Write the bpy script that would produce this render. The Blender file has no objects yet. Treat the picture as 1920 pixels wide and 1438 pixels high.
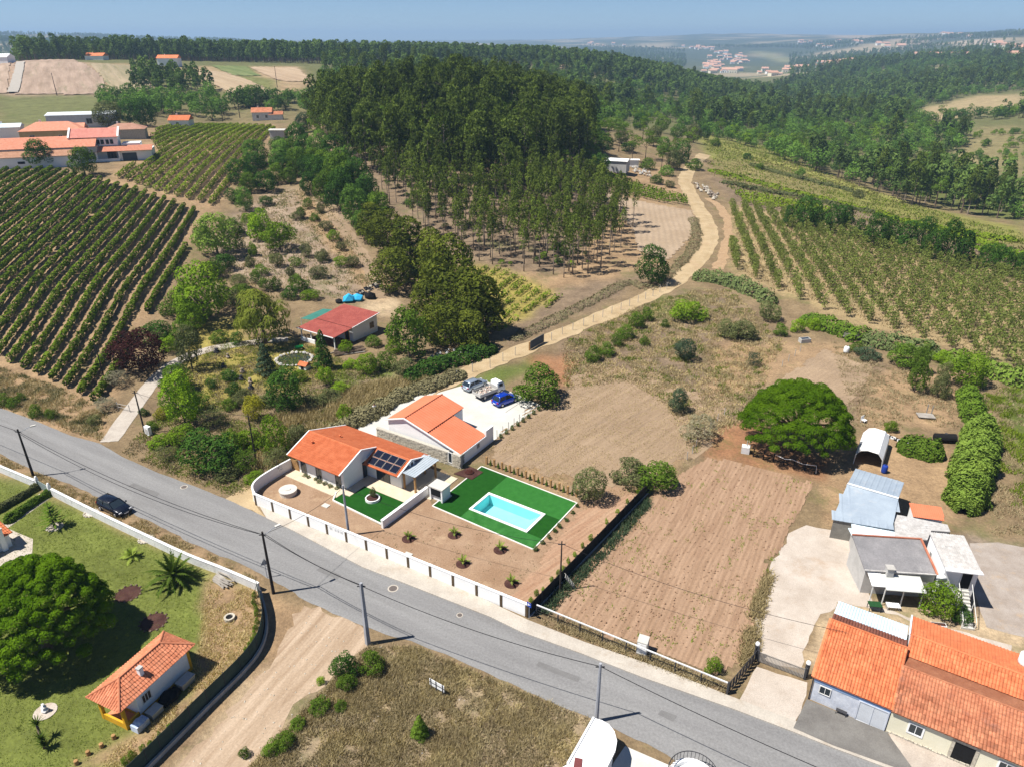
import bpy, math, random
import numpy as np
from mathutils import Vector, Matrix
R = math.radians
random.seed(7); rng = np.random.default_rng(7)
sc = bpy.context.scene
# ---------------------------------------------------------------- camera
F, H, PT = 1340.0, 48.0, R(25.7)          # focal length in photo pixels, drone height, pitch
CP, SP = math.cos(PT), math.sin(PT)
cd = bpy.data.cameras.new('camera'); cam = bpy.data.objects.new('camera', cd)
sc.collection.objects.link(cam); sc.camera = cam
cd.sensor_width = 36; cd.lens = F / 1920 * 36; cd.clip_start = 1; cd.clip_end = 60000
cam.location = (0, 0, H); cam.rotation_euler = (math.pi / 2 - PT, 0, 0)
# ---------------------------------------------------------------- sky and sun
SUN_EL, SUN_AZ = R(60), math.atan2(-.975, -.22)     # azimuth measured from +Y towards +X
sdir = Vector((math.sin(SUN_AZ) * math.cos(SUN_EL), math.cos(SUN_AZ) * math.cos(SUN_EL), math.sin(SUN_EL)))
w = bpy.data.worlds.new('World'); sc.world = w; w.use_nodes = True
nt = w.node_tree; nt.nodes.clear()
sky = nt.nodes.new('ShaderNodeTexSky'); sky.sky_type = 'NISHITA'; sky.sun_disc = False
sky.sun_elevation = SUN_EL; sky.sun_rotation = SUN_AZ; sky.altitude = 100
sky.air_density = 0.6; sky.dust_density = 0.0; sky.ozone_density = 7
bg = nt.nodes.new('ShaderNodeBackground'); bg.inputs["Strength"].default_value = 0.064
wo = nt.nodes.new('ShaderNodeOutputWorld')
nt.links.new(sky.outputs[0], bg.inputs[0]); nt.links.new(bg.outputs[0], wo.inputs[0])
sd = bpy.data.lights.new('sun', 'SUN'); sd.energy = 5.0; sd.angle = R(.53); sd.color = (1, .955, .88)
so = bpy.data.objects.new('sun', sd); sc.collection.objects.link(so)
so.rotation_euler = sdir.to_track_quat('Z', 'Y').to_euler(); so.location = (-200, -100, 400)
vs = sc.view_settings; vs.view_transform = 'Standard'; vs.look = 'None'; vs.gamma = 1; vs.exposure = 0.62
vs.use_curve_mapping = False
sc.cycles.use_denoising = True
sc.cycles.max_bounces = 5; sc.cycles.diffuse_bounces = 2; sc.cycles.glossy_bounces = 2
sc.cycles.transmission_bounces = 3; sc.cycles.transparent_max_bounces = 8; sc.cycles.volume_bounces = 0
C = sc.collection
# ---------------------------------------------------------------- materials
def _n(t, ty, **kw):
    n = t.nodes.new(ty)
    for k, v in kw.items(): setattr(n, k, v)
    return n
def c4(c): return (c[0], c[1], c[2], 1)
def mixc(t, a, b, f, mode='MIX'):
    m = _n(t, 'ShaderNodeMix', data_type='RGBA', blend_type=mode)
    for s, v in ((6, a), (7, b), (0, f)):
        if hasattr(v, 'type') and hasattr(v, 'node'): t.links.new(v, m.inputs[s])
        else: m.inputs[s].default_value = c4(v) if s != 0 else v
    return m.outputs[2]
def noise(t, scale, detail=3, rough=.6, vec=None, dist=0):
    n = _n(t, 'ShaderNodeTexNoise'); n.inputs['Scale'].default_value = scale
    n.inputs['Detail'].default_value = detail; n.inputs['Roughness'].default_value = rough; n.inputs['Distortion'].default_value = dist
    if vec is not None: t.links.new(vec, n.inputs['Vector'])
    return n.outputs['Fac']
def ramp(t, fac, a, b):
    m = _n(t, 'ShaderNodeMapRange'); m.inputs[1].default_value = a; m.inputs[2].default_value = b
    t.links.new(fac, m.inputs[0]); return m.outputs[0]
def wpos(t): return _n(t, 'ShaderNodeNewGeometry').outputs['Position']
def newmat(name):
    m = bpy.data.materials.new(name); m.use_nodes = True; t = m.node_tree; t.nodes.clear()
    o = _n(t, 'ShaderNodeOutputMaterial'); return m, t, o
def M(name, col, col2=None, scale=.8, rough=.85, spec=.08, bump=0, bscale=6, metal=0, small=.25, sscale=9, rand=0, lo=.35, hi=.65, dirt=None, dscale=.3, alpha=1, coat=0):
    """general surface: two colours mixed by world noise, fine grain, optional dirt and bump"""
    m, t, o = newmat(name); p = wpos(t)
    b = _n(t, 'ShaderNodeBsdfPrincipled')
    if col2 is None: col2 = tuple(min(1, x * 1.12) for x in col)
    c = mixc(t, col, col2, ramp(t, noise(t, scale, 4, .65, p), lo, hi))
    if small:
        g = ramp(t, noise(t, sscale, 3, .7, p), .25, .75)
        c = mixc(t, c, mixc(t, (1 - small,) * 3, (1 + small * .6,) * 3, g), 1.0, 'MULTIPLY')
    if dirt:
        c = mixc(t, c, dirt, ramp(t, noise(t, dscale, 6, .75, p), .55, .75))
    if rand:
        oi = _n(t, 'ShaderNodeObjectInfo')
        c = mixc(t, c, mixc(t, (1 - rand,) * 3, (1 + rand,) * 3, oi.outputs['Random']), 1.0, 'MULTIPLY')
    t.links.new(c, b.inputs['Base Color'])
    b.inputs['Roughness'].default_value = rough; b.inputs['Metallic'].default_value = metal
    b.inputs['Specular IOR Level'].default_value = spec; b.inputs['Coat Weight'].default_value = coat
    if bump:
        bn = _n(t, 'ShaderNodeBump'); bn.inputs['Strength'].default_value = .7; bn.inputs['Distance'].default_value = bump
        t.links.new(noise(t, bscale, 5, .7, p), bn.inputs['Height']); t.links.new(bn.outputs[0], b.inputs['Normal'])
    t.links.new(b.outputs[0], o.inputs[0]); return m
def leafM(name, a, b2, rand=.22, trans=.2, scale=.5):
    a, b2 = (a[0], a[1], a[2] * .78), (b2[0], b2[1], b2[2] * .78)
    m, t, o = newmat(name); p = wpos(t); oi = _n(t, 'ShaderNodeObjectInfo')
    c = mixc(t, a, b2, ramp(t, noise(t, scale, 3, .7, p), .3, .7))
    c = mixc(t, c, mixc(t, (1 - rand,) * 3, (1 + rand, 1 + rand * .9, 1 + rand * .5), oi.outputs['Random']), 1.0, 'MULTIPLY')
    c = mixc(t, c, mixc(t, (.72,) * 3, (1.3,) * 3, noise(t, 5, 2, .6, p)), 1.0, 'MULTIPLY')
    d = _n(t, 'ShaderNodeBsdfDiffuse'); tr = _n(t, 'ShaderNodeBsdfTranslucent')
    t.links.new(c, d.inputs[0]); t.links.new(mixc(t, c, (1.15, 1.2, .6), 1.0, 'MULTIPLY'), tr.inputs[0])
    ms = _n(t, 'ShaderNodeMixShader'); ms.inputs[0].default_value = trans
    t.links.new(d.outputs[0], ms.inputs[1]); t.links.new(tr.outputs[0], ms.inputs[2]); t.links.new(ms.outputs[0], o.inputs[0])
    return m
def streakM(name, col, col2, dark, ang, scale=.5, bump=.05):
    m, t, o = newmat(name); mp = _n(t, 'ShaderNodeMapping'); mp.vector_type = 'TEXTURE'; mp.inputs['Rotation'].default_value = (0, 0, ang); mp.inputs['Scale'].default_value = (10, 1, 1); t.links.new(wpos(t), mp.inputs[0]); v = mp.outputs[0]
    b = _n(t, 'ShaderNodeBsdfPrincipled'); b.inputs['Roughness'].default_value = .95; b.inputs['Specular IOR Level'].default_value = .1
    c = mixc(t, col, col2, ramp(t, noise(t, scale, 5, .65, v), .35, .65)); c = mixc(t, c, dark, ramp(t, noise(t, scale * .8, 6, .7, v, .3), .56, .72)); p = wpos(t)
    c = mixc(t, c, mixc(t, (.75,) * 3, (1.18,) * 3, ramp(t, noise(t, 5, 4, .75, p), .25, .75)), 1.0, 'MULTIPLY'); t.links.new(c, b.inputs['Base Color'])
    bn = _n(t, 'ShaderNodeBump'); bn.inputs['Distance'].default_value = bump; t.links.new(noise(t, scale * 3, 5, .7, v), bn.inputs['Height']); t.links.new(bn.outputs[0], b.inputs['Normal']); t.links.new(b.outputs[0], o.inputs[0]); return m
def glassM(name, col=(.02, .03, .04), rough=.08):
    m, t, o = newmat(name); b = _n(t, 'ShaderNodeBsdfPrincipled'); b.inputs['Base Color'].default_value = c4(col)
    b.inputs['Roughness'].default_value = rough; b.inputs['Specular IOR Level'].default_value = .6
    t.links.new(b.outputs[0], o.inputs[0]); return m
# ---------------------------------------------------------------- mesh helpers
def fastmesh(name, V, Q, mats=(), midx=None, smooth=False):
    """V (n,3) array, Q (m,k) index array of equal sized polygons"""
    V = np.asarray(V, np.float32); Q = np.asarray(Q, np.int32); me = bpy.data.meshes.new(name)
    me.vertices.add(len(V)); me.vertices.foreach_set('co', V.ravel())
    k = Q.shape[1]; me.loops.add(Q.size); me.loops.foreach_set('vertex_index', Q.ravel())
    me.polygons.add(len(Q)); me.polygons.foreach_set('loop_start', np.arange(0, Q.size, k, dtype=np.int32))
    for m in mats: me.materials.append(m)
    if midx is not None: me.polygons.foreach_set('material_index', np.asarray(midx, np.int32))
    if smooth: me.polygons.foreach_set('use_smooth', np.ones(len(Q), bool))
    me.update(calc_edges=True); return me
class MB:
    def __init__(s): s.v, s.f, s.m = [], [], []
    def add(s, V, Fs, m=0):
        k = len(s.v); s.v += [tuple(p) for p in V]; s.f += [tuple(i + k for i in f) for f in Fs]; s.m += [m] * len(Fs); return s
    def box(s, x0, y0, z0, x1, y1, z1, m=0):
        return s.add([(x0, y0, z0), (x1, y0, z0), (x1, y1, z0), (x0, y1, z0), (x0, y0, z1), (x1, y0, z1), (x1, y1, z1), (x0, y1, z1)],
                     [(3, 2, 1, 0), (4, 5, 6, 7), (0, 1, 5, 4), (1, 2, 6, 5), (2, 3, 7, 6), (3, 0, 4, 7)], m)
    def bar(s, a, b, wd, ht=None, m=0, up=(0, 0, 1)):
        a, b = Vector(a), Vector(b); ht = ht or wd; d = (b - a).normalized(); u = Vector(up)
        if abs(d.dot(u)) > .98: u = Vector((1, 0, 0))
        x = d.cross(u).normalized() * wd / 2; y = x.cross(d).normalized() * ht / 2
        V = [p + sx * x + sy * y for p in (a, b) for sx, sy in ((-1, -1), (1, -1), (1, 1), (-1, 1))]
        return s.add(V, [(3, 2, 1, 0), (4, 5, 6, 7), (0, 1, 5, 4), (1, 2, 6, 5), (2, 3, 7, 6), (3, 0, 4, 7)], m)
    def prism(s, poly, z0, z1, m=0, mt=None):
        n = len(poly); f0 = (lambda p: z0) if not callable(z0) else z0; f1 = (lambda p: z1) if not callable(z1) else z1
        V = [(p[0], p[1], f0(p)) for p in poly] + [(p[0], p[1], f1(p)) for p in poly]
        a = sum(poly[i][0] * poly[(i + 1) % n][1] - poly[(i + 1) % n][0] * poly[i][1] for i in range(n))
        o = list(range(n)) if a > 0 else list(range(n))[::-1]
        s.add(V, [tuple(o[::-1])] + [(o[i], o[(i + 1) % n], o[(i + 1) % n] + n, o[i] + n) for i in range(n)], m)
        s.f.append(tuple(len(s.v) - n + i for i in o)); s.m.append(m if mt is None else mt); return s
    def tube(s, pts, rad, n=6, m=0, cap=True):
        pts = [Vector(p) for p in pts]; r = rad if isinstance(rad, (list, tuple)) else [rad] * len(pts); V = []
        for i, p in enumerate(pts):
            d = (pts[min(i + 1, len(pts) - 1)] - pts[max(i - 1, 0)]).normalized()
            u = Vector((0, 0, 1)) if abs(d.z) < .9 else Vector((1, 0, 0)); x = d.cross(u).normalized(); y = d.cross(x)
            V += [p + (x * math.cos(2 * math.pi * k / n) + y * math.sin(2 * math.pi * k / n)) * r[i] for k in range(n)]
        Fs = [(i * n + k, i * n + (k + 1) % n, (i + 1) * n + (k + 1) % n, (i + 1) * n + k) for i in range(len(pts) - 1) for k in range(n)]
        if cap: Fs += [tuple(range(n))[::-1], tuple((len(pts) - 1) * n + k for k in range(n))]
        return s.add(V, Fs, m)
    def lathe(s, prof, n=16, c=(0, 0, 0), m=0):
        V = [(c[0] + r * math.cos(2 * math.pi * k / n), c[1] + r * math.sin(2 * math.pi * k / n), c[2] + z) for r, z in prof for k in range(n)]
        Fs = [(i * n + k, i * n + (k + 1) % n, (i + 1) * n + (k + 1) % n, (i + 1) * n + k) for i in range(len(prof) - 1) for k in range(n)]
        return s.add(V, Fs + [tuple(range(n))[::-1], tuple((len(prof) - 1) * n + k for k in range(n))], m)
    def mesh(s, name, mats, smooth=False):
        me = bpy.data.meshes.new(name); me.from_pydata(s.v, [], s.f)
        for m in (mats if isinstance(mats, (list, tuple)) else [mats]): me.materials.append(m)
        me.polygons.foreach_set('material_index', s.m)
        if smooth: me.polygons.foreach_set('use_smooth', [True] * len(s.f))
        me.update(); return me
def link(name, data, parent=None, loc=(0, 0, 0), rz=0, sc_=None):
    o = bpy.data.objects.new(name, data); C.objects.link(o)
    if parent is not None: o.parent = parent
    o.location = loc; o.rotation_euler = (0, 0, rz)
    if sc_ is not None: o.scale = sc_ if hasattr(sc_, '__len__') else (sc_,) * 3
    return o
def tag(o, label, cat, group=None):
    o['label'] = label; o['category'] = cat
    if group: o['group'] = group
    return o
def struct(o, kind='structure'): o['kind'] = kind; return o
def thing(name, label, cat, loc=(0, 0, 0), rz=0, group=None):
    return tag(link(name, None, None, loc, rz), label, cat, group)
def part(name, mb, mats, parent, smooth=False, loc=(0, 0, 0), rz=0):
    return link(name, mb.mesh(name, mats, smooth) if isinstance(mb, MB) else mb, parent, loc, rz)
ORD = 'first second third fourth fifth sixth seventh eighth ninth tenth eleventh twelfth thirteenth fourteenth fifteenth sixteenth seventeenth eighteenth nineteenth twentieth'.split()
TEN = {2: 'twenty', 3: 'thirty', 4: 'forty', 5: 'fifty', 6: 'sixty', 7: 'seventy'}
TENTH = {2: 'twentieth', 3: 'thirtieth', 4: 'fortieth', 5: 'fiftieth', 6: 'sixtieth', 7: 'seventieth'}
def nth(i):                                   # 0 -> first
    if i < 20: return ORD[i]
    t_, u_ = divmod(i + 1, 10)
    return TENTH[t_] if u_ == 0 else TEN[t_] + '-' + ORD[u_ - 1]
# ---------------------------------------------------------------- photo geometry: a pixel names a viewing ray, its meeting with the terrain is the place
def ray(px, py):
    r, d = (px - 960) / F, (py - 719) / F
    return r, CP - d * SP, -SP - d * CP
def G(px, py, z=0.0):
    X, Y, Z = ray(px, py); t = (H - z) / -Z
    return (X * t, Y * t)
def proj(X, Y, Z):
    z = Z - H; f = np.maximum(Y * CP - z * SP, 1e-3); d = -(Y * SP + z * CP)
    return 960 + F * X / f, 719 + F * d / f
# ================================================================ TERRAIN
ctl = []
def cz(px, py, z):                       # known height
    X, Y, Z = ray(px, py); t = (H - z) / -Z; ctl.append((math.atan2(X, Y), math.log(math.hypot(X, Y) * t), z))
def cr(px, py, r):                       # known distance
    X, Y, Z = ray(px, py); h = math.hypot(X, Y); ctl.append((math.atan2(X, Y), math.log(r), H + Z / h * r))
def ch(px, r, z):                        # hidden ground: direction, distance, height
    X, Y, Z = ray(px, 200); ctl.append((math.atan2(X, Y), math.log(r), z))
for a in [(100,700,1.5),(0,650,2.5),(0,500,6),(0,400,9),(0,330,13),(200,310,13),(100,310,13),(280,300,13.5),(350,380,8),(400,390,7),(250,550,4),
          (330,620,1),(420,500,2.5),(450,330,10),(500,240,15),(400,240,15),(290,240,15),(600,270,14),(520,330,9),(600,420,5),(640,480,2),(560,560,.6),
          (700,500,1),(740,420,4),(860,480,1),(1000,500,.4),(1150,520,0),(900,380,7),(1000,330,9),(1100,380,3),(1180,420,1),(1100,300,8),(800,300,14),
          (700,300,14),(1250,450,0),(1330,400,.6),(1290,340,1.6),(1325,290,2.6),(1150,310,4),(1230,250,4),(1400,350,-1),(1500,400,-1),(1700,450,-1),
          (1900,520,-1),(1900,600,0),(1500,450,0),(1400,450,.3),(1400,290,-3),(1500,330,-5),(1600,360,-7),(1750,400,-8),(1900,430,-8),(1450,280,-11),
          (1600,330,-14),(1700,360,-17),(1800,390,-17),(1920,430,-13),(700,640,0),(900,640,0),(1100,640,0),(1300,640,0),(1500,640,0),(1700,640,0),(500,640,0)]: cz(*a)
for a in [(1400,240,560),(1500,260,520),(1600,270,520),(1700,290,480),(1850,330,430),(1920,300,480),(1550,220,800),(1700,230,650),(1850,210,720),
          (1920,200,760),(1400,200,800),(1300,220,600),(1250,195,760),(1150,185,700),(1450,170,1300),(1600,170,1200),(1750,150,1250),(1900,150,1200),
          (1650,114,1700),(1800,117,1700),(1920,114,1600),(1700,102,3300),(1650,80,4500),(1800,66,5000),(1920,56,5200),(1500,88,5000),(1450,140,2600),
          (1350,140,2400),(1300,112,3500),(1400,117,3800),(1550,108,2700),(1550,132,1900),(1350,64,9000),(1200,71,9000),(1000,77,9000),(600,79,9000),
          (100,69,6000),(0,67,6000),(300,76,7000),(1920,62,9500),(1650,70,9500),(40,113,690),(300,113,700),(600,119,700),(800,118,760),(1000,118,850),(1100,124,850),
          (1200,142,850),(1300,166,850),(1400,192,900),(100,180,470),(100,116,630),(250,170,480),(450,190,430),(400,142,560),(500,160,500),(560,142,560),
          (0,215,400),(150,213,390),(1920,64,15000),(0,74,15000),(960,76,15000)]: cr(*a)
for a in [(640,280,18),(740,290,22),(850,300,22),(950,310,20),(1050,310,15),(1120,330,8),(740,420,14),(900,450,10),(1050,480,5),(400,390,9),(600,400,12),
          (40,1200,0),(300,1300,5),(600,1400,5),(900,1500,-5),(1200,1500,-25),(-500,150,3),(-500,400,14),(-500,1000,10),(-500,5000,60),(2500,150,0),(2500,350,-5),(2500,900,0),(2500,5000,80),
          (-500,30,0),(500,30,0),(960,30,0),(1500,30,0),(2500,30,0),(960,60,0),(0,60,0),(1920,60,0),(1920,100,0),(960,90,0),(300,90,0),(-500,80,0),(2500,80,0)]: ch(*a)
ctl = np.array(ctl); KS = 2.2
cu = np.stack([ctl[:, 0] * KS, ctl[:, 1]], 1)
def tps(d2): return .5 * d2 * np.log(d2 + 1e-9)
n_ = len(cu); A = np.zeros((n_ + 3, n_ + 3)); d2 = ((cu[:, None] - cu[None]) ** 2).sum(-1)
A[:n_, :n_] = tps(d2) + np.eye(n_) * .02; A[:n_, n_] = 1; A[:n_, n_ + 1:] = cu; A[n_, :n_] = 1; A[n_ + 1:, :n_] = cu.T
wts = np.linalg.solve(A, np.concatenate([ctl[:, 2], np.zeros(3)]))
NT_, NR_, TH0, TH1, LR0, LR1 = 420, 560, R(-72), R(72), math.log(10.0), math.log(16000.0)
th = np.linspace(TH0, TH1, NT_ + 1); lr = np.linspace(LR0, LR1, NR_ + 1)
TH, LR = np.meshgrid(th, lr); U = np.stack([TH.ravel() * KS, LR.ravel()], 1)
Zg = np.zeros(len(U))
for s0 in range(0, len(U), 40000):
    u = U[s0:s0 + 40000]; dd = ((u[:, None] - cu[None]) ** 2).sum(-1)
    Zg[s0:s0 + 40000] = tps(dd) @ wts[:n_] + wts[n_] + u @ wts[n_ + 1:]
RR = np.exp(LR); XG, YG = RR * np.sin(TH), RR * np.cos(TH); Zg = Zg.reshape(TH.shape)
def sstep(x): x = np.clip(x, 0, 1); return x * x * (3 - 2 * x)
def vnoise(x, y, seed=0):                # smooth value noise
    xi, yi = np.floor(x), np.floor(y); fx, fy = sstep(x - xi), sstep(y - yi)
    def h(a, b):
        v = np.sin(a * 127.1 + b * 311.7 + seed * 74.7) * 43758.5453; return v - np.floor(v)
    return (h(xi, yi) * (1 - fx) + h(xi + 1, yi) * fx) * (1 - fy) + (h(xi, yi + 1) * (1 - fx) + h(xi + 1, yi + 1) * fx) * fy
Zg *= sstep((YG - 92) / 45)
far = sstep((RR - 900) / 1500)
Zg += far * ((vnoise(XG / 420, YG / 420) - .5) * 26 + (vnoise(XG / 170, YG / 170, 3) - .5) * 10)
Zg += sstep((RR - 200) / 200) * (vnoise(XG / 35, YG / 35, 5) - .5) * 1.2
def T(x, y):
    x = np.asarray(x, float); y = np.asarray(y, float)
    a = np.clip((np.arctan2(x, y) - TH0) / (TH1 - TH0) * NT_, 0, NT_ - 1e-6); b = np.clip((np.log(np.hypot(x, y) + 1e-9) - LR0) / (LR1 - LR0) * NR_, 0, NR_ - 1e-6)
    i, j = a.astype(int), b.astype(int); fa, fb = a - i, b - j
    return (Zg[j, i] * (1 - fa) + Zg[j, i + 1] * fa) * (1 - fb) + (Zg[j + 1, i] * (1 - fa) + Zg[j + 1, i + 1] * fa) * fb
def Tz(x, y): return float(T(x, y))
def W(px, py):                           # where the viewing ray meets the terrain
    X, Y, Z = ray(px, py); h = math.hypot(X, Y); rr = np.exp(np.linspace(math.log(25), math.log(15500), 2600))
    t = rr / h; g = T(X * t, Y * t) - (H + Z * t); k = int(np.argmax(g >= 0)) if (g >= 0).any() else len(rr) - 1
    if k > 0:
        f = g[k - 1] / (g[k - 1] - g[k] + 1e-12); r = rr[k - 1] + (rr[k] - rr[k - 1]) * min(max(f, 0), 1)
    else: r = rr[0]
    return (X * r / h, Y * r / h)
def W3(px, py): x, y = W(px, py); return (x, y, Tz(x, y))
def inpoly(px, py, poly):
    px = np.asarray(px); py = np.asarray(py); r = np.zeros(px.shape, bool); n = len(poly)
    for i in range(n):
        (x0, y0), (x1, y1) = poly[i], poly[(i + 1) % n]
        if y0 == y1: continue
        c = ((y0 > py) != (y1 > py)) & (px < (x1 - x0) * (py - y0) / (y1 - y0) + x0); r ^= c
    return r
# land cover as colour of the ground itself (soil, dry grass, turf, heath)
DRY, TAN, RED, GRN, SCR, PALE, FOR, YEL, GREY = (0.225,0.167,0.104), (0.324,0.225,0.14), (0.297,0.158,0.09), (0.117,0.149,0.0405), (0.0765,0.0855,0.036), (0.45,0.351,0.243), (0.045,0.0495,0.027), (0.297,0.252,0.0765), (0.211,0.158,0.113)
PX, PY = proj(XG, YG, Zg)
jx = (vnoise(XG / 2.5, YG / 2.5, 8) - .5) * 26 + (vnoise(XG / .8, YG / .8, 9) - .5) * 10; jy = (vnoise(XG / 2.5, YG / 2.5, 18) - .5) * 18
nb = np.clip(PY / 700, .15, 1); qx, qy = PX + jx * nb, PY + jy * nb
col = np.zeros(TH.shape + (3,)); col[:] = DRY
fz = sstep((RR - 300) / 200)[..., None]; col = col * (1 - fz) + np.array((.13, .135, .06)) * fz
ff = sstep((RR - 1500) / 2500)[..., None]; col = col * (1 - ff) + np.array((.06, .08, .05)) * ff
f2 = (sstep((vnoise(XG / 260, YG / 190, 31) - .62) * 9) * sstep((RR - 1300) / 600))[..., None]; col = col * (1 - f2) + np.array((.34, .28, .19)) * f2
ZONES = [
 ([(-400,360),(0,322),(200,335),(405,385),(380,420),(190,770),(-400,800)], TAN), ([(200,335),(290,240),(520,235),(400,395)], TAN),
 ([(0,690),(190,765),(230,840),(0,775),(-400,700),(-400,600)], TAN), ([(270,850),(200,830),(260,700),(330,610),(470,640),(600,640),(760,690),(800,730),(560,870),(420,900)], DRY),
 ([(350,640),(520,640),(600,650),(690,720),(600,720),(470,740),(400,760),(330,760)], YEL), ([(470,600),(360,600),(330,640),(420,650)], YEL),
 ([(520,745),(660,700),(800,705),(560,860),(520,830)], GREY), ([(690,700),(760,690),(740,720)], GRN), ([(590,690),(680,700),(640,730)], GRN),
 ([(440,400),(530,350),(620,380),(720,530),(640,560),(520,540),(440,520),(400,470)], (.31,.24,.185)), ([(560,350),(600,380),(740,560),(715,575),(560,400)], TAN),
 ([(680,560),(760,560),(720,600),(680,590)], PALE),
 ([(590,280),(700,240),(1110,280),(1180,420),(1050,540),(870,500),(700,400)], GREY),
 ([(1180,360),(1300,395),(1290,440),(1230,520),(1080,560),(960,640),(930,640),(860,500),(1050,520)], TAN),
 ([(860,495),(940,500),(1060,560),(940,620)], YEL), ([(1060,540),(1260,500),(960,650),(930,640)], GREY),
 ([(1290,545),(1370,545),(1470,640),(1400,780),(1300,860),(1130,900),(960,820),(1020,740),(990,690),(1060,640),(1200,570)], GREY),
 ([(930,840),(1020,760),(1260,800),(1290,850),(1220,920),(1090,960),(900,870)], TAN), ([(980,670),(1080,660),(1060,730),(1000,710)], RED),
 ([(840,720),(990,670),(1010,690),(900,745)], GRN), ([(1230,555),(1330,560),(1300,600),(1200,600)], GRN),
 ([(1330,640),(1560,640),(1640,690),(1560,800),(1480,700),(1330,760)], TAN), ([(1560,640),(1660,690),(1600,800),(1570,790),(1640,700)], GREY),
 ([(1650,690),(1820,700),(1800,800),(1600,800)], TAN), ([(1830,720),(1920,720),(1920,1020),(1830,1000)], DRY), ([(2100,700),(1920,700),(1880,740),(1920,900),(2100,900)], GRN),
 ([(1350,800),(1400,790),(1560,870),(1540,900),(1320,860)], RED), ([(1540,880),(1640,800),(1800,840),(1800,1000),(1640,1000),(1540,980)], TAN),
 ([(1370,390),(1420,370),(1920,530),(2100,600),(2100,720),(1900,690),(1600,610),(1370,510)], (.34,.26,.15)),
 ([(1320,280),(1420,270),(1700,380),(1920,440),(2100,500),(2100,560),(1800,450),(1560,400),(1380,360)], (.23,.20,.085)),
 ([(1320,330),(1500,360),(1640,395),(1920,470),(1920,500),(1560,410),(1390,390)], GREY), ([(1300,250),(1400,265),(1500,300),(1450,300),(1330,300)], (.22,.22,.07)), ([(1560,350),(1920,430),(1920,455),(1560,375)], (.24,.24,.07)),
 ([(1830,240),(1920,235),(1920,330),(1780,300)], (.22,.19,.10)), ([(1690,215),(1830,180),(1920,178),(1920,205),(1750,225)], (.34,.27,.16)), ([(1690,360),(1920,330),(1920,420),(1780,390)], (.13,.15,.05)),
 ([(1560,62),(1640,66),(1640,74),(1560,72)], (.36,.29,.22)), ([(1790,78),(1870,72),(1880,82),(1800,88)], (.42,.35,.28)), ([(1670,72),(1740,76),(1735,84),(1680,82)], (.38,.30,.22)), ([(1745,128),(1800,130),(1790,138),(1750,137)], (.36,.29,.2)), ([(1400,95),(1450,100),(1500,118),(1460,118)], (.22,.22,.12)),
 ([(0,110),(45,112),(190,120),(195,178),(0,180)], (.36,.26,.20)), ([(0,180),(200,180),(260,200),(200,232),(0,235)], (.15,.16,.07)), ([(160,118),(250,120),(280,160),(210,170)], (.33,.25,.16)),
 ([(330,125),(560,125),(590,160),(520,185),(430,175),(330,140)], (.34,.25,.16)), ([(400,125),(470,125),(480,142),(430,140)], (.13,.17,.05)), ([(450,140),(520,150),(520,175),(440,160)], (.17,.18,.07)),
 ([(1125,330),(1240,310),(1290,380),(1160,340)], TAN), ([(1140,100),(1240,150),(1230,158),(1130,120)], (.30,.25,.17)), ([(1000,108),(1090,125),(1080,135),(1010,125)], (.36,.28,.2)),
 ([(0,890),(490,1110),(505,1180),(450,1280),(290,1438),(200,1600),(-400,1600),(-400,800)], (.15,.18,.045)), ([(390,1080),(490,1110),(500,1180),(450,1270),(330,1400),(290,1438),(120,1438),(240,1390),(360,1300),(370,1200)], TAN),
 ([(570,1140),(690,1190),(620,1250),(460,1438),(400,1600),(260,1600),(330,1438),(460,1290),(510,1190)], PALE), ([(480,1110),(570,1140),(520,1230),(300,1438),(240,1438),(450,1280)], TAN),
 ([(690,1205),(1120,1345),(1060,1438),(1000,1600),(420,1600),(470,1438),(620,1260)], (.31,.245,.17)),
 ([(0,855),(480,1085),(480,1100),(0,885)], TAN), ([(60,790),(230,860),(420,940),(480,955),(545,880),(560,860),(300,880)], DRY),
 ([(420,940),(545,872),(560,890),(485,950)], PALE), ([(1800,1010),(1930,1020),(1930,1200),(1830,1140)], (.27,.22,.18)), ([(1560,1120),(1920,1160),(1920,1300),(1500,1240)], PALE)]
for poly, c in ZONES:
    m = inpoly(qx, qy, poly) & (YG > 5); cc = np.array(c)
    col[m] = cc
for _ in range(2):                        # soften the borders
    col[1:-1, 1:-1] = (col[1:-1, 1:-1] * 2 + col[:-2, 1:-1] + col[2:, 1:-1] + col[1:-1, :-2] + col[1:-1, 2:]) / 6
Vg = np.stack([XG.ravel(), YG.ravel(), Zg.ravel()], 1)
ii, jj = np.meshgrid(np.arange(NR_), np.arange(NT_), indexing='ij'); a0 = ii * (NT_ + 1) + jj
Qg = np.stack([a0, a0 + 1, a0 + NT_ + 2, a0 + NT_ + 1], -1).reshape(-1, 4)[:, ::-1]
POOLC = [G(916.5, 923.3), G(1023, 964), G(988.9, 999.2), G(879.5, 955)]
pc = np.mean(POOLC, 0); pin = inpoly(XG, YG, [tuple(pc + (np.array(p) - pc) * 1.22) for p in POOLC]).ravel()
Qg = Qg[~pin[Qg].any(1)]                  # the pool is dug into the ground here; the lawn sheet covers the rest of the gap
m, t, o = newmat('ground_cover'); p = wpos(t); b = _n(t, 'ShaderNodeBsdfPrincipled'); b.inputs['Roughness'].default_value = .95; b.inputs['Specular IOR Level'].default_value = .1
at = _n(t, 'ShaderNodeAttribute', attribute_name='Cover')
c = mixc(t, at.outputs['Color'], mixc(t, (.62, .60, .58), (1.32, 1.30, 1.22), ramp(t, noise(t, .22, 6, .72, p), .28, .72)), 1.0, 'MULTIPLY')
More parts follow.
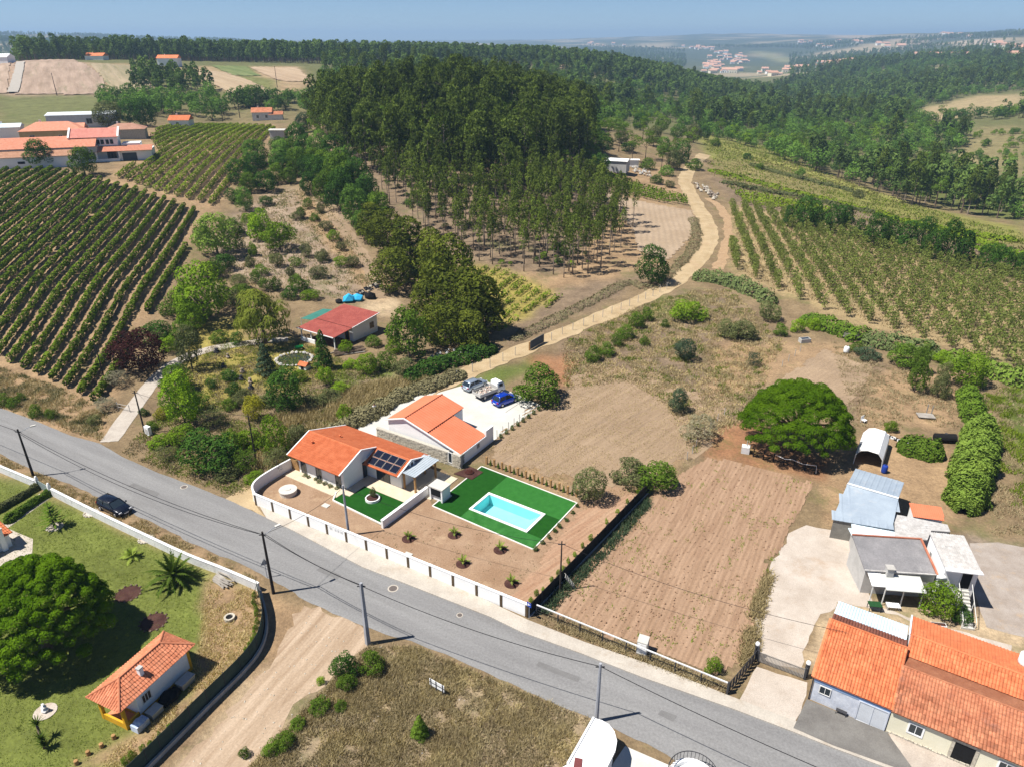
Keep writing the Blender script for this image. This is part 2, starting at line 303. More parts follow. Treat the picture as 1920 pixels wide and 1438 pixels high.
c = mixc(t, c, mixc(t, (.60, .60, .60), (1.35, 1.33, 1.28), ramp(t, noise(t, 2.6, 5, .75, p), .25, .75)), 1.0, 'MULTIPLY')
c = mixc(t, c, (.11, .13, .04), mixc(t, (0, 0, 0), (.65, .65, .65), ramp(t, noise(t, .09, 7, .78, p), .54, .68)))
bn = _n(t, 'ShaderNodeBump'); bn.inputs['Strength'].default_value = .8; bn.inputs['Distance'].default_value = .18
t.links.new(noise(t, 3.2, 6, .75, p), bn.inputs['Height']); t.links.new(bn.outputs[0], b.inputs['Normal'])
t.links.new(c, b.inputs['Base Color']); t.links.new(b.outputs[0], o.inputs[0]); M_GROUND = m
me = fastmesh('ground', Vg, Qg, [M_GROUND], smooth=True)
ca = me.color_attributes.new('Cover', 'FLOAT_COLOR', 'POINT')
ca.data.foreach_set('color', np.concatenate([col.reshape(-1, 3), np.ones((len(Vg), 1))], 1).astype(np.float32).ravel())
struct(link('ground', me))
# ---------------------------------------------------------------- sheets
def jitter(poly, amp, step=.8, seed=0, closed=True):
    out = []; n = len(poly)
    for i in range(n if closed else n - 1):
        a, b_ = np.array(poly[i]), np.array(poly[(i + 1) % n]); k = max(1, int(np.hypot(*(b_ - a)) / step))
        for q in range(k):
            p_ = a + (b_ - a) * q / k
            d = np.array([float(vnoise(p_[0] * .9 + 31, p_[1] * .9, seed)) - .5 + (float(vnoise(p_[0] * 3, p_[1] * 3, seed)) - .5) * .5,
                          float(vnoise(p_[0] * .9, p_[1] * .9 + 57, seed)) - .5]) * 2 * amp
            out.append(tuple(p_ + d))
    return out
def sheet(name, poly, mat, z, amp=0, kind='structure', parent=None, step=.8):
    if amp: poly = jitter(poly, amp, step)
    mb = MB(); a = sum(poly[i - 1][0] * poly[i][1] - poly[i][0] * poly[i - 1][1] for i in range(len(poly)))
    if a < 0: poly = poly[::-1]
    mb.add([(q[0], q[1], z) for q in poly], [tuple(range(len(poly)))])
    o_ = link(name, mb.mesh(name, mat), parent)
    if kind: struct(o_, kind)
    return o_
def px(*pts): return [G(*q) for q in pts]
def smoothline(pts, n=8):                 # Catmull-Rom
    P = [np.array(q, float) for q in pts]; P = [2 * P[0] - P[1]] + P + [2 * P[-1] - P[-2]]; out = []
    for i in range(1, len(P) - 2):
        for k in range(n):
            t_ = k / n; out.append(.5 * (2 * P[i] + (P[i + 1] - P[i - 1]) * t_ + (2 * P[i - 1] - 5 * P[i] + 4 * P[i + 1] - P[i + 2]) * t_ ** 2 + (3 * P[i] - P[i - 1] - 3 * P[i + 1] + P[i + 2]) * t_ ** 3))
    out.append(P[-2]); return out
def strip(name, pts, width, mat, dz=.03, rough_edge=0, across=6, crown=0, ruts=0):
    """a road or track draped over the terrain"""
    P = smoothline(pts, 10); V, Q = [], []; wd = width if callable(width) else (lambda f: width)
    for i, p_ in enumerate(P):
        d = P[min(i + 1, len(P) - 1)] - P[max(i - 1, 0)]; d = d / (np.hypot(*d[:2]) + 1e-9); nrm = np.array([-d[1], d[0]])
        for k in range(across + 1):
            f = k / across * 2 - 1; e = rough_edge * (float(vnoise(p_[0] * .5, p_[1] * .5, 3 if f < 0 else 4)) - .5) * 2 * abs(f) ** 3
            q = p_[:2] + nrm * (f * wd(i / (len(P) - 1)) / 2 + e * (1 if f > 0 else -1))
            V.append((q[0], q[1], Tz(q[0], q[1]) + dz + crown * (1 - f * f) - ruts * (1 if .35 < abs(f) < .75 else 0)))
    for i in range(len(P) - 1):
        for k in range(across):
            a_ = i * (across + 1) + k; Q.append((a_, a_ + across + 1, a_ + across + 2, a_ + 1))
    V = np.array(V); Q = np.array(Q)
    n0 = np.cross(V[Q[0][1]] - V[Q[0][0]], V[Q[0][2]] - V[Q[0][0]])
    if n0[2] < 0: Q = Q[:, ::-1]
    return struct(link(name, fastmesh(name, V, Q, [mat], smooth=True)))
M_ASPH = streakM('asphalt', (.20,.196,.194), (.25,.246,.242), (.185,.18,.175), R(-30), .55, .006) if True else M('asphalt', (.215,.21,.205), (.27,.262,.255), scale=.16, small=.2, sscale=14, bump=.004, bscale=30, rough=.9, dirt=(.25,.235,.215), dscale=.12)
M_PAVE = M('pavement_concrete', (0.414,0.369,0.315), (0.495,0.45,0.387), scale=.5, small=.18, sscale=7, bump=.006, bscale=14, dirt=(.36,.29,.22), dscale=.4)
M_SLAB = M('pale_concrete', (0.504,0.486,0.441), (0.576,0.558,0.513), scale=.35, small=.1, sscale=5, dirt=(.52,.49,.44), dscale=.25)
M_GRAV = M('white_gravel', (.43,.365,.305), (.54,.475,.41), scale=.35, small=.28, sscale=12, bump=.03, bscale=12, dirt=(.38,.28,.2), dscale=.22)
M_SOIL = M('garden_soil', (0.279,0.176,0.108), (0.36,0.243,0.158), scale=.35, small=.3, sscale=6, bump=.05, bscale=7, dirt=(.46,.33,.21), dscale=.25)
M_PLOW = M('ploughed_soil', (0.297,0.18,0.113), (0.378,0.248,0.162), scale=.12, small=.35, sscale=4, bump=.08, bscale=5, dirt=(.29,.165,.10), dscale=.15)
M_STUB = M('stubble_soil', (0.27,0.194,0.126), (0.378,0.275,0.18), scale=.09, small=.3, sscale=3.5, bump=.06, bscale=4, dirt=(.25,.185,.13), dscale=.07)
M_DIRT = M('dirt_track', (0.378,0.279,0.158), (0.468,0.36,0.221), scale=.3, small=.25, sscale=5, bump=.04, bscale=5, dirt=(.40,.27,.17), dscale=.2)
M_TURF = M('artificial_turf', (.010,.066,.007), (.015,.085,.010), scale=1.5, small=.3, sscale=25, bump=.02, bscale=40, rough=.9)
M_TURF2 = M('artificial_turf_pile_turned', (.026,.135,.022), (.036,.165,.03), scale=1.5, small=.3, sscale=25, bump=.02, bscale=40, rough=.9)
M_WHITE = M('white_render', (.84,.84,.83), (.88,.88,.87), scale=.6, small=.05, sscale=4, rough=.7)
M_WHITEOLD = M('weathered_white_wall', (.66,.66,.66), (.76,.76,.75), scale=.9, small=.16, sscale=6, dirt=(.36,.36,.36), dscale=1.1)
M_TILEPAVE = M('pale_patio_tiles', (0.558,0.468,0.342), (0.63,0.54,0.405), scale=.8, small=.08, sscale=3)
M_KERB = M('white_kerb', (.68,.66,.62), small=.1)
road_far = [(-420,600),(0,764),(67,789),(134,817),(187,831),(227,855),(291,884),(374,915),(430,938),(478,960),(553,995),(680,1062),(766,1095),(921,1156),(976,1183),(1088,1223),(1203,1268),(1375,1328),(1480,1368),(1560,1400),(1760,1475),(2100,1590)]
road_near = [(1600,1570),(1400,1480),(1290,1432),(1100,1343),(990,1297),(887,1249),(770,1201),(680,1174),(598,1137),(560,1119),(491,1075),(374,1024),(250,962),(137,910),(62,883),(0,851),(-420,672)]
M_RPATCH = M('road_patch', (.165,.16,.157), (.19,.186,.182), small=.2, sscale=14)
for q in ([(250,905),(300,925),(292,932),(240,911)], [(602,1062),(640,1078),(632,1086),(594,1069)], [(1010,1240),(1090,1270),(1084,1279),(1004,1248)], [(1240,1330),(1270,1342),(1262,1352),(1233,1339)]): sheet('road_patch', px(*q), M_RPATCH, .0255, .06)
sheet('road', jitter(px(*road_far), .05, closed=False) + jitter(px(*road_near), .16, closed=False), M_ASPH, .02)
# concrete pavement with its kerb along the wall and onward
pv_out = [(500,972),(553,997),(680,1064),(766,1097),(921,1158),(976,1185),(1088,1225),(1203,1270),(1375,1330),(1480,1370),(1560,1402),(1760,1477)]
pv_in = [(1790,1455),(1560,1377),(1490,1352),(1362,1303),(1235,1252),(1095,1204),(990,1163),(848,1096),(726,1047),(581,989),(486,948)]
mb = MB(); mb.prism(px(*pv_out) + px(*pv_in), 0, .11)
struct(part('pavement', mb, M_PAVE, None))
# gravel, slabs, soil
sheet('gravel_drive', px((1513,985),(1600,1000),(1621,1005),(1612,1088),(1640,1135),(1720,1160),(1900,1210),(1900,1250),(1700,1160),(1570,1128),(1522,1180),(1500,1250),(1400,1238),(1418,1140),(1450,1050),(1480,1000)), M_GRAV, .014, .28)
sheet('gravel_forecourt', px((1420,1250),(1515,1280),(1512,1305),(1487,1366),(1378,1327)), M_GRAV, .018, .12)
sheet('tarmac_forecourt', px((1512,1312),(1487,1366),(1560,1398),(1720,1455),(1662,1374)), M('dark_tarmac', (.15,.14,.13), (.20,.19,.175), scale=.6, small=.2), .13)
sheet('concrete_yard', px((1664,1374),(1700,1440),(1760,1470),(2000,1560),(2000,1500),(1815,1436)), M('dusty_yard', (.38,.32,.27), (.47,.41,.35), small=.2), .125)
sheet('cement_yard', px((1818,1018),(1870,1016),(1990,1040),(2040,1230),(1850,1175),(1826,1110)), M('stained_cement', (.30,.25,.21), (.38,.33,.29), scale=.7, small=.2, dirt=(.42,.30,.19), dscale=.6), .012, .08)
sheet('garden_path', px((0,1045),(0,985),(8,978),(74,925),(96,932),(14,990),(62,1010),(60,1040),(20,1060),(-60,1090),(-60,1040)), M('path_concrete', (.45,.39,.32), (.52,.46,.39), small=.15), .014, .03)
GA = px((484,946),(478,930),(490,915),(545,876),(735,780),(860,850),(905,870),(1080,938),(1212,916),(990,1155))
# ================================================================ TRACKS, FIELDS, GARDEN SHEETS, POOL
trk = [W(*q) for q in [(800,735),(850,712),(900,690),(960,664),(1040,632),(1120,598),(1200,563),(1255,535),(1300,500),(1325,465),(1330,430),(1312,395),(1292,360),(1285,335),(1300,310),(1322,290)]]
strip('dirt_track', trk, lambda f: 3.6 + 1.6 * f, M_DIRT, .05, .5, 12, .03, .05)
strip('sandy_track', [W(*q) for q in [(1345,505),(1358,470),(1366,440),(1362,410),(1345,385),(1325,372)]], 2.6, M('orange_earth', (.34,.225,.13), (.42,.29,.175), small=.25, sscale=4), .04, .7, 6)
strip('earth_path', [W(*q) for q in [(712,560),(690,500),(660,450),(620,400),(590,365)]], 3.0, M_STUB, .04, .6, 6)
strip('finca_drive', [W(*q) for q in [(205,828),(225,800),(250,765),(280,725),(310,695),(335,678),(370,662),(420,650),(480,642),(540,637)]], 2.4, M('drive_concrete', (.40,.35,.30), (.48,.43,.37), small=.2), .04, .12, 4)
strip('hill_track', [W(*q) for q in [(24,176),(31,155),(36,135),(40,118)]], 5, M('far_track', (.36,.33,.29), small=.1), .8, .3, 3)
strip('field_track', [W(*q) for q in [(520,270),(580,262),(600,270)]], 4.0, M_DIRT, .06, .6, 4)
sheet('dirt_road', px((572,1132),(640,1157),(700,1185),(690,1212),(640,1250),(585,1300),(520,1375),(466,1440),(410,1500),(280,1500),(345,1432),(425,1345),(490,1262),(530,1200)), streakM('dirt_road_soil', (.31,.22,.145), (.47,.36,.26), (.27,.18,.115), math.atan2(*(np.array(G(640,1165)) - np.array(G(400,1440)))[::-1]), .9), .012, .7)
sheet('entry_apron', px((418,938),(470,905),(545,866),(560,878),(545,886),(492,914),(479,930),(484,950),(500,972),(470,956)), M_DIRT, .016, .2)
SOILP = px((486,946),(479,930),(490,914),(548,878),(562,887),(632,925),(624,939),(716,986),(800,922),(810.7,949),(999.7,1030.5),(1082.5,943),(1090,905),(1212,916),(990,1154))
sheet('garden_soil', SOILP, M_SOIL, .008)
def dirang(a, b): a, b = np.array(a), np.array(b); return math.atan2(b[1] - a[1], b[0] - a[0])
def furrows(name, poly, a, b, spacing, amp, mat, z=.02, seed=0, along=.7, grain=.5, rag=.6):
    a, b = np.array(a), np.array(b); d = (b - a) / np.hypot(*(b - a)); nrm = np.array([-d[1], d[0]])
    P = np.array(poly); s = P @ d; q = P @ nrm; ns = int((s.max() - s.min()) / along) + 1; nq = int((q.max() - q.min()) / (spacing / 4)) + 1
    S, Q_ = np.meshgrid(np.linspace(s.min(), s.max(), ns + 1), np.linspace(q.min(), q.max(), nq + 1), indexing='ij')
    wob = (vnoise(S / 6, Q_ / 6, seed) - .5) * .5; X = S * d[0] + Q_ * nrm[0]; Y = S * d[1] + Q_ * nrm[1]
    Zf = T(X, Y) + z + amp * (1 + np.sin((Q_ + wob) / spacing * 2 * math.pi)) * (.5 + vnoise(S / 1.5, Q_ / 1.5, seed + 2)) + (vnoise(S / .6, Q_ / .35, seed + 5) - .3) * amp * grain
    i, j = np.meshgrid(np.arange(ns), np.arange(nq), indexing='ij'); a0 = i * (nq + 1) + j
    Qd = np.stack([a0, a0 + 1, a0 + nq + 2, a0 + nq + 1], -1).reshape(-1, 4)
    cx, cy = X.ravel()[Qd].mean(1), Y.ravel()[Qd].mean(1); keep = inpoly(cx + (vnoise(cx, cy, 4) - .5) * .8 + (vnoise(cx / 3.5, cy / 3.5, 14) - .5) * rag, cy + (vnoise(cx, cy, 6) - .5) * .8 + (vnoise(cx / 3.5, cy / 3.5, 16) - .5) * rag, poly)
    Qd = Qd[keep]; V = np.stack([X.ravel(), Y.ravel(), Zf.ravel()], 1); us, inv = np.unique(Qd, return_inverse=True)
    V = V[us]; Qd = inv.reshape(-1, 4)
    if np.cross(V[Qd[0][1]] - V[Qd[0][0]], V[Qd[0][2]] - V[Qd[0][0]])[2] < 0: Qd = Qd[:, ::-1]
    return struct(link(name, fastmesh(name, V, Qd, [mat])))
furrows('ploughed_field', px((1030,1135),(1110,1050),(1235,925),(1325,858),(1400,872),(1530,905),(1502,965),(1440,1060),(1412,1140),(1395,1245),(1345,1262),(1200,1212),(1060,1165)), G(1184,1184), G(1300,975), .5, .028, streakM('ploughed_earth', (0.276,0.175,0.11), (0.368,0.244,0.161), (.245,.15,.095), dirang(G(1184,1184), G(1300,975)), 1.3), .015, 1, grain=1.2)
furrows('garden_furrows', px((960,1120),(1005,1065),(1090,955),(1195,925),(1110,1020),(1010,1120),(985,1140)), G(964,1075), G(1120,976), .5, .028, streakM('garden_plough', (0.331,0.193,0.12), (0.405,0.267,0.175), (.29,.165,.10), dirang(G(964,1075), G(1120,976)), 1.4), .015, 2, grain=1.2)
furrows('stubble_field', px((925,838),(1015,762),(1050,735),(1080,700),(1120,690),(1230,705),(1330,735),(1395,775),(1345,805),(1300,862),(1240,905),(1130,905),(1090,950),(1060,915),(965,862)), G(950,815), G(1133,718), .7, .010, streakM('stubble_earth', (.255,.18,.115), (.34,.245,.16), (.20,.145,.10), dirang(G(950,815), G(1133,718)), 1.0), .012, 3, grain=1.2, rag=5)
furrows('fallow_plot', [W(*q) for q in [(1130,360),(1200,378),(1300,395),(1300,440),(1250,490),(1195,470),(1185,430)]], W(1200,480), W(1190,370), 1.6, .05, M('pale_fallow_soil', (0.322,0.239,0.161), (0.386,0.294,0.207), scale=.1, small=.2, sscale=1.5, bump=.05, bscale=3), .05, 4, along=1.4)
furrows('kitchen_plot', px((1400,750),(1500,690),(1545,655),(1640,690),(1570,790),(1500,720)), G(1480,720), G(1600,650), .9, .03, M_STUB, .012, 6)
furrows('hill_vineyard_soil', [W(*q) for q in [(50,114),(150,118),(193,150),(195,177),(30,178)]], W(110,178), W(110,118), 5.2, .10, streakM('hill_vineyard_earth', (0.276,0.202,0.147), (0.423,0.313,0.239), (.22,.19,.12), dirang(W(110,178), W(110,118)), .22, .3), .25, 7, along=6, grain=.3)
for k, (pl_, a_, b_, c0, c1, c2, sc_) in enumerate([([(168,120),(252,124),(290,166),(212,174)], (250,170), (205,122), (.24,.21,.12), (.38,.30,.20), (.12,.15,.06), .2), ([(335,130),(420,136),(520,178),(440,182)], (500,178), (360,132), (.34,.25,.16), (.42,.32,.21), (.22,.2,.1), .16), ([(398,124),(462,126),(488,143),(436,143)], (480,142), (410,125), (.11,.15,.05), (.2,.22,.09), (.08,.11,.04), .2), ([(468,127),(556,128),(588,156),(520,152)], (580,152), (480,128), (.36,.26,.17), (.44,.33,.22), (.28,.21,.14), .14), ([(0,118),(22,118),(14,176),(-40,176)], (4,176), (14,118), (.30,.22,.16), (.44,.33,.25), (.2,.17,.11), .2)]):
    furrows('hill_plot', [W(*q) for q in pl_], W(*a_), W(*b_), 4.5, .12, streakM('hill_plot_earth', c0, c1, c2, dirang(W(*a_), W(*b_)), sc_, .3), .22, 20 + k, along=6, grain=.3)
# artificial lawns with kerbs
L1 = px((624.5,938.7),(630.7,923.6),(654.6,930.7),(693.5,904),(770,936),(717,984))
sheet('front_lawn', L1, M_TURF, .05)
def kerb(name, pts, wd, ht, mat, z0=0):
    mbk = MB()
    for a, b in zip(pts[:-1], pts[1:]): mbk.bar((a[0], a[1], z0 + ht / 2), (b[0], b[1], z0 + ht / 2), wd, ht)
    return struct(part(name, mbk, mat, None))
kerb('lawn_kerb', [L1[1], L1[0], L1[5]], .16, .16, M_KERB)
LW = px((903,874.5),(1082,943),(999.7,1030),(810.7,948.6))
A0, B0, C0, D0 = [np.array(q) for q in LW]; P0, P1, P2, P3 = [np.array(q) for q in POOLC]
def lerp(a, b, f): return a + (b - a) * f
def isect(p, d, a, b):                    # line p+d meets segment line ab
    n = np.array([-d[1], d[0]]); f = ((p - a) @ n) / ((b - a) @ n); return a + (b - a) * f
pu = (P1 - P0) / np.hypot(*(P1 - P0)); pw = (P3 - P0) / np.hypot(*(P3 - P0))
tl = isect(P0, pw, A0, B0); bl = isect(P0, pw, D0, C0); rr_ = isect(P1, pu, B0, C0); ru = isect(P3, pu, B0, C0)
sheet('pool_lawn_dark_roll', [A0, tl, P0, P3, bl, D0], M_TURF, .04)  # left roll laid in the darker turf green
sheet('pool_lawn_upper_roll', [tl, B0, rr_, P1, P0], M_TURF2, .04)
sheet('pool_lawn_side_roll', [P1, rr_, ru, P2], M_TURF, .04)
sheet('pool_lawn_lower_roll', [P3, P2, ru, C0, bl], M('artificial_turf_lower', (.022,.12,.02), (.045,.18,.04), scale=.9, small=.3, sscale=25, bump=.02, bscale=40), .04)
kerb('pool_lawn_kerb', [A0, B0, C0, D0, A0], .13, .09, M_KERB)
# the pool
pool = thing('swimming_pool', 'rectangular turquoise swimming pool with white coping set in the green lawn', 'pool', (P0[0], P0[1], 0), math.atan2(pu[1], pu[0]))
pl, pwid = float(np.hypot(*(P1 - P0))), -float(np.hypot(*(P3 - P0)))
M_POOL = M('pool_liner', (.36,.82,.85), (.40,.86,.89), small=.04); M_COP = M('white_coping', (.80,.79,.76), small=.06)
cw = .29; mb = MB()
for x0, y0, x1, y1 in ((0, 0, pl, -cw), (0, pwid, pl, pwid + cw), (0, -cw, cw, pwid + cw), (pl - cw, -cw, pl, pwid + cw)): mb.box(x0, min(y0, y1), -.02, x1, max(y0, y1), .10)
part('coping', mb, M_COP, pool)
mb = MB(); x0, x1, y0, y1, dp = cw - .02, pl - cw + .02, pwid + cw - .02, -cw + .02, -1.35
mb.add([(x0, y0, .05), (x1, y0, .05), (x1, y1, .05), (x0, y1, .05), (x0, y0, dp), (x1, y0, dp), (x1, y1, dp), (x0, y1, dp)],
       [(4, 5, 6, 7), (0, 4, 7, 3), (1, 2, 6, 5), (0, 1, 5, 4), (3, 7, 6, 2)])
part('basin', mb, M_POOL, pool)
for k in range(5):
    mb = MB(); mb.box(x1 - .28 * (5 - k), y0 + .01, dp + .01, x1 - .28 * (4 - k) - .004, y1 - .01, -.22 - .22 * (4 - k) - .02); part('step', mb, M_POOL, pool)
m, t, o = newmat('pool_water'); tr = _n(t, 'ShaderNodeBsdfTransparent'); tr.inputs[0].default_value = (.80, .97, .97, 1); gl = _n(t, 'ShaderNodeBsdfGlossy'); gl.inputs['Roughness'].default_value = .03
lw = _n(t, 'ShaderNodeFresnel'); lw.inputs[0].default_value = 1.33; ms = _n(t, 'ShaderNodeMixShader')
t.links.new(lw.outputs[0], ms.inputs[0]); t.links.new(tr.outputs[0], ms.inputs[1]); t.links.new(gl.outputs[0], ms.inputs[2]); t.links.new(ms.outputs[0], o.inputs[0])
bn = _n(t, 'ShaderNodeBump'); bn.inputs['Distance'].default_value = .01; t.links.new(noise(t, 2.5, 2, .5, wpos(t)), bn.inputs['Height']); t.links.new(bn.outputs[0], gl.inputs['Normal'])
mb = MB(); mb.add([(x0, y0, -.06), (x1, y0, -.06), (x1, y1, -.06), (x0, y1, -.06)], [(0, 1, 2, 3)]); part('water', mb, m, pool)
# ================================================================ VEGETATION
def nrm_(v): return v / (np.linalg.norm(v, axis=-1, keepdims=True) + 1e-9)
def leafquads(lobes, n, size, asp=.55, out=.7, low=-.5, rg=None, shell=(.78, 1.06), droop=0, cull=.72):
    """n leaf sprays spread over the shells of ellipsoid lobes, facing roughly outwards"""
    rg = rg or rng; L = np.asarray(lobes, float); ar = (L[:, 3] * L[:, 4] + L[:, 4] * L[:, 5] + L[:, 3] * L[:, 5]); pk = rg.choice(len(L), n, p=ar / ar.sum())
    d = nrm_(rg.normal(size=(n, 3))); d[:, 2] = np.where(d[:, 2] < low, -d[:, 2], d[:, 2]); u = rg.uniform(*shell, n)[:, None]
    P = L[pk, :3] + d * L[pk, 3:] * u
    if cull and len(L) > 1:
        keep = np.ones(n, bool)
        for k in range(len(L)): keep &= ~((((P - L[k, :3]) / (L[k, 3:] * cull)) ** 2).sum(1) < 1)
        P, d, pk = P[keep], d[keep], pk[keep]
    n = len(P); nn = nrm_(nrm_(d / L[pk, 3:]) * out + nrm_(rg.normal(size=(n, 3))) * (1 - out)); tg = rg.normal(size=(n, 3)); tg[:, 2] -= droop
    tg = nrm_(tg - (tg * nn).sum(1, keepdims=True) * nn); bt = np.cross(nn, tg); s = size * rg.uniform(.6, 1.4, n)[:, None]
    V = np.stack([P + tg * s * .5, P + bt * s * asp * .5, P - tg * s * .5, P - bt * s * asp * .5], 1).reshape(-1, 3)
    return V, np.arange(len(V)).reshape(-1, 4)
def lobes_round(k, rg, zc=.55, rx=.33, rz=.30, lr=.17, flat=1, zmin=.12):
    L = []
    for i in range(k):
        d = nrm_(rg.normal(size=3)); d[2] = d[2] if d[2] > -.8 else -d[2]; q = rg.uniform(.72, 1.02); r = lr * rg.uniform(.65, 1.3)
        L.append((d[0] * rx * q, d[1] * rx * q, max(zmin, zc + d[2] * rz * q), r, r, r * flat))
    L.append((0, 0, zc, rx * .8, rx * .8, rz * .8)); return L
M_BARK = M('bark', (.12,.085,.06), (.19,.145,.11), scale=3, small=.3, sscale=12)
M_BARKE = M('eucalyptus_bark', (.22,.17,.13), (.33,.28,.23), scale=2, small=.3, sscale=6)
def trunkmesh(name, h, r, limbs=5, spread=.3, top=.8, mat=None, rg=None):
    rg = rg or rng; mb = MB(); k = 5; pts = [(rg.normal() * r * .5 * i / k, rg.normal() * r * .5 * i / k, h * i / k) for i in range(k + 1)]
    mb.tube(pts, [r * (1.35 if i == 0 else 1 - .7 * i / k) for i in range(k + 1)], 6)
    for i in range(limbs):
        a = i * 2.4 + rg.uniform(0, .6); z0 = h * rg.uniform(.45, .9); p0 = Vector((0, 0, z0)); p2 = Vector((math.cos(a) * spread, math.sin(a) * spread, min(top, z0 + spread * rg.uniform(.5, 1.1))))
        mid = p0.lerp(p2, .5) + Vector((0, 0, -.03)); mb.tube([p0, mid, p2], [r * .5, r * .32, r * .12], 5)
    return mb.mesh(name, mat or M_BARK, True)
LM = dict(
 mid=leafM('leaf_mid_green', (0.068,0.127,0.0198), (0.135,0.215,0.036)), dark=leafM('leaf_dark_green', (0.0351,0.0854,0.0194), (0.0675,0.137,0.0304)),
 bright=leafM('leaf_bright_green', (.10,.185,.018), (.18,.27,.03)), lime=leafM('leaf_lime', (0.144,0.26,0.02), (0.216,0.33,0.03)),
 olive=leafM('leaf_olive', (.11,.13,.065), (.17,.185,.10)), grey=leafM('leaf_grey_dry', (.21,.19,.16), (.31,.29,.25), trans=.1),
 yellow=leafM('leaf_yellow', (.30,.29,.03), (.38,.36,.06)), willow=leafM('leaf_willow', (.15,.19,.035), (.25,.28,.06)),
 plum=leafM('leaf_plum', (.030,.012,.016), (.065,.025,.028), trans=.15), blue=leafM('leaf_blue_green', (.05,.085,.062), (.09,.125,.09)),
 euc=leafM('leaf_eucalyptus', (0.0546,0.088,0.024), (0.132,0.175,0.0464), rand=.4), eucy=leafM('leaf_eucalyptus_young', (0.0759,0.112,0.0272), (0.161,0.209,0.0527), rand=.35),
 pine=leafM('leaf_pine', (.06,.115,.016), (.12,.195,.028)), stone=leafM('leaf_stone_pine', (.065,.14,.007), (.13,.235,.014), trans=.22, scale=.35),
 macro=leafM('leaf_cypress', (.040,.058,.014), (.17,.20,.035), scale=.35), vine=leafM('leaf_vine', (0.0788,0.132,0.0162), (0.152,0.224,0.0288), scale=.35),
 viney=leafM('leaf_vine_yellowish', (0.13,0.196,0.0216), (0.22,0.291,0.0405), scale=.3), orch=leafM('leaf_orchard', (.14,.18,.055), (.22,.26,.09)),  # viney is a yellower, brighter green by leaf colour
 lawn=leafM('lawn_blade', (.17,.23,.045), (.26,.31,.075)), heath=leafM('leaf_heath', (.20,.205,.085), (.29,.29,.13)), bramble=leafM('leaf_bramble', (.13,.12,.085), (.23,.21,.155), scale=1.2, trans=.1),
 bamboo=leafM('leaf_bamboo', (.13,.21,.045), (.21,.30,.07)), reed=leafM('leaf_reed', (.12,.165,.08), (.19,.235,.12)), far=leafM('leaf_far_wood', (0.0729,0.13,0.0463), (0.137,0.199,0.0662), rand=.4),
 wood=leafM('leaf_valley_wood', (0.0719,0.149,0.0378), (0.142,0.248,0.055), rand=.4), dry=leafM('dry_grass_blade', (.33,.265,.20), (.46,.385,.30), trans=.15), palm=leafM('palm_frond', (.07,.115,.022), (.12,.18,.04)), palmy=leafM('young_palm_frond', (.17,.24,.05), (.27,.33,.09)))
PROTO = {}
def proto(ty, k, trunk, lobes, n, size, leaf, **kw):
    rg = np.random.default_rng(abs(hash_(ty)) + k * 31); V, Q = leafquads(lobes(rg), n, size, rg=rg, **kw)
    PROTO.setdefault(ty, []).append((trunk(rg) if trunk else None, fastmesh(ty + '_crown', V, Q, [LM[leaf]])))
def hash_(s): return sum(ord(c_) * (i + 7) for i, c_ in enumerate(s))
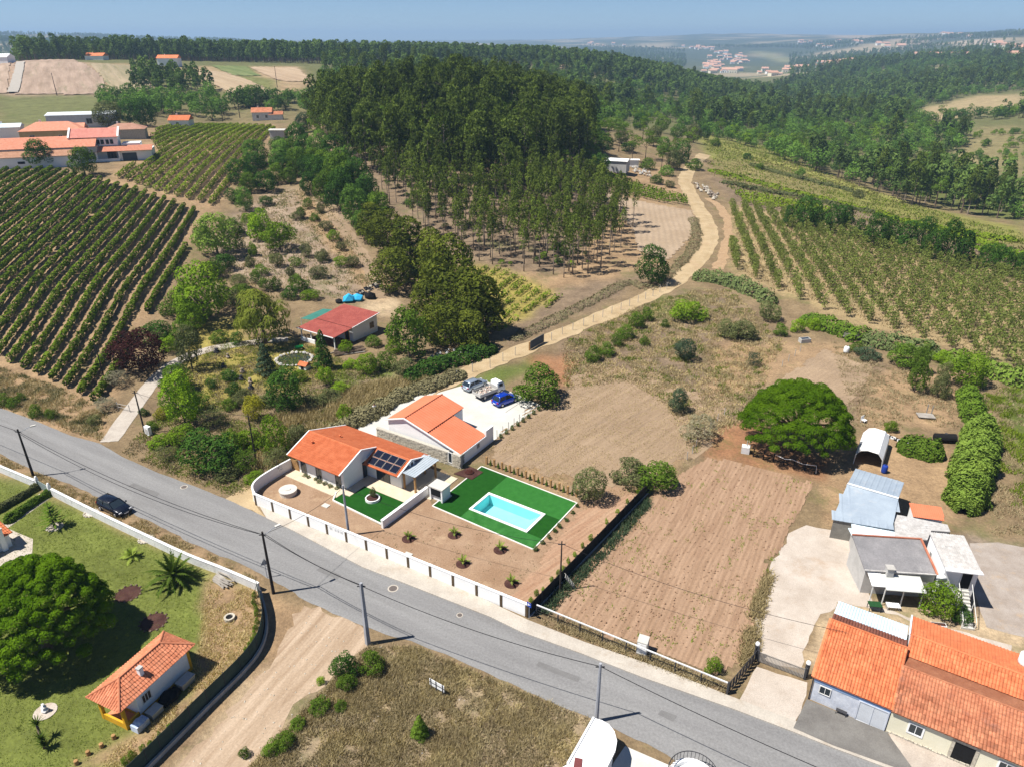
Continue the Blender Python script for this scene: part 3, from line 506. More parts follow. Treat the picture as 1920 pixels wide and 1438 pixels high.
for k in range(4):
    proto('round', k, lambda rg: trunkmesh('trunk', .42, .03, 5, .26, .7, rg=rg), lambda rg: lobes_round(36, rg, .47, .36, .43, .155, 1.1, .08), 7600, .046, 'mid', low=-.95)
    proto('loose', k, lambda rg: trunkmesh('trunk', .40, .028, 6, .30, .75, rg=rg), lambda rg: lobes_round(26, rg, .47, .40, .43, .135, 1.1, .1), 5000, .05, 'mid', out=.55, low=-.95)
    proto('bush', k, lambda rg: trunkmesh('stems', .3, .02, 5, .2, .5, rg=rg), lambda rg: lobes_round(22, rg, .42, .40, .46, .16, 1.1, .08), 4600, .054, 'mid', out=.6, low=-.95)
    proto('twiggy', k, lambda rg: trunkmesh('stems', .5, .02, 9, .36, .85, rg=rg), lambda rg: lobes_round(22, rg, .45, .36, .38, .13), 3000, .06, 'olive', asp=.22, out=.35)
    proto('conifer', k, lambda rg: trunkmesh('trunk', .9, .03, 0, rg=rg), lambda rg: [((1 - z) * .30 * math.cos(a * 2.4), (1 - z) * .30 * math.sin(a * 2.4), z, .13 * (1.1 - z) + .05, .13 * (1.1 - z) + .05, .09) for a, z in enumerate(np.linspace(.1, .94, 34))], 3600, .055, 'dark', droop=.6)
    proto('macro', k, lambda rg: trunkmesh('trunk', .7, .035, 4, .2, .8, rg=rg), lambda rg: [(.27 * math.cos(a * 2.4) * (1.15 - z) * rg.uniform(.6, 1.3), .27 * math.sin(a * 2.4) * (1.15 - z) * rg.uniform(.6, 1.3), z, .13 * rg.uniform(.7, 1.2), .13 * rg.uniform(.7, 1.2), .12) for a, z in enumerate(np.linspace(.12, .92, 36))], 4600, .06, 'macro', asp=.4, out=.6)
    proto('willow', k, lambda rg: trunkmesh('trunk', .5, .035, 6, .3, .8, rg=rg), lambda rg: [(x, y, z * .92, r, r, r * 1.5) for x, y, z, r, _, _ in lobes_round(26, rg, .5, .36, .30, .14, 1, .18)], 5600, .085, 'willow', asp=.2, out=.75, droop=2.2)
    # eucalyptus, 1 unit = 1 m, about 14 m tall
    proto('euc', k, lambda rg: trunkmesh('trunk', 11, .16, 6, 1.1, 12, M_BARKE, rg), lambda rg: [(rg.normal() * .75 * (1.2 - abs(z - 9) / 7), rg.normal() * .75 * (1.2 - abs(z - 9) / 7), z, *(rg.uniform(.8, 1.5) * (1.25 - abs(z - 8.5) / 9) * np.array((1.05, 1.05, 1.25)))) for z in np.linspace(4.0, 13.4, 16)], 1800, .62, 'euc', asp=.42, out=.45, droop=1.2)
    proto('eucslim', k, lambda rg: trunkmesh('trunk', 11.5, .13, 5, .8, 11.6, M_BARKE, rg), lambda rg: [(rg.normal() * .4, rg.normal() * .4, z, *(rg.uniform(.75, 1.25) * (1.1 - abs(z - 9.8) / 6) * np.array((1, 1, 1.25)))) for z in np.linspace(6.6, 12.8, 9)], 760, .5, 'eucy', asp=.42, out=.45, droop=1.2)
    proto('pinetree', k, lambda rg: trunkmesh('trunk', 8, .16, 6, 1.6, 9, None, rg), lambda rg: [(rg.normal() * 1.5, rg.normal() * 1.5, rg.uniform(5.5, 10), *(rg.uniform(.8, 1.4) * np.array((1.1, 1.1, .75)))) for _ in range(14)], 1400, .5, 'pine', asp=.3, out=.6)
    proto('orchard', k, lambda rg: trunkmesh('trunk', 2.2, .035, 4, .35, 2.3, None, rg), lambda rg: [(rg.normal() * .22, rg.normal() * .22, z, *(rg.uniform(.28, .5) * np.array((1, 1, 1.2)))) for z in np.linspace(.7, 2.9, 7)], 240, .34, 'orch', asp=.4, out=.4)
    proto('midtree', k, lambda rg: trunkmesh('trunk', 3.5, .2, 3, 1.5, 5, None, rg), lambda rg: [(l[0] * 9, l[1] * 9, l[2] * 8, l[3] * 9, l[4] * 9, l[5] * 8) for l in lobes_round(15, rg, .48, .32, .36, .18)], 1150, .72, 'wood', out=.6, low=-.9)
    proto('midbright', k, lambda rg: trunkmesh('trunk', 3.5, .2, 3, 1.5, 5, None, rg), lambda rg: [(l[0] * 8, l[1] * 8, l[2] * 6.5, l[3] * 8, l[4] * 8, l[5] * 6.5) for l in lobes_round(11, rg, .5, .33, .30, .2)], 900, .7, 'bright', out=.6)
    proto('fartree', k, lambda rg: trunkmesh('trunk', 6, .2, 0, 1, 5, None, rg), lambda rg: [(rg.normal() * 1.3, rg.normal() * 1.3, z, *(rg.uniform(1, 1.6) * np.array((1, 1, 1.25)))) for z in np.linspace(4, 10.5, 7)], 330, 1.15, 'far', out=.55)
def joined(ty, k, mats=None):             # trunk and crown of one prototype as one mesh, for masses of trees
    tm, cm = PROTO[ty][k]; n1, n2 = len(tm.vertices), len(cm.vertices); mb = MB()
    v1 = np.zeros(n1 * 3, np.float32); tm.vertices.foreach_get('co', v1); v2 = np.zeros(n2 * 3, np.float32); cm.vertices.foreach_get('co', v2)
    mb.v = [tuple(q) for q in v1.reshape(-1, 3)] + [tuple(q) for q in v2.reshape(-1, 3)]
    mb.f = [tuple(p_.vertices) for p_ in tm.polygons] + [tuple(i + n1 for i in p_.vertices) for p_ in cm.polygons]; mb.m = [0] * len(tm.polygons) + [1] * len(cm.polygons)
    return mb.mesh(ty + '_whole', [tm.materials[0], cm.materials[0]])
WHOLE = {}
def whole(ty, k):
    if (ty, k) not in WHOLE: WHOLE[ty, k] = joined(ty, k)
    return WHOLE[ty, k]
def mass(name, pts, scales, kinds, label, pick=None):
    """a wood nobody could count: one object, trees set on its points by geometry nodes"""
    col_ = bpy.data.collections.new(name + '_kinds')
    for ty, k in kinds: col_.objects.link(bpy.data.objects.new('kind_%s_%d' % (ty, k), whole(ty, k)))
    me = bpy.data.meshes.new(name); me.vertices.add(len(pts)); me.vertices.foreach_set('co', np.asarray(pts, np.float32).ravel())
    for nm, ty, data in (('size', 'FLOAT', np.asarray(scales, np.float32)), ('turn', 'FLOAT', rng.uniform(0, 6.28, len(pts)).astype(np.float32)), ('pick', 'INT', (rng.integers(0, len(kinds), len(pts)) if pick is None else pick).astype(np.int32))):
        me.attributes.new(nm, ty, 'POINT').data.foreach_set('value', data)
    me.update(); o_ = link(name, me); g = bpy.data.node_groups.new(name + '_nodes', 'GeometryNodeTree')
    g.interface.new_socket('Geometry', in_out='INPUT', socket_type='NodeSocketGeometry'); g.interface.new_socket('Geometry', in_out='OUTPUT', socket_type='NodeSocketGeometry')
    gi, go, ip, ci = g.nodes.new('NodeGroupInput'), g.nodes.new('NodeGroupOutput'), g.nodes.new('GeometryNodeInstanceOnPoints'), g.nodes.new('GeometryNodeCollectionInfo')
    ci.inputs['Collection'].default_value = col_; ci.inputs['Separate Children'].default_value = True; ci.inputs['Reset Children'].default_value = True
    def attr(nm, ty):
        a_ = g.nodes.new('GeometryNodeInputNamedAttribute'); a_.data_type = ty; a_.inputs['Name'].default_value = nm
        return [s_ for s_ in a_.outputs if s_.enabled and s_.name == 'Attribute'][0]
    cx = g.nodes.new('ShaderNodeCombineXYZ'); lk = g.links.new
    lk(gi.outputs[0], ip.inputs['Points']); lk(ci.outputs[0], ip.inputs['Instance']); ip.inputs['Pick Instance'].default_value = True
    lk(attr('pick', 'INT'), ip.inputs['Instance Index']); lk(attr('turn', 'FLOAT'), cx.inputs[2]); lk(cx.outputs[0], ip.inputs['Rotation']); lk(attr('size', 'FLOAT'), ip.inputs['Scale']); lk(ip.outputs[0], go.inputs[0])
    md = o_.modifiers.new('nodes', 'NODES'); md.node_group = g; struct(o_, 'stuff'); o_['label'] = label; o_['category'] = 'wood'
    return o_
def grid_pts(poly, spacing, rmin, rmax, jit=.35, ang=0, th0=-.72, th1=.72):
    """jittered planting grid on the ground whose places, seen in the photograph, lie inside a pixel polygon"""
    x = np.arange(rmax * math.sin(th0), rmax * math.sin(th1), spacing); y = np.arange(rmin * .75, rmax, spacing); X, Y = np.meshgrid(x, y)
    X, Y = X.ravel(), Y.ravel(); ca_, sa_ = math.cos(ang), math.sin(ang); X, Y = X * ca_ - Y * sa_, X * sa_ + Y * ca_
    X = X + rng.normal(size=len(X)) * spacing * jit; Y = Y + rng.normal(size=len(Y)) * spacing * jit
    r = np.hypot(X, Y); k = (r > rmin) & (r < rmax) & (Y > 20); X, Y = X[k], Y[k]; Z = T(X, Y); a, b = proj(X, Y, Z)
    k = inpoly(a, b, poly) if poly else (a > -250) & (a < 2170) ; return np.stack([X[k], Y[k], Z[k]], 1)
def put_tree(ty, name, p, scl, label, cat='tree', group=None, mat=None, rz=None, k=None, parts=True):
    k = random.randrange(len(PROTO[ty])) if k is None else k; rz = random.uniform(0, 6.28) if rz is None else rz
    if not parts:
        o_ = link(name, whole(ty, k), None, p, rz, scl)
        if mat: o_.material_slots[1].link = 'OBJECT'; o_.material_slots[1].material = LM[mat]
        return tag(o_, label, cat, group)
    t_ = thing(name, label, cat, p, rz, group); t_.scale = scl if hasattr(scl, '__len__') else (scl,) * 3
    tm, cm = PROTO[ty][k]; tn = 'stems' if ty in ('bush', 'twiggy') else 'trunk'
    link(tn, tm, t_); c_ = link('foliage' if tn == 'stems' else 'crown', cm, t_)
    if mat: c_.material_slots[0].link = 'OBJECT'; c_.material_slots[0].material = LM[mat]
    return t_
# ---- the eucalyptus wood on the hill and its plantation
HILL = [(590,278),(640,300),(700,335),(830,375),(950,375),(1040,355),(1115,305),(1110,240),(1000,190),(850,172),(740,168),(640,195),(595,240)]
PLANT = [(690,345),(700,335),(830,375),(950,375),(1040,355),(1100,362),(1150,392),(1190,425),(1150,490),(1085,532),(1000,520),(885,490),(840,468),(765,420)]
hp = grid_pts(HILL, 4.6, 180, 420, .32); pp = grid_pts(PLANT, 3.9, 120, 260, .2, .55)
allp = [(p, 'euc', random.uniform(.72, 1.5)) for p in hp] + [(p, 'eucslim', random.uniform(.72, 1.08)) for p in pp]
allp.sort(key=lambda q: np.hypot(q[0][0], q[0][1]) / q[2]); near, rest = allp[:300], allp[300:]
pinesat = np.array([W(*q) for q in [(745,250),(780,235),(720,262),(930,262),(960,255),(990,240),(1020,265),(820,262),(860,300),(690,250)]])
for p, ty, s in near:
    put_tree(ty, 'eucalyptus_tree', tuple(p), s, 'slender eucalyptus tree standing in the plantation below the hill wood' if ty == 'eucslim' else 'tall grey-green eucalyptus at the front of the hill wood', group='eucalyptus trees of the plantation' if ty == 'eucslim' else 'eucalyptus trees fronting the hill wood')
r1 = [q for q in rest if q[1] == 'euc']; r2 = [q for q in rest if q[1] == 'eucslim']
mass('eucalyptus_wood', [q[0] for q in r1], [q[2] for q in r1], [('euc', k) for k in range(4)] + [('euc', 0), ('euc', 2), ('midbright', 2), ('pinetree', 1)], 'dense dark eucalyptus wood covering the central hill')
if r2: mass('eucalyptus_plantation', [q[0] for q in r2], [q[2] for q in r2], [('eucslim', k) for k in range(4)], 'farther thin eucalyptus stems of the plantation')
pk_ = grid_pts([(690,300),(760,240),(880,230),(1000,235),(1060,270),(1000,310),(860,320)], 13, 180, 330, .4)
for p in pk_: put_tree('pinetree', 'pine_tree', tuple(p), random.uniform(1.15, 1.5), 'brighter green pine among the eucalyptus on the hill', group='pines inside the hill wood')
ug = grid_pts([(590,275),(640,298),(700,333),(770,400),(870,485),(1000,515),(1085,528),(1120,480),(1000,450),(850,400),(700,310),(610,255)], 4.2, 120, 330, .45); ug = ug[vnoise(ug[:, 0] / 9, ug[:, 1] / 9, 51) > .5]
mass('wood_undergrowth', ug, rng.uniform(.12, .38, len(ug)), [('midbright', 0), ('midtree', 1), ('midtree', 2), ('midbright', 3)], 'low bushes growing among the eucalyptus stems')
# ---- woods of the ridge, the valley and the far hills
def band(x0, x1, r0, r1, spacing):
    P = grid_pts(None, spacing, min(r0) , max(r1)); a = (np.arctan2(P[:, 0], P[:, 1])); pxs = 960 + np.tan(a) * F * (CP + .45 * SP)
    f = np.interp(pxs, x0, r0); g = np.interp(pxs, x0, r1); r = np.hypot(P[:, 0], P[:, 1]); return P[(r > f) & (r < g) & (pxs > x0[0]) & (pxs < x0[-1])]
rp = band([35, 300, 600, 800, 1000, 1200, 1450], None, [690, 695, 700, 740, 800, 780, 800], [900, 960, 1000, 1020, 1080, 1080, 1100], 7.5)
mass('ridge_woodland', rp, rng.uniform(.95, 1.55, len(rp)), [('fartree', k) for k in range(4)], 'long dark wood of eucalyptus and pine along the far ridge')
VAL = [(1108,300),(1130,235),(1240,225),(1310,252),(1420,280),(1500,312),(1600,350),(1700,388),(1790,415),(1860,420),(1920,410),(1900,385),(1830,350),(1770,325),(1780,295),(1830,250),(1920,232),(2150,230),(2150,206),(1920,208),(1750,228),(1690,216),(1830,178),(1920,172),(2150,165),(2150,100),(1900,105),(1650,108),(1550,134),(1480,160),(1420,176),(1330,160),(1200,128),(1090,118),(1000,130),(900,150),(600,130),(590,200),(900,200)]
CLEAR = [[(1740,126),(1805,128),(1795,140),(1748,139)], [(1540,205),(1600,215),(1590,228),(1530,216)], [(1470,200),(1500,205),(1495,214),(1465,208)], [(1140,108),(1245,152),(1235,160),(1130,122)], [(1000,110),(1090,127),(1075,137),(1000,127)]]
vp = np.concatenate([grid_pts(VAL, 8.0, 330, 700), grid_pts(VAL, 9.5, 700, 1900)])
a, b = proj(vp[:, 0], vp[:, 1], vp[:, 2]); k = np.ones(len(vp), bool)
for q in CLEAR: k &= ~inpoly(a, b, q)
k &= ~((np.hypot(vp[:, 0], vp[:, 1]) < 470) & (a < 1000)); vp = vp[k]
n1 = vnoise(vp[:, 0] / 75, vp[:, 1] / 75, 61) + .35 * vnoise(vp[:, 0] / 25, vp[:, 1] / 25, 62); n2 = vnoise(vp[:, 0] / 110, vp[:, 1] / 60, 63) + .3 * vnoise(vp[:, 0] / 35, vp[:, 1] / 35, 64)
kp = ~((n2 > .98) & (np.hypot(vp[:, 0], vp[:, 1]) > 520)); vp, n1 = vp[kp], n1[kp]; jt_ = rng.uniform(-.25, .25, len(vp)); VK = [('fartree', 0), ('fartree', 1), ('fartree', 2), ('euc', 1), ('midtree', 0), ('midtree', 1), ('midtree', 2), ('midtree', 3), ('pinetree', 0), ('midbright', 0), ('midbright', 1), ('midbright', 2)]
pk = np.where(n1 + jt_ < .55, rng.integers(0, 4, len(vp)), np.where(n1 + jt_ < .9, rng.integers(4, 9, len(vp)), rng.integers(7, 12, len(vp))))
order = sorted(range(len(VK)), key=lambda q: 'kind_%s_%d' % VK[q]); inv_ = np.zeros(len(VK), int); inv_[order] = np.arange(len(VK))   # collection children come in name order
mass('valley_woodland', vp, rng.uniform(.7, 1.35, len(vp)) * np.where(n1 > .6, .85, 1.2), VK, 'mixed green woodland filling the valley on the right', inv_[pk])
sp_ = grid_pts([(1740,330),(1790,295),(1830,250),(1920,240),(2060,240),(2060,430),(1920,425),(1850,388),(1800,352)], 7, 330, 620, .45); sp_ = sp_[vnoise(sp_[:, 0] / 22, sp_[:, 1] / 14, 41) > .42]
mass('slope_scrub', sp_, rng.uniform(.22, .6, len(sp_)), [('midbright', k) for k in range(4)] + [('midtree', 0), ('midtree', 1)], 'scattered green scrub on the right hand valley slope')
fp = grid_pts(None, 24, 1050, 5200, .45); a, b = proj(fp[:, 0], fp[:, 1], fp[:, 2]); nz = vnoise(fp[:, 0] / 210, fp[:, 1] / 210, 12) + .4 * vnoise(fp[:, 0] / 70, fp[:, 1] / 70, 13)
f2v = vnoise(fp[:, 0] / 260, fp[:, 1] / 190, 31); fp = fp[(nz > .55) & (f2v < .66) & ~((a > 1285) & (a < 1480) & (b > 92) & (b < 165))]
mass('far_woodland', fp, rng.uniform(.9, 1.7, len(fp)), [('fartree', k) for k in range(4)], 'scattered hazy woods on the distant hills')
# ---- vineyards: every row is a thing of its own
M_STAKE = M('vine_stake', (.20,.15,.11), (.28,.22,.17), small=.2)
def clip_rows(poly, a, b, spacing):
    a, b = np.array(a), np.array(b); d = (b - a) / np.hypot(*(b - a)); nr = np.array([-d[1], d[0]]); P = np.array(poly); q = P @ nr; out = []
    for c_ in np.arange(q.min() + spacing * .5, q.max(), spacing):
        xs = []
        for i in range(len(P)):
            q0, q1 = q[i], q[(i + 1) % len(P)]
            if (q0 - c_) * (q1 - c_) < 0:
                f = (c_ - q0) / (q1 - q0); xs.append(float((P[i] + (P[(i + 1) % len(P)] - P[i]) * f) @ d))
        xs.sort()
        for s0, s1 in zip(xs[::2], xs[1::2]):
            if s1 - s0 > 5: out.append((s0, s1, c_, d, nr))
    return out
def vine_rows(poly, a, b, spacing, label, group, mat, hw=.5, hh=.58, zc=.9, dens=70, size=.44, cat='vine row', name='vine_row', gap=.2):
    segs = clip_rows(poly, a, b, spacing)
    for i, (s0, s1, c_, d, nr) in enumerate(segs):
        n = int((s1 - s0) * dens); s = rng.uniform(s0, s1, n); g = vnoise(s / 1.1, s * 0 + i * 7.3, 5) + .5 * vnoise(s / 7, s * 0 + i * 3.1, 6)
        s = s[g > gap]; n = len(s); an = rng.uniform(0, 6.283, n); wv = .5 + .85 * vnoise(s / .75, s * 0 + i * 5.7, 9); rad = rng.uniform(.75, 1.05, n) * wv
        off = np.cos(an) * hw * rad; z = zc + np.sin(an) * hh * rad; x = d[0] * s + nr[0] * (c_ + off); y = d[1] * s + nr[1] * (c_ + off); tz = T(d[0] * s + nr[0] * c_, d[1] * s + nr[1] * c_)
        o0 = d * (s0 + s1) / 2 + nr * c_; oz = Tz(*o0)
        P = np.stack([x - o0[0], y - o0[1], tz + np.maximum(z, .12) - oz], 1); nn = np.stack([nr[0] * np.cos(an), nr[1] * np.cos(an), np.sin(an)], 1)
        nn = nrm_(nn * .6 + nrm_(rng.normal(size=(n, 3))) * .4); tg = rng.normal(size=(n, 3)); tg = nrm_(tg - (tg * nn).sum(1, keepdims=True) * nn); bt = np.cross(nn, tg); sz = size * rng.uniform(.6, 1.35, n)[:, None]
        V = np.stack([P + tg * sz * .5, P + bt * sz * .42, P - tg * sz * .5, P - bt * sz * .42], 1).reshape(-1, 3)
        t_ = thing(name, label % nth(i), cat, (o0[0], o0[1], oz), 0, group)
        link('foliage', fastmesh('vine_foliage', V, np.arange(len(V)).reshape(-1, 4), [LM[mat]]), t_)
        mb = MB()
        for sk in np.arange(s0 + .4, s1, 2.6 if s1 - s0 < 60 else 4.0):
            q = d * sk + nr * c_; zz = Tz(*q) - oz; mb.bar((q[0] - o0[0], q[1] - o0[1], zz - .05), (q[0] - o0[0], q[1] - o0[1], zz + .95), .09)
        struct(part('stems', mb, M_STAKE, t_), 'stuff')
VY1 = [W(*q) for q in [(-60,340),(0,322),(95,318),(200,343),(300,372),(372,398),(345,480),(305,565),(265,600),(235,690),(190,760),(150,742),(115,724),(40,692),(-60,640),(-180,600)]]
vine_rows(VY1, W(180,737), W(352,447), 2.9, 'dark green vine row, %s counted from the road end of the large left vineyard', 'rows of the large left vineyard', 'vine')
VY2 = [W(*q) for q in [(205,332),(300,362),(400,388),(432,350),(470,300),(520,240),(400,237),(300,240),(285,262),(298,285),(270,305)]]
vine_rows(VY2, W(395,378), W(512,243), 3.3, 'yellow-green vine row, %s counted across the upper vineyard', 'rows of the upper vineyard', 'viney', .72, .65, 1.0, 44, .44)
VY3 = [W(*q) for q in [(868,502),(940,505),(1058,560),(1000,590),(945,622),(905,600)]]
vine_rows(VY3, W(905,600), W(1000,530), 2.7, 'low yellow-green vine row, %s in the small plot below the plantation', 'rows of the small yellow vineyard', 'viney', .7, .4, .55, 24, .42, gap=.55)
VY4 = [W(*q) for q in [(1118,322),(1150,332),(1285,372),(1290,388),(1230,380),(1140,352)]]
vine_rows(VY4, W(1140,345), W(1285,382), 2.6, 'dense dark vine row, %s in the strip below the white shed', 'rows of the strip by the shed', 'vine', .7, .6, 1.1, 14, .55, gap=.3)
VY5 = [W(*q) for q in [(1372,362),(1420,368),(1560,395),(1540,408),(1400,385)]]
vine_rows(VY5, W(1375,368), W(1545,402), 2.8, 'bright vine row, %s in the strip behind the orchard', 'rows of the strip behind the orchard', 'viney', .7, .6, 1.1, 12, .6, gap=.3)
VY6 = [W(*q) for q in [(1700,430),(1920,480),(2000,500),(2000,530),(1920,505),(1840,480),(1780,455)]]
vine_rows(VY6, W(1720,436), W(1920,490), 2.8, 'far bright vine row, %s beyond the pines at the right', 'rows beyond the dark pines', 'bright', .8, .6, 1.1, 12, .6, gap=.2)
# ---- the young orchard on the right
ORC = [W(*q) for q in [(1368,392),(1400,388),(1470,405),(1560,425),(1640,455),(1760,490),(1920,530),(2080,570),(2080,715),(1920,700),(1800,662),(1700,630),(1600,598),(1500,568),(1430,530),(1370,500)]]
segs = clip_rows(ORC, W(1440,560), W(1378,395), 3.6); op = []
for i, (s0, s1, c_, d, nr) in enumerate(segs):
    for s in np.arange(s0, s1, 1.95):
        if random.random() < .93: q = d * (s + random.uniform(-.2, .2)) + nr * (c_ + random.uniform(-.25, .25)); op.append((q[0], q[1], Tz(*q)))
op = [q for q in op if -60 < proj(np.array(q[0]), np.array(q[1]), np.array(q[2]))[0] < 1990]
op.sort(key=lambda q: math.hypot(q[0], q[1]))
for q in op[:300]: put_tree('orchard', 'young_fruit_tree', q, random.uniform(.9, 1.35), 'slim young fruit tree near the hedge side of the large orchard', 'fruit tree', 'young trees of the orchard', parts=False)
if op[300:]: mass('orchard_trees', op[300:], rng.uniform(.9, 1.35, len(op) - 300), [('orchard', k) for k in range(4)], 'farther slim fruit trees of the large orchard')
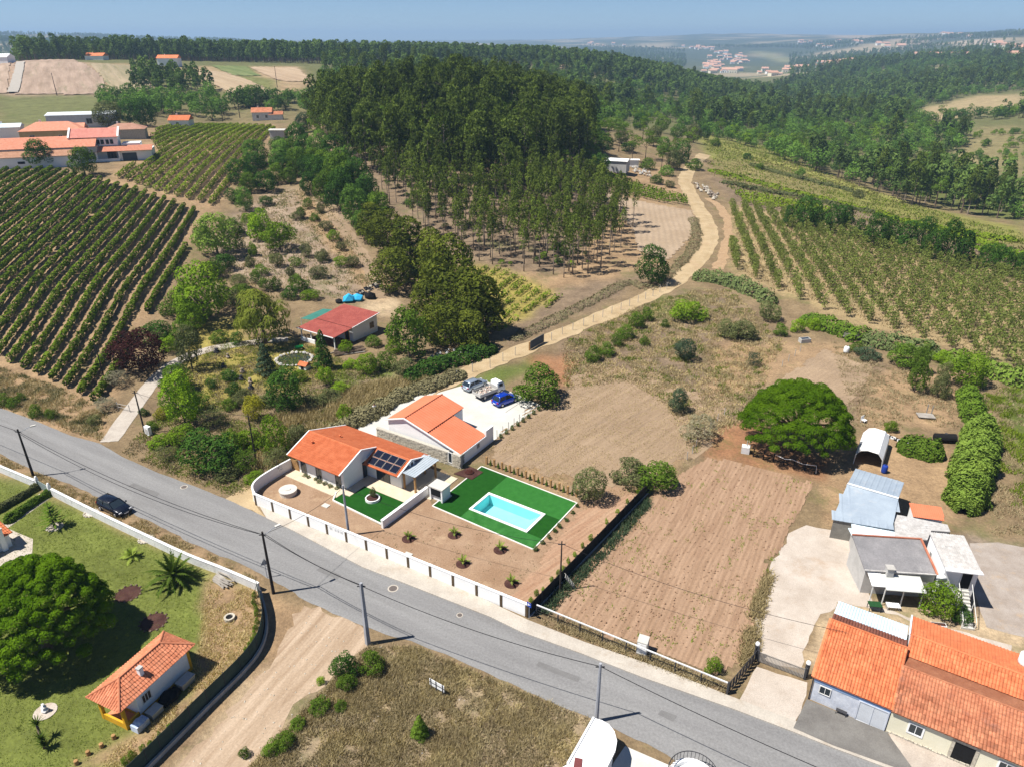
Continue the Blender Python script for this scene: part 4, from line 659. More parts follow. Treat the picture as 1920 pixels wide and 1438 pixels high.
# ---- single trees and shrubs: kind, pixel of the foot, width m, height m, foliage, name, label
def wh(ty, q, wd, ht, mat, name, label, cat='tree', group=None, rz=None):
    x, y, z = W3(*q); ht = ht * (1.22 if ty in ('round', 'loose') else 1.08); return put_tree(ty, name, (x, y, z - .05), (wd, wd, ht), label, cat, group, mat, rz)
TR = [
 ('round',(265,697),9.5,5.6,'plum','plum_tree','dark purple-leaved tree beside the concrete drive'),
 ('round',(385,602),11,9,'bright','broadleaf_tree','big bright green tree left of the weeping willow'),
 ('willow',(497,644),12,9.5,'willow','willow_tree','yellow-green weeping willow beside the red-roofed cottage'),
 ('round',(408,478),11.5,7.5,'bamboo','cane_clump','pale green leafy clump at the edge of the large vineyard'),
 ('loose',(492,447),8,6,'lime','fruit_tree','yellow-green tree at the top of the dry orchard slope'),
 ('loose',(525,468),9,5.5,'bright','fruit_tree','green spreading tree below the yellow-green one on the dry slope'),
 ('round',(361,693),4.6,6,'olive','juniper_tree','stiff olive-green upright tree where the drive bends'),
 ('round',(348,797),5.8,6.6,'lime','lime_tree','bright lime-green rounded tree near the road'),
 ('round',(333,733),5.6,3.4,'mid','garden_shrub','wide green shrub behind the lime-green tree'),
 ('round',(540,766),6.4,5.4,'dark','laurel_tree','dark dense round tree in the middle of the cottage garden'),
 ('bush',(396,874),8,4.6,'dark','broom_bush','big dark feathery bush above the road bend'),
 ('loose',(519,852),4.2,4.6,'bright','fig_tree','bright green tree beside the new house roof'),
 ('conifer',(608,692),4.2,6.2,'dark','conifer_tree','very dark upright conifer in front of the cottage porch'),
 ('conifer',(500,702),4.4,4.8,'blue','blue_spruce','bluish conifer beside the garden pond'),
 ('loose',(768,672),7.5,7.5,'mid','loquat_tree','tall leafy green tree right of the cottage'),
 ('round',(690,700),4.2,2.8,'bright','garden_shrub','bright round shrub below the cottage woodpile'),
 ('bush',(430,712),2.9,1.6,'dark','garden_shrub','low dark shrub in the middle of the yellow lawn'),
 ('bush',(438,740),2.6,1.8,'dark','garden_shrub','low dark shrub left of the dense round tree'),
 ('bush',(397,727),2,1.5,'dark','garden_shrub','small dark shrub nearest the wide green shrub'),
 ('bush',(432,768),2.2,1.8,'mid','garden_shrub','small mid-green shrub below the garden statues'),
 ('bush',(455,756),3.4,2.2,'olive','garden_shrub','grey-green shrub left of the dark laurel'),
 ('loose',(478,786),3.2,3.2,'yellow','yellow_shrub','yellow-leaved shrub next to the leaning pole'),
 ('bush',(648,788),2.4,2.4,'lime','pale_shrub','pale lime shrub at the edge of the bramble bank'),
 ('bush',(306,784),2.2,1.7,'yellow','yellow_shrub','small yellow shrub touching the lime-green tree'),
 ('loose',(612,722),3,2.6,'lime','shrub','sparse yellow-green shrub below the dog house'),
 ('bush',(285,805),1.7,1.2,'mid','clipped_shrub','little clipped shrub on the drive verge'),
 ('bush',(270,778),1.6,1.1,'dark','clipped_shrub','dark clipped shrub further up the drive verge'),
 ('bush',(446,645),2.6,2.2,'dark','shrub','dark shrub at the bend of the drive below the willow'),
 ('twiggy',(400,800),4.4,3,'olive','rosemary_bush','grey-green twiggy bush above the big broom'),
 ('twiggy',(312,862),3.2,2,'olive','rosemary_bush','twiggy bush by the white meter box'),
 ('twiggy',(520,880),4,3,'olive','bramble_bush','twiggy bramble behind the driveway verge'),
 ('twiggy',(460,880),4.4,2.6,'mid','bramble_bush','bramble between the broom and the driveway'),
 ('twiggy',(220,722),5,2.2,'grey','bramble_bush','dead grey bramble along the drive below the plum tree'),
 ('twiggy',(200,768),4.2,1.8,'grey','bramble_bush','dead grey bramble near the road end of the drive'),
 ('bush',(8,760),2.2,1.8,'mid','roadside_bush','roadside bush at the left picture edge'),
 ('bush',(28,764),1.9,1.5,'mid','roadside_bush','second small roadside bush from the left'),
 ('bush',(70,782),2,1.9,'mid','roadside_bush','third small roadside bush from the left'),
 ('bush',(97,785),1.7,1.5,'mid','roadside_bush','fourth small roadside bush from the left'),
 ('bush',(42,752),1.6,1.4,'mid','roadside_bush','bush set back from the roadside row'),
 ('bush',(180,795),2,1.4,'olive','roadside_bush','bush on the bank left of the drive mouth'),
 ('round',(1222,532),8.2,7,'dark','carob_tree','dark round tree standing alone at the track bend'),
 ('bush',(1287,600),8,3.4,'bright','wild_bush','bright spreading bush below the track bend'),
 ('bush',(1365,632),5,3,'olive','wild_bush','left of two olive-grey bushes on the fallow field'),
 ('bush',(1392,634),5,3.2,'olive','wild_bush','right of two olive-grey bushes on the fallow field'),
 ('round',(1283,675),4.3,3,'blue','wild_bush','dark grey-green bush in the middle of the fallow field'),
 ('bush',(1110,676),3,2.6,'mid','wild_bush','lowest bush in the row climbing along the track'),
 ('bush',(1136,666),3,2.3,'mid','wild_bush','second bush in the row climbing along the track'),
 ('bush',(1156,648),2.6,2,'mid','wild_bush','third bush in the row climbing along the track'),
 ('bush',(1174,634),3.8,2.6,'mid','wild_bush','fourth bush in the row climbing along the track'),
 ('bush',(1192,614),3.2,2.8,'mid','wild_bush','fifth bush in the row climbing along the track'),
 ('bush',(1212,600),3,2.4,'mid','wild_bush','topmost bush in the row climbing along the track'),
 ('bush',(1209,648),2,1.8,'mid','wild_bush','single small bush below the climbing row'),
 ('bush',(1247,614),1.6,1.5,'mid','wild_bush','tiny bush between the climbing row and the bright bush'),
 ('bush',(1010,748),8,4.8,'mid','oleander_bush','large bush behind the parked cars'),
 ('round',(1270,772),3.2,3,'blue','olive_bush','grey-green bush beside the grey dead shrub'),
 ('twiggy',(1308,824),5.8,3.6,'grey','dead_bush','bare grey dead shrub on the field edge'),
 ('bush',(1178,905),4.6,3.2,'olive','olive_bush','left half of the double bush at the field corner'),
 ('bush',(1228,915),5.2,3.4,'mid','olive_bush','right half of the double bush at the field corner'),
 ('round',(1103,938),4.3,3.4,'olive','olive_bush','round bush just outside the pool fence corner'),
 ('bush',(1337,1258),1.6,1.4,'bright','roadside_weed','green shrub inside the wire fence by the gate'),
 ('bush',(1440,600),5,3.4,'olive','wild_bush','grey-green bush where the cane hedge starts'),
 ('twiggy',(1412,685),0.1+3.2,2.2,'blue','artichoke_bush','grey-blue bush by the field post fence'),
 ('bush',(1495,622),3,2.4,'lime','citrus_tree','yellow-green citrus nearest the cane hedge'),
 ('bush',(1525,618),2.4,2.2,'lime','citrus_tree','small lime citrus tree by the cane hedge'),
 ('bush',(1462,628),3,2,'mid','citrus_tree','darker citrus left of the yellow-green one'),
 ('loose',(1714,735),3.4,4.4,'mid','fruit_tree','left fruit tree on the sandy yard'),
 ('loose',(1722,700),3,3.6,'mid','fruit_tree','upper fruit tree on the sandy yard'),
 ('loose',(1762,745),3,3.4,'olive','fruit_tree','right fruit tree on the sandy yard'),
 ('loose',(1768,720),2.6,3,'olive','fruit_tree','thin fruit tree behind the right one on the sandy yard'),
 ('round',(1810,722),6.4,4.6,'bright','fig_tree','broad bright fig tree at the orchard hedge'),
 ('bush',(1695,682),6,3.2,'mid','wild_bush','wide bush at the corner of the sandy yard'),
 ('bush',(1735,668),3.4,2.4,'mid','wild_bush','bush behind the fruit trees of the sandy yard'),
 ('bush',(1765,680),3,2,'lime','wild_bush','yellow-green bush beside the fig tree'),
 ('bush',(1625,672),4.4,1.8,'blue','cabbage_patch','bluish leafy patch at the top of the kitchen plot'),
 ('bush',(1604,658),2.6,1.6,'mid','wild_bush','green bush next to the white barrel'),
 ('bush',(1760,1152),3.7,3.4,'bright','grape_arbour','leafy green vine bush at the foot of the outside stairs'),
 ('bush',(1668,808),2,1.5,'bright','wild_bush','small bush at the white tyre row'),
 ('loose',(1800,1166),2,1.6,'dark','potted_shrub','dark shrub below the outside stairs'),
 ('bush',(645,1268),2.5,2.2,'dark','wild_bush','dark bush on the dry plot near the blue-grey pole'),
 ('bush',(697,1258),2.2,2.0,'mid','broom_bush','broom bush right below the blue-grey pole'),
 ('bush',(650,1290),1.7,1.4,'mid','wild_bush','lower bush of the clump on the dry plot'),
 ('bush',(602,1330),1.8,1.1,'mid','wild_bush','bush on the dry plot beside the dirt road'),
 ('bush',(640,1328),1.1,.8,'mid','wild_bush','small bush right of the dirt road thicket'),
 ('bush',(560,1362),1.3,.9,'mid','wild_bush','upper bush of the thicket along the dirt road'),
 ('bush',(538,1398),1.7,1.2,'mid','wild_bush','middle bush of the thicket along the dirt road'),
 ('bush',(510,1412),1.6,1.0,'mid','wild_bush','lowest bush of the thicket along the dirt road'),
 ('bush',(458,1418),.9,.8,'mid','wild_bush','tiny bush on the dirt road verge'),
 ('bush',(603,1280),.8,.7,'lime','wild_bush','tiny lime bush beside the dirt road top'),
 ('conifer',(788,1380),1.9,2.1,'mid','broom_bush','pointed green broom bush on the dry plot below the sign board'),
 ('round',(76,314),9,6.5,'dark','garden_tree','dark round tree in front of the long white barn'),
 ('round',(160,330),9,6.5,'mid','garden_tree','round green tree at the corner of the white farmhouse verandah'),
 ('round',(205,240),12,8,'olive','garden_tree','grey-green tree behind the brown roofed house'),
 ('round',(245,235),13,8,'dark','garden_tree','dark tree right of the brown roofed house'),
 ('round',(275,238),11,9,'dark','garden_tree','dark tree left of the small white cottage'),
 ('round',(570,250),8,6,'blue','olive_tree','silvery olive tree beside the pump house'),
 ('bush',(1150,240),16,5,'mid','wild_bush','bright thicket behind the white shed'),
 ('round',(480,200),14,9,'wood','oak_tree','round oak behind the upper vineyard'),
]
for ty, q, a_, b_, mt, nm, lb in TR: wh(ty, q, a_, b_, mt if mt in LM else 'mid', nm, lb, 'tree' if nm.endswith('tree') or nm == 'blue_spruce' else 'shrub')
for i, (q, a_, b_) in enumerate([((700,452),8,9),((728,478),7,8),((770,520),8.5,10),((742,545),8,7.5),((812,535),8,10.5),((845,580),8,10),((800,610),7.5,8),((868,625),8,9),((905,628),7,8.5),((835,650),6,6.5),((885,655),5.5,6)]):
    wh(('macro', 'round')[i % 2], q, a_ * (1.5 + .2 * (i % 3)), b_ * (.95 + .12 * (i % 3)), 'macro', 'cypress_tree', 'shaggy dark cypress, %s from the top of the line beside the plantation' % nth(i), 'tree', 'line of shaggy cypresses')
for i, (q, a_, b_) in enumerate([((640,395),9,9),((612,378),8,7),((665,420),8,8),((600,350),9,7),((560,330),8,7),((530,315),9,7),((580,365),6,5),((545,345),5,4),((462,395),6,5),((500,385),5,2),((640,360),9,9),((680,440),6,5)]):
    wh('round', q, a_, b_, ['dark', 'mid', 'wood'][i % 3], 'broadleaf_tree', 'leafy tree, %s along the edge between vineyard and hill wood' % nth(i), 'tree', 'trees between vineyard and wood')
for i, (q, h_) in enumerate([((1478,425),7),((1500,432),8),((1560,437),8.5),((1585,425),7),((1635,462),9),((1662,452),6.5),((1690,470),8.5),((1722,465),6),((1778,497),8),((1808,500),7.5),((1850,500),6),((1525,430),6),((1610,448),6),((1750,485),6.5),((1880,512),6),((1900,520),5.5)]):
    wh(('macro', 'round', 'loose')[i % 3], (q[0] + random.uniform(-8, 8), q[1] + random.uniform(-3, 3)), h_ * random.uniform(.75, 1.15), h_ * random.uniform(.75, 1.2), 'dark', 'ragged_tree', 'dark ragged tree, %s in the line along the far orchard edge' % nth(i), 'tree', 'dark trees along the far orchard edge')
for i, (q, a_, b_) in enumerate([((1120,330),9,6),((1100,315),10,7),((1130,290),9,7),((1165,270),8,5),((1180,285),7,4),((1215,318),6,4),((1250,330),6,3.5),((1262,318),8,6),((1275,305),9,7),((1300,318),7,4),((1245,290),8,6),((1225,275),9,7),((1200,245),10,7),((1240,250),10,7),((1270,262),9,6),((1300,268),9,7),((1320,262),8,6),((1340,275),6,4),((1230,345),5,3),((1255,352),4,2.4),((1400,300),5,3),((1425,318),4,2.5),((1500,330),5,3),((1610,372),5,3)]):
    wh('round' if b_ > 4 else 'bush', q, a_, b_, ['dark', 'mid', 'wood', 'olive'][i % 4], 'track_shrub', 'rounded tree or shrub, %s in the thicket where the track meets the hill' % nth(i), 'shrub', 'thicket at the top of the track')
for i, (q, h_) in enumerate([((1185,305),11),((1210,300),12),((1240,318),9),((1290,300),12),((1160,285),11),((1140,270),10),((1205,262),11),((1265,290),7)]):
    x, y, z = W3(*q); put_tree('pinetree', 'pine_tree', (x, y, z), h_ / 10, 'open-crowned pine, %s in the group behind the white shed' % nth(i), 'tree', 'pines behind the white shed')
tl_ = grid_pts([(185,205),(330,226),(420,226),(450,212),(530,212),(592,216),(590,188),(520,190),(430,188),(300,194),(200,182)], 9.5, 300, 520, .35)
for p in tl_: put_tree('midtree', 'oak_tree', tuple(p), random.uniform(.8, 1.35), 'round dark tree in the belt behind the upper vineyard', 'tree', 'tree belt behind the upper vineyard')
pw = grid_pts([(245,178),(262,142),(330,152),(402,166),(396,182),(330,187)], 7.5, 380, 620, .2); mass('plantation_block', pw, rng.uniform(.8, 1.1, len(pw)), [('fartree', k) for k in range(4)], 'dark square block of plantation trees on the left hillside')
GB = [((455,345),8,5.5,'dark'),((480,310),9,6,'wood'),((528,292),7,4.5,'dark'),((560,285),9,7,'dark'),((600,300),8,7,'wood'),((630,322),9,8,'dark'),((648,345),9,8,'wood'),((672,372),9,8,'dark'),((612,335),8,6,'mid'),((580,335),7,5,'dark'),((560,318),7,5,'wood'),((530,330),7,5,'dark'),((360,620),5,4,'bright'),((425,575),5,3.5,'olive'),((455,560),4,2.6,'mid'),((560,545),4,3,'mid'),((600,520),4,2.2,'olive'),((585,560),4,1.6,'bright'),((545,560),3.4,2.2,'dark'),((470,610),4,2.6,'mid'),((410,640),3,1.8,'mid'),((340,640),5,3,'mid'),((320,660),3.4,2.4,'lime'),((300,640),5,3.2,'dark'),((355,755),2.4,1.6,'bright'),((372,770),3.4,2.4,'mid'),((345,830),3.6,2.2,'bright'),((300,835),2.6,1.5,'lime'),((440,845),3.4,2.6,'bright'),((470,840),3,2.4,'bright'),((425,895),2.6,1.3,'olive'),((480,900),2.4,1.2,'bright'),((560,830),3,2.2,'olive'),((500,760),2.6,1.6,'olive'),((585,760),3,1.4,'olive'),((620,750),3.2,1.5,'olive'),((560,715),2.4,1.6,'bright'),((520,715),2.2,1.4,'mid'),((660,690),2.4,1.4,'lime'),((720,690),3.6,2.6,'mid'),((740,660),3,2.2,'bright'),((700,650),2.6,1.8,'mid'),((650,660),2.4,2,'lime'),((760,700),3.4,2.2,'olive'),((820,640),4,3,'bright'),((640,735),2.6,1.6,'lime'),((380,600),4,2,'lime'),((330,590),5,3.4,'mid'),((350,570),5,3.4,'bright'),((395,520),5,3,'mid'),((420,505),5,3,'dark'),((440,440),5,3.4,'mid'),((470,425),4.4,3,'bright'),((380,455),4.6,3,'dark'),((500,360),7,4.5,'dark'),((470,360),6,4,'mid'),((440,380),5,3.4,'dark'),((520,345),6,4.5,'mid'),((480,330),7,5,'dark'),((545,300),7,5,'mid'),((575,300),7,6,'dark'),((590,320),6,5,'mid'),((620,345),7,6,'dark'),((655,370),8,7,'mid'),((690,395),7,7,'dark'),((710,420),7,6,'mid')]
for i, (q, a_, b_, mt) in enumerate(GB): wh('bush' if b_ < 4 else 'round', q, a_ * 1.15, b_ * 1.1, mt, 'wild_shrub', 'leafy shrub, %s in the loose green belt round the cottage and slope' % nth(i), 'shrub', 'loose shrubs round the cottage and slope')
# orchard-slope saplings
for i, q in enumerate([(566,410),(590,415),(612,432),(625,452),(602,400),(578,392),(640,470),(662,500),(555,500),(575,482),(605,490),(640,500),(470,500),(490,515),(520,500),(545,520),(480,530),(450,540),(520,545),(560,412),(450,470),(475,480),(500,545)]):
    wh('loose', q, random.uniform(2.4, 4.2), random.uniform(1.6, 2.8), random.choice(['olive', 'mid', 'bright']), 'orchard_sapling', 'small fruit sapling, %s on the dry slope above the cottage' % nth(i), 'fruit tree', 'saplings on the dry slope')
# cane hedge along the orchard, bamboo hedge by the sheds, bramble hedge by the drive
def hedge(name, pts, wd, ht, mat, label, dens=120, size=.5, asp=.22, cat='hedge', spike=.8):
    P = np.array(smoothline(pts, 8)); seg = np.hypot(*(P[1:] - P[:-1]).T); cs = np.concatenate([[0], np.cumsum(seg)]); L = cs[-1]; n = int(L * dens)
    s = rng.uniform(0, L, n); i = np.clip(np.searchsorted(cs, s) - 1, 0, len(seg) - 1); f = (s - cs[i]) / seg[i]; c_ = P[i] + (P[i + 1] - P[i]) * f[:, None]; d = (P[i + 1] - P[i]) / seg[i][:, None]; nr = np.stack([-d[:, 1], d[:, 0]], 1)
    an = rng.uniform(-.15, math.pi + .15, n); bulge = .5 + .55 * vnoise(s / 1.7, s * 0, 4) + .4 * vnoise(s / .7, an * 2, 14); e = np.minimum(1, np.minimum(s, L - s) / (wd * .5) + .35); rad = rng.uniform(.75, 1.05, n) * bulge * e
    off = np.cos(an) * wd / 2 * rad; z = np.maximum(np.sin(an), -.02) * ht * rad; q = c_ + nr * off[:, None]; o0 = P[len(P) // 2]; oz = Tz(*o0)
    Pp = np.stack([q[:, 0] - o0[0], q[:, 1] - o0[1], T(q[:, 0], q[:, 1]) + z + .08 - oz], 1); nn = np.stack([nr[:, 0] * np.cos(an), nr[:, 1] * np.cos(an), np.sin(an) + .2], 1); nn = nrm_(nrm_(nn) * .6 + nrm_(rng.normal(size=(n, 3))) * .4)
    tg = rng.normal(size=(n, 3)) * (1 - spike * .6); tg[:, 2] += spike; tg = nrm_(tg - (tg * nn).sum(1, keepdims=True) * nn); bt = np.cross(nn, tg); sz = size * rng.uniform(.6, 1.4, n)[:, None]
    V = np.stack([Pp + tg * sz * .5, Pp + bt * sz * asp, Pp - tg * sz * .5, Pp - bt * sz * asp], 1).reshape(-1, 3)
    return tag(link(name, fastmesh(name, V, np.arange(len(V)).reshape(-1, 4), [LM[mat]]), None, (o0[0], o0[1], oz)), label, cat)
CH = [(1300,520),(1350,528),(1400,548),(1450,575),(1500,600),(1560,618),(1620,640),(1690,655),(1760,672),(1830,695),(1920,720),(2020,745)]
for a_, b_, mt, wd_, ht_, lb in ((0, 4, 'reed', 3.4, 2.2, 'blue-green cane hedge starting at the track bend below the orchard'), (4, 7, 'mid', 4.2, 2.0, 'darker bushy stretch of the hedge between trailer and orchard'), (6, 9, 'reed', 3.6, 2.4, 'cane stretch of the hedge behind the sandy yard'), (8, 12, 'bamboo', 4.4, 2.0, 'lighter green end of the orchard hedge at the right edge')):
    hedge('cane_hedge', [W(q[0] + random.uniform(-6, 6), q[1] + random.uniform(-4, 4)) for q in CH[a_:b_]], wd_, ht_, mt, lb, 130, .6, .24)
hedge('bamboo_hedge', px((1838,808),(1830,850),(1815,910),(1803,965)), 3.9, 3.3, 'bamboo', 'thick bright green bamboo hedge beside the sheds', 1500, .42)
hedge('shrub_hedge', px((1812,738),(1820,770),(1826,800)), 3.0, 2.0, 'mid', 'darker green shrub hedge above the bamboo', 420, .34, .3)
hedge('citrus_hedge', px((1680,842),(1720,848),(1768,862)), 3.4, 2.2, 'mid', 'citrus hedge right of the white plastic tunnel', 520, .30, .4, spike=.2)
hedge('bramble_hedge', px((560,862),(600,838),(650,800),(700,775),(760,742),(810,725),(870,700)), 3.2, 1.15, 'bramble', 'dry grey bramble hedge along the concrete drive', 300, .45, .22)
hedge('bramble_bank', [W(*q) for q in [(760,715),(820,690),(880,672),(930,655)]], 3.6, 1.6, 'dark', 'dark bramble bank between the cottage garden and the track', 220, .45, .3)
hedge('track_bank_scrub', [W(*q) for q in [(960,640),(1040,600),(1120,560),(1180,530),(1220,540),(1280,490),(1305,450),(1300,410)]], 3.0, .55, 'bramble', 'dry grassy bank along the far side of the track', 70, .45, .15)
hedge('box_hedge', px((74,914),(40,935),(0,957),(-40,980)), .9, .7, 'olive', 'low clipped hedge on the upper side of the garden path', 900, .16, .45, spike=.1)
hedge('box_hedge', px((100,923),(60,948),(10,983)), .95, .7, 'mid', 'low clipped hedge on the lower side of the garden path', 900, .16, .45, spike=.1)
for i, (a_, b_, w_) in enumerate([((1330,320),(1900,470),5),((1360,345),(1640,400),3),((1350,275),(1700,385),6),((1400,310),(1600,362),4),((1700,420),(1900,455),5)]):
    n_s = 14 + 4 * i; pts = [W(a_[0] + (b_[0] - a_[0]) * k / n_s, a_[1] + (b_[1] - a_[1]) * k / n_s) for k in range(n_s + 1)]
    hedge('heath_strip', [(q[0] + random.uniform(-3, 3), q[1] + random.uniform(-3, 3)) for q in pts], w_, 1.1, ['viney', 'olive', 'heath', 'olive', 'viney'][i], '%s strip of low green heath on the slope beyond the orchard, counted outwards' % nth(i), 26, .8, .35, 'heath', .2)
# ---- stone pines
def stone_pine(name, foot, Rr, hgt, base, label, n, seed):
    rg = np.random.default_rng(seed); x, y = foot; t_ = thing(name, label, 'tree', (x, y, 0)); L = []
    for i in range(260):
        a_ = i * 2.39996; rr = math.sqrt((i + .5) / 260); bump = .82 + .26 * rg.random(); zz = base + (hgt - base) * (1 - rr ** 2.3) ** .62 * bump; s_ = Rr * rg.uniform(.075, .15)
        L.append((math.cos(a_) * rr * Rr * .93, math.sin(a_) * rr * Rr * .93 * .95, max(zz - s_ * .5, base * .8), s_, s_, s_ * .8))
    V, Q = leafquads(L, n, .25, .36, .68, -.35, rg, cull=.6); link('crown', fastmesh('pine_crown', V, Q, [LM['stone']]), t_)
    mb = MB(); mb.tube([(0, 0, -.1), (.1, 0, hgt * .3), (0, .1, hgt * .5)], [.42, .33, .25], 9)
    for k in range(9):
        a_ = k * .7; mb.tube([(0, 0, hgt * .28 + .1 * k), (math.cos(a_) * Rr * .35, math.sin(a_) * Rr * .35, hgt * .5), (math.cos(a_) * Rr * .75, math.sin(a_) * Rr * .75, hgt * .6)], [.2, .14, .06], 6)
    part('trunk', mb, M_BARK, t_, True)
stone_pine('stone_pine', G(1484,842), 7.0, 9.0, 2.6, 'huge dome-shaped bright green stone pine standing beyond the ploughed field', 110000, 3)
stone_pine('stone_pine', G(90,1216), 5.9, 8.7, 2.3, 'large dome-shaped dark green stone pine on the lawn at the left edge', 110000, 5)
# ---- palms, yucca and araucaria
def frond(mb, base, az, up, L, droop, wd, n=8, m=0):
    b = Vector(base); pts = []
    for i in range(n + 1):
        f = i / n; pts.append(b + Vector((math.cos(az) * L * f * math.cos(up), math.sin(az) * L * f * math.cos(up), L * f * math.sin(up) - droop * L * f * f)))
    sd_ = Vector((-math.sin(az), math.cos(az), 0))
    for i in range(n):
        f = (i + .5) / n; w_ = wd * math.sin(math.pi * min(1, f * .9 + .12)) ; p, q = pts[i], pts[i + 1]
        for s_ in (-1, 1):
            tip = (p + q) / 2 + sd_ * s_ * w_ + (q - p) * .9 + Vector((0, 0, -w_ * .35)); mb.add([p, q, tip], [(0, 1, 2)], m)
            tip2 = p + sd_ * s_ * w_ * .9 + (q - p) * .5 + Vector((0, 0, -w_ * .25)); mb.add([p, p.lerp(q, .5), tip2], [(0, 1, 2)], m)
def palm(name, foot, th_, rad, nf, label, mat='palm', up0=.15, up1=1.35, wd=.3, mulch=None, wmul=1):
    x, y = foot; t_ = thing(name, label, 'palm', (x, y, 0)); mb = MB()
    for i in range(nf):
        f = i / nf; frond(mb, (0, 0, th_), i * 2.39996, up0 + (up1 - up0) * f + random.uniform(-.1, .1), rad * random.uniform(.85, 1.1), .55 * (1 - f) + .12, wd)
    part('fronds', mb, LM[mat], t_); mb = MB(); mb.lathe([(.02, -.05), (th_ * .25 + .1, 0), (th_ * .2 + .1, th_ * .6), (.12, th_), (.02, th_ + .08)], 9); part('trunk', mb, M_BARK, t_)
    return t_
palm('palm_tree', G(328,1090), .9, 3.0, 46, 'full-grown green palm with arching fronds on the lawn by the road wall', up0=-.1)
palm('palm_tree', G(248,1046), .3, 1.3, 18, 'small yellowish palm left of the full-grown palm', 'palmy')
M_MULCH = M('bark_mulch', (.055,.025,.022), (.10,.05,.04), small=.4, sscale=15, bump=.04, bscale=20)
for q, lb in [((766,1010),'nearest the white screen wall'),((852,1003),'closest to the lower lawn edge at its left'),((938,1031),'right of the lawn-edge pair'),((868,1057),'in the middle of the bare garden'),((959,1094),'nearest the road wall corner')]:
    t_ = palm('young_palm', G(*q), .25, 1.25, 9, 'young palm in dark mulch, the one ' + lb, 'palmy', .75, 1.45, .17); mb = MB(); mb.lathe([(.72, -.02), (.72, .05), (.5, .09), (.05, .07)], 18); part('mulch_ring', mb, M_MULCH, t_)
t_ = thing('araucaria_tree', 'small star-shaped araucaria in a stone ring by the garden path', 'tree', (*G(103,988), 0)); mb = MB()
for lv in range(6):
    for k in range(7): frond(mb, (0, 0, .7 + lv * .45), k * .9 + lv * .45, .1 + lv * .06, 1.75 - lv * .25, .06, .2, 6)
part('crown', mb, LM['mid'], t_); mb = MB(); mb.tube([(0, 0, -.05), (0, 0, 3.3)], [.1, .03], 7); part('trunk', mb, M_BARK, t_)
t_ = thing('yucca_plant', 'spiky yucca with two stems at the bottom of the lawn', 'plant', (*G(84,1402), 0)); mb = MB(); mt_ = MB()
for (ox, oy, hz_) in ((0, 0, 1.0), (-.75, .9, 1.5), (.1, -.1, .5)):
    mt_.tube([(0, 0, -.05), (ox * .6, oy * .6, hz_ * .6), (ox, oy, hz_)], [.13, .11, .09], 7)
    for k in range(34):
        a_ = k * 2.4; e = .1 + 1.3 * k / 34; dv = Vector((math.cos(a_) * math.cos(e), math.sin(a_) * math.cos(e), math.sin(e))); sv = Vector((-math.sin(a_), math.cos(a_), 0)) * .06; b0_ = Vector((ox, oy, hz_)); mb.add([b0_ - sv, b0_ + sv, b0_ + dv * .75], [(0, 1, 2)])
part('leaves', mb, LM['palm'], t_); part('trunk', mt_, M_BARK, t_)
# ================================================================ BUILDINGS
M_TERR = M('terracotta_tiles', (.50,.135,.055), (.60,.19,.085), scale=1.2, small=.14, sscale=6, rough=.8)
M_TERRW = M('weathered_terracotta', (.36,.13,.07), (.52,.22,.12), scale=.8, small=.3, sscale=5, rough=.9, dirt=(.24,.12,.09), dscale=.7, rand=.22)
M_TERRO = M('orange_terracotta', (.56,.165,.07), (.64,.22,.10), scale=1, small=.2, sscale=5, rough=.85, dirt=(.40,.10,.05), dscale=.8, rand=.16)
M_TERRP = M('salmon_tiles', (.58,.24,.15), (.66,.30,.20), scale=1.2, small=.12, sscale=6, rough=.85, rand=.12)
M_PANELR = M('red_sandwich_panel', (.58,.17,.085), (.64,.205,.11), scale=.3, small=.05, sscale=4, rough=.55)
M_REDROOF = M('dark_red_roof', (.33,.085,.07), (.42,.12,.095), scale=.8, small=.2, sscale=5)
M_PINK = M('pink_faded_tiles', (.60,.24,.19), (.68,.30,.24), small=.1)
M_DK = M('dark_metal', (.045,.045,.05), small=.1, rough=.5); M_BLK = M('dark_opening', (.015,.015,.016), small=.1, rough=.8)
M_GL = glassM('window_glass'); M_FR = M('window_frame', (.70,.69,.66), small=.05)
M_WOOD = M('timber', (.30,.17,.07), (.42,.25,.11), scale=3, small=.2, sscale=12); M_WOODG = M('grey_timber', (.28,.25,.22), (.40,.37,.33), small=.2)
M_STONE = M('rubble_stone', (.40,.36,.29), (.58,.53,.44), scale=4, small=.3, sscale=9, bump=.03, bscale=9, rough=.9)
M_ZINC = M('zinc_sheet', (.29,.345,.41), (.35,.41,.47), scale=.5, small=.06, sscale=3, rough=.45, spec=.5, dirt=(.42,.44,.46), dscale=.6)
M_LBLUE = M('light_blue_sheet', (.56,.68,.76), (.68,.77,.82), scale=.8, small=.1, rough=.5)
M_BROWN = M('old_brown_tiles', (.17,.065,.045), (.25,.10,.07), small=.3, sscale=5)
M_SLATE = M('grey_coated_roof', (.20,.195,.20), (.26,.25,.255), scale=.5, small=.22, sscale=7, dirt=(.30,.29,.29), dscale=.9)
M_FIBRE = M('fibre_cement', (.42,.40,.38), (.56,.54,.52), scale=.9, small=.3, sscale=3, dirt=(.16,.155,.15), dscale=.9)
M_CREAM = M('cream_render', (.70,.66,.50), (.75,.71,.56), small=.06); M_OCHRE = M('ochre_paint', (.62,.33,.02), (.68,.38,.04), small=.08); M_OCHRE2 = M('ochre_wall', (.52,.36,.16), (.60,.43,.22), small=.08)
M_BWALL = M('bluish_old_render', (.50,.53,.60), (.66,.68,.73), scale=1.2, small=.15, sscale=5, dirt=(.40,.40,.42), dscale=1.0); M_BLUE = M('blue_band', (.24,.34,.52), small=.1)
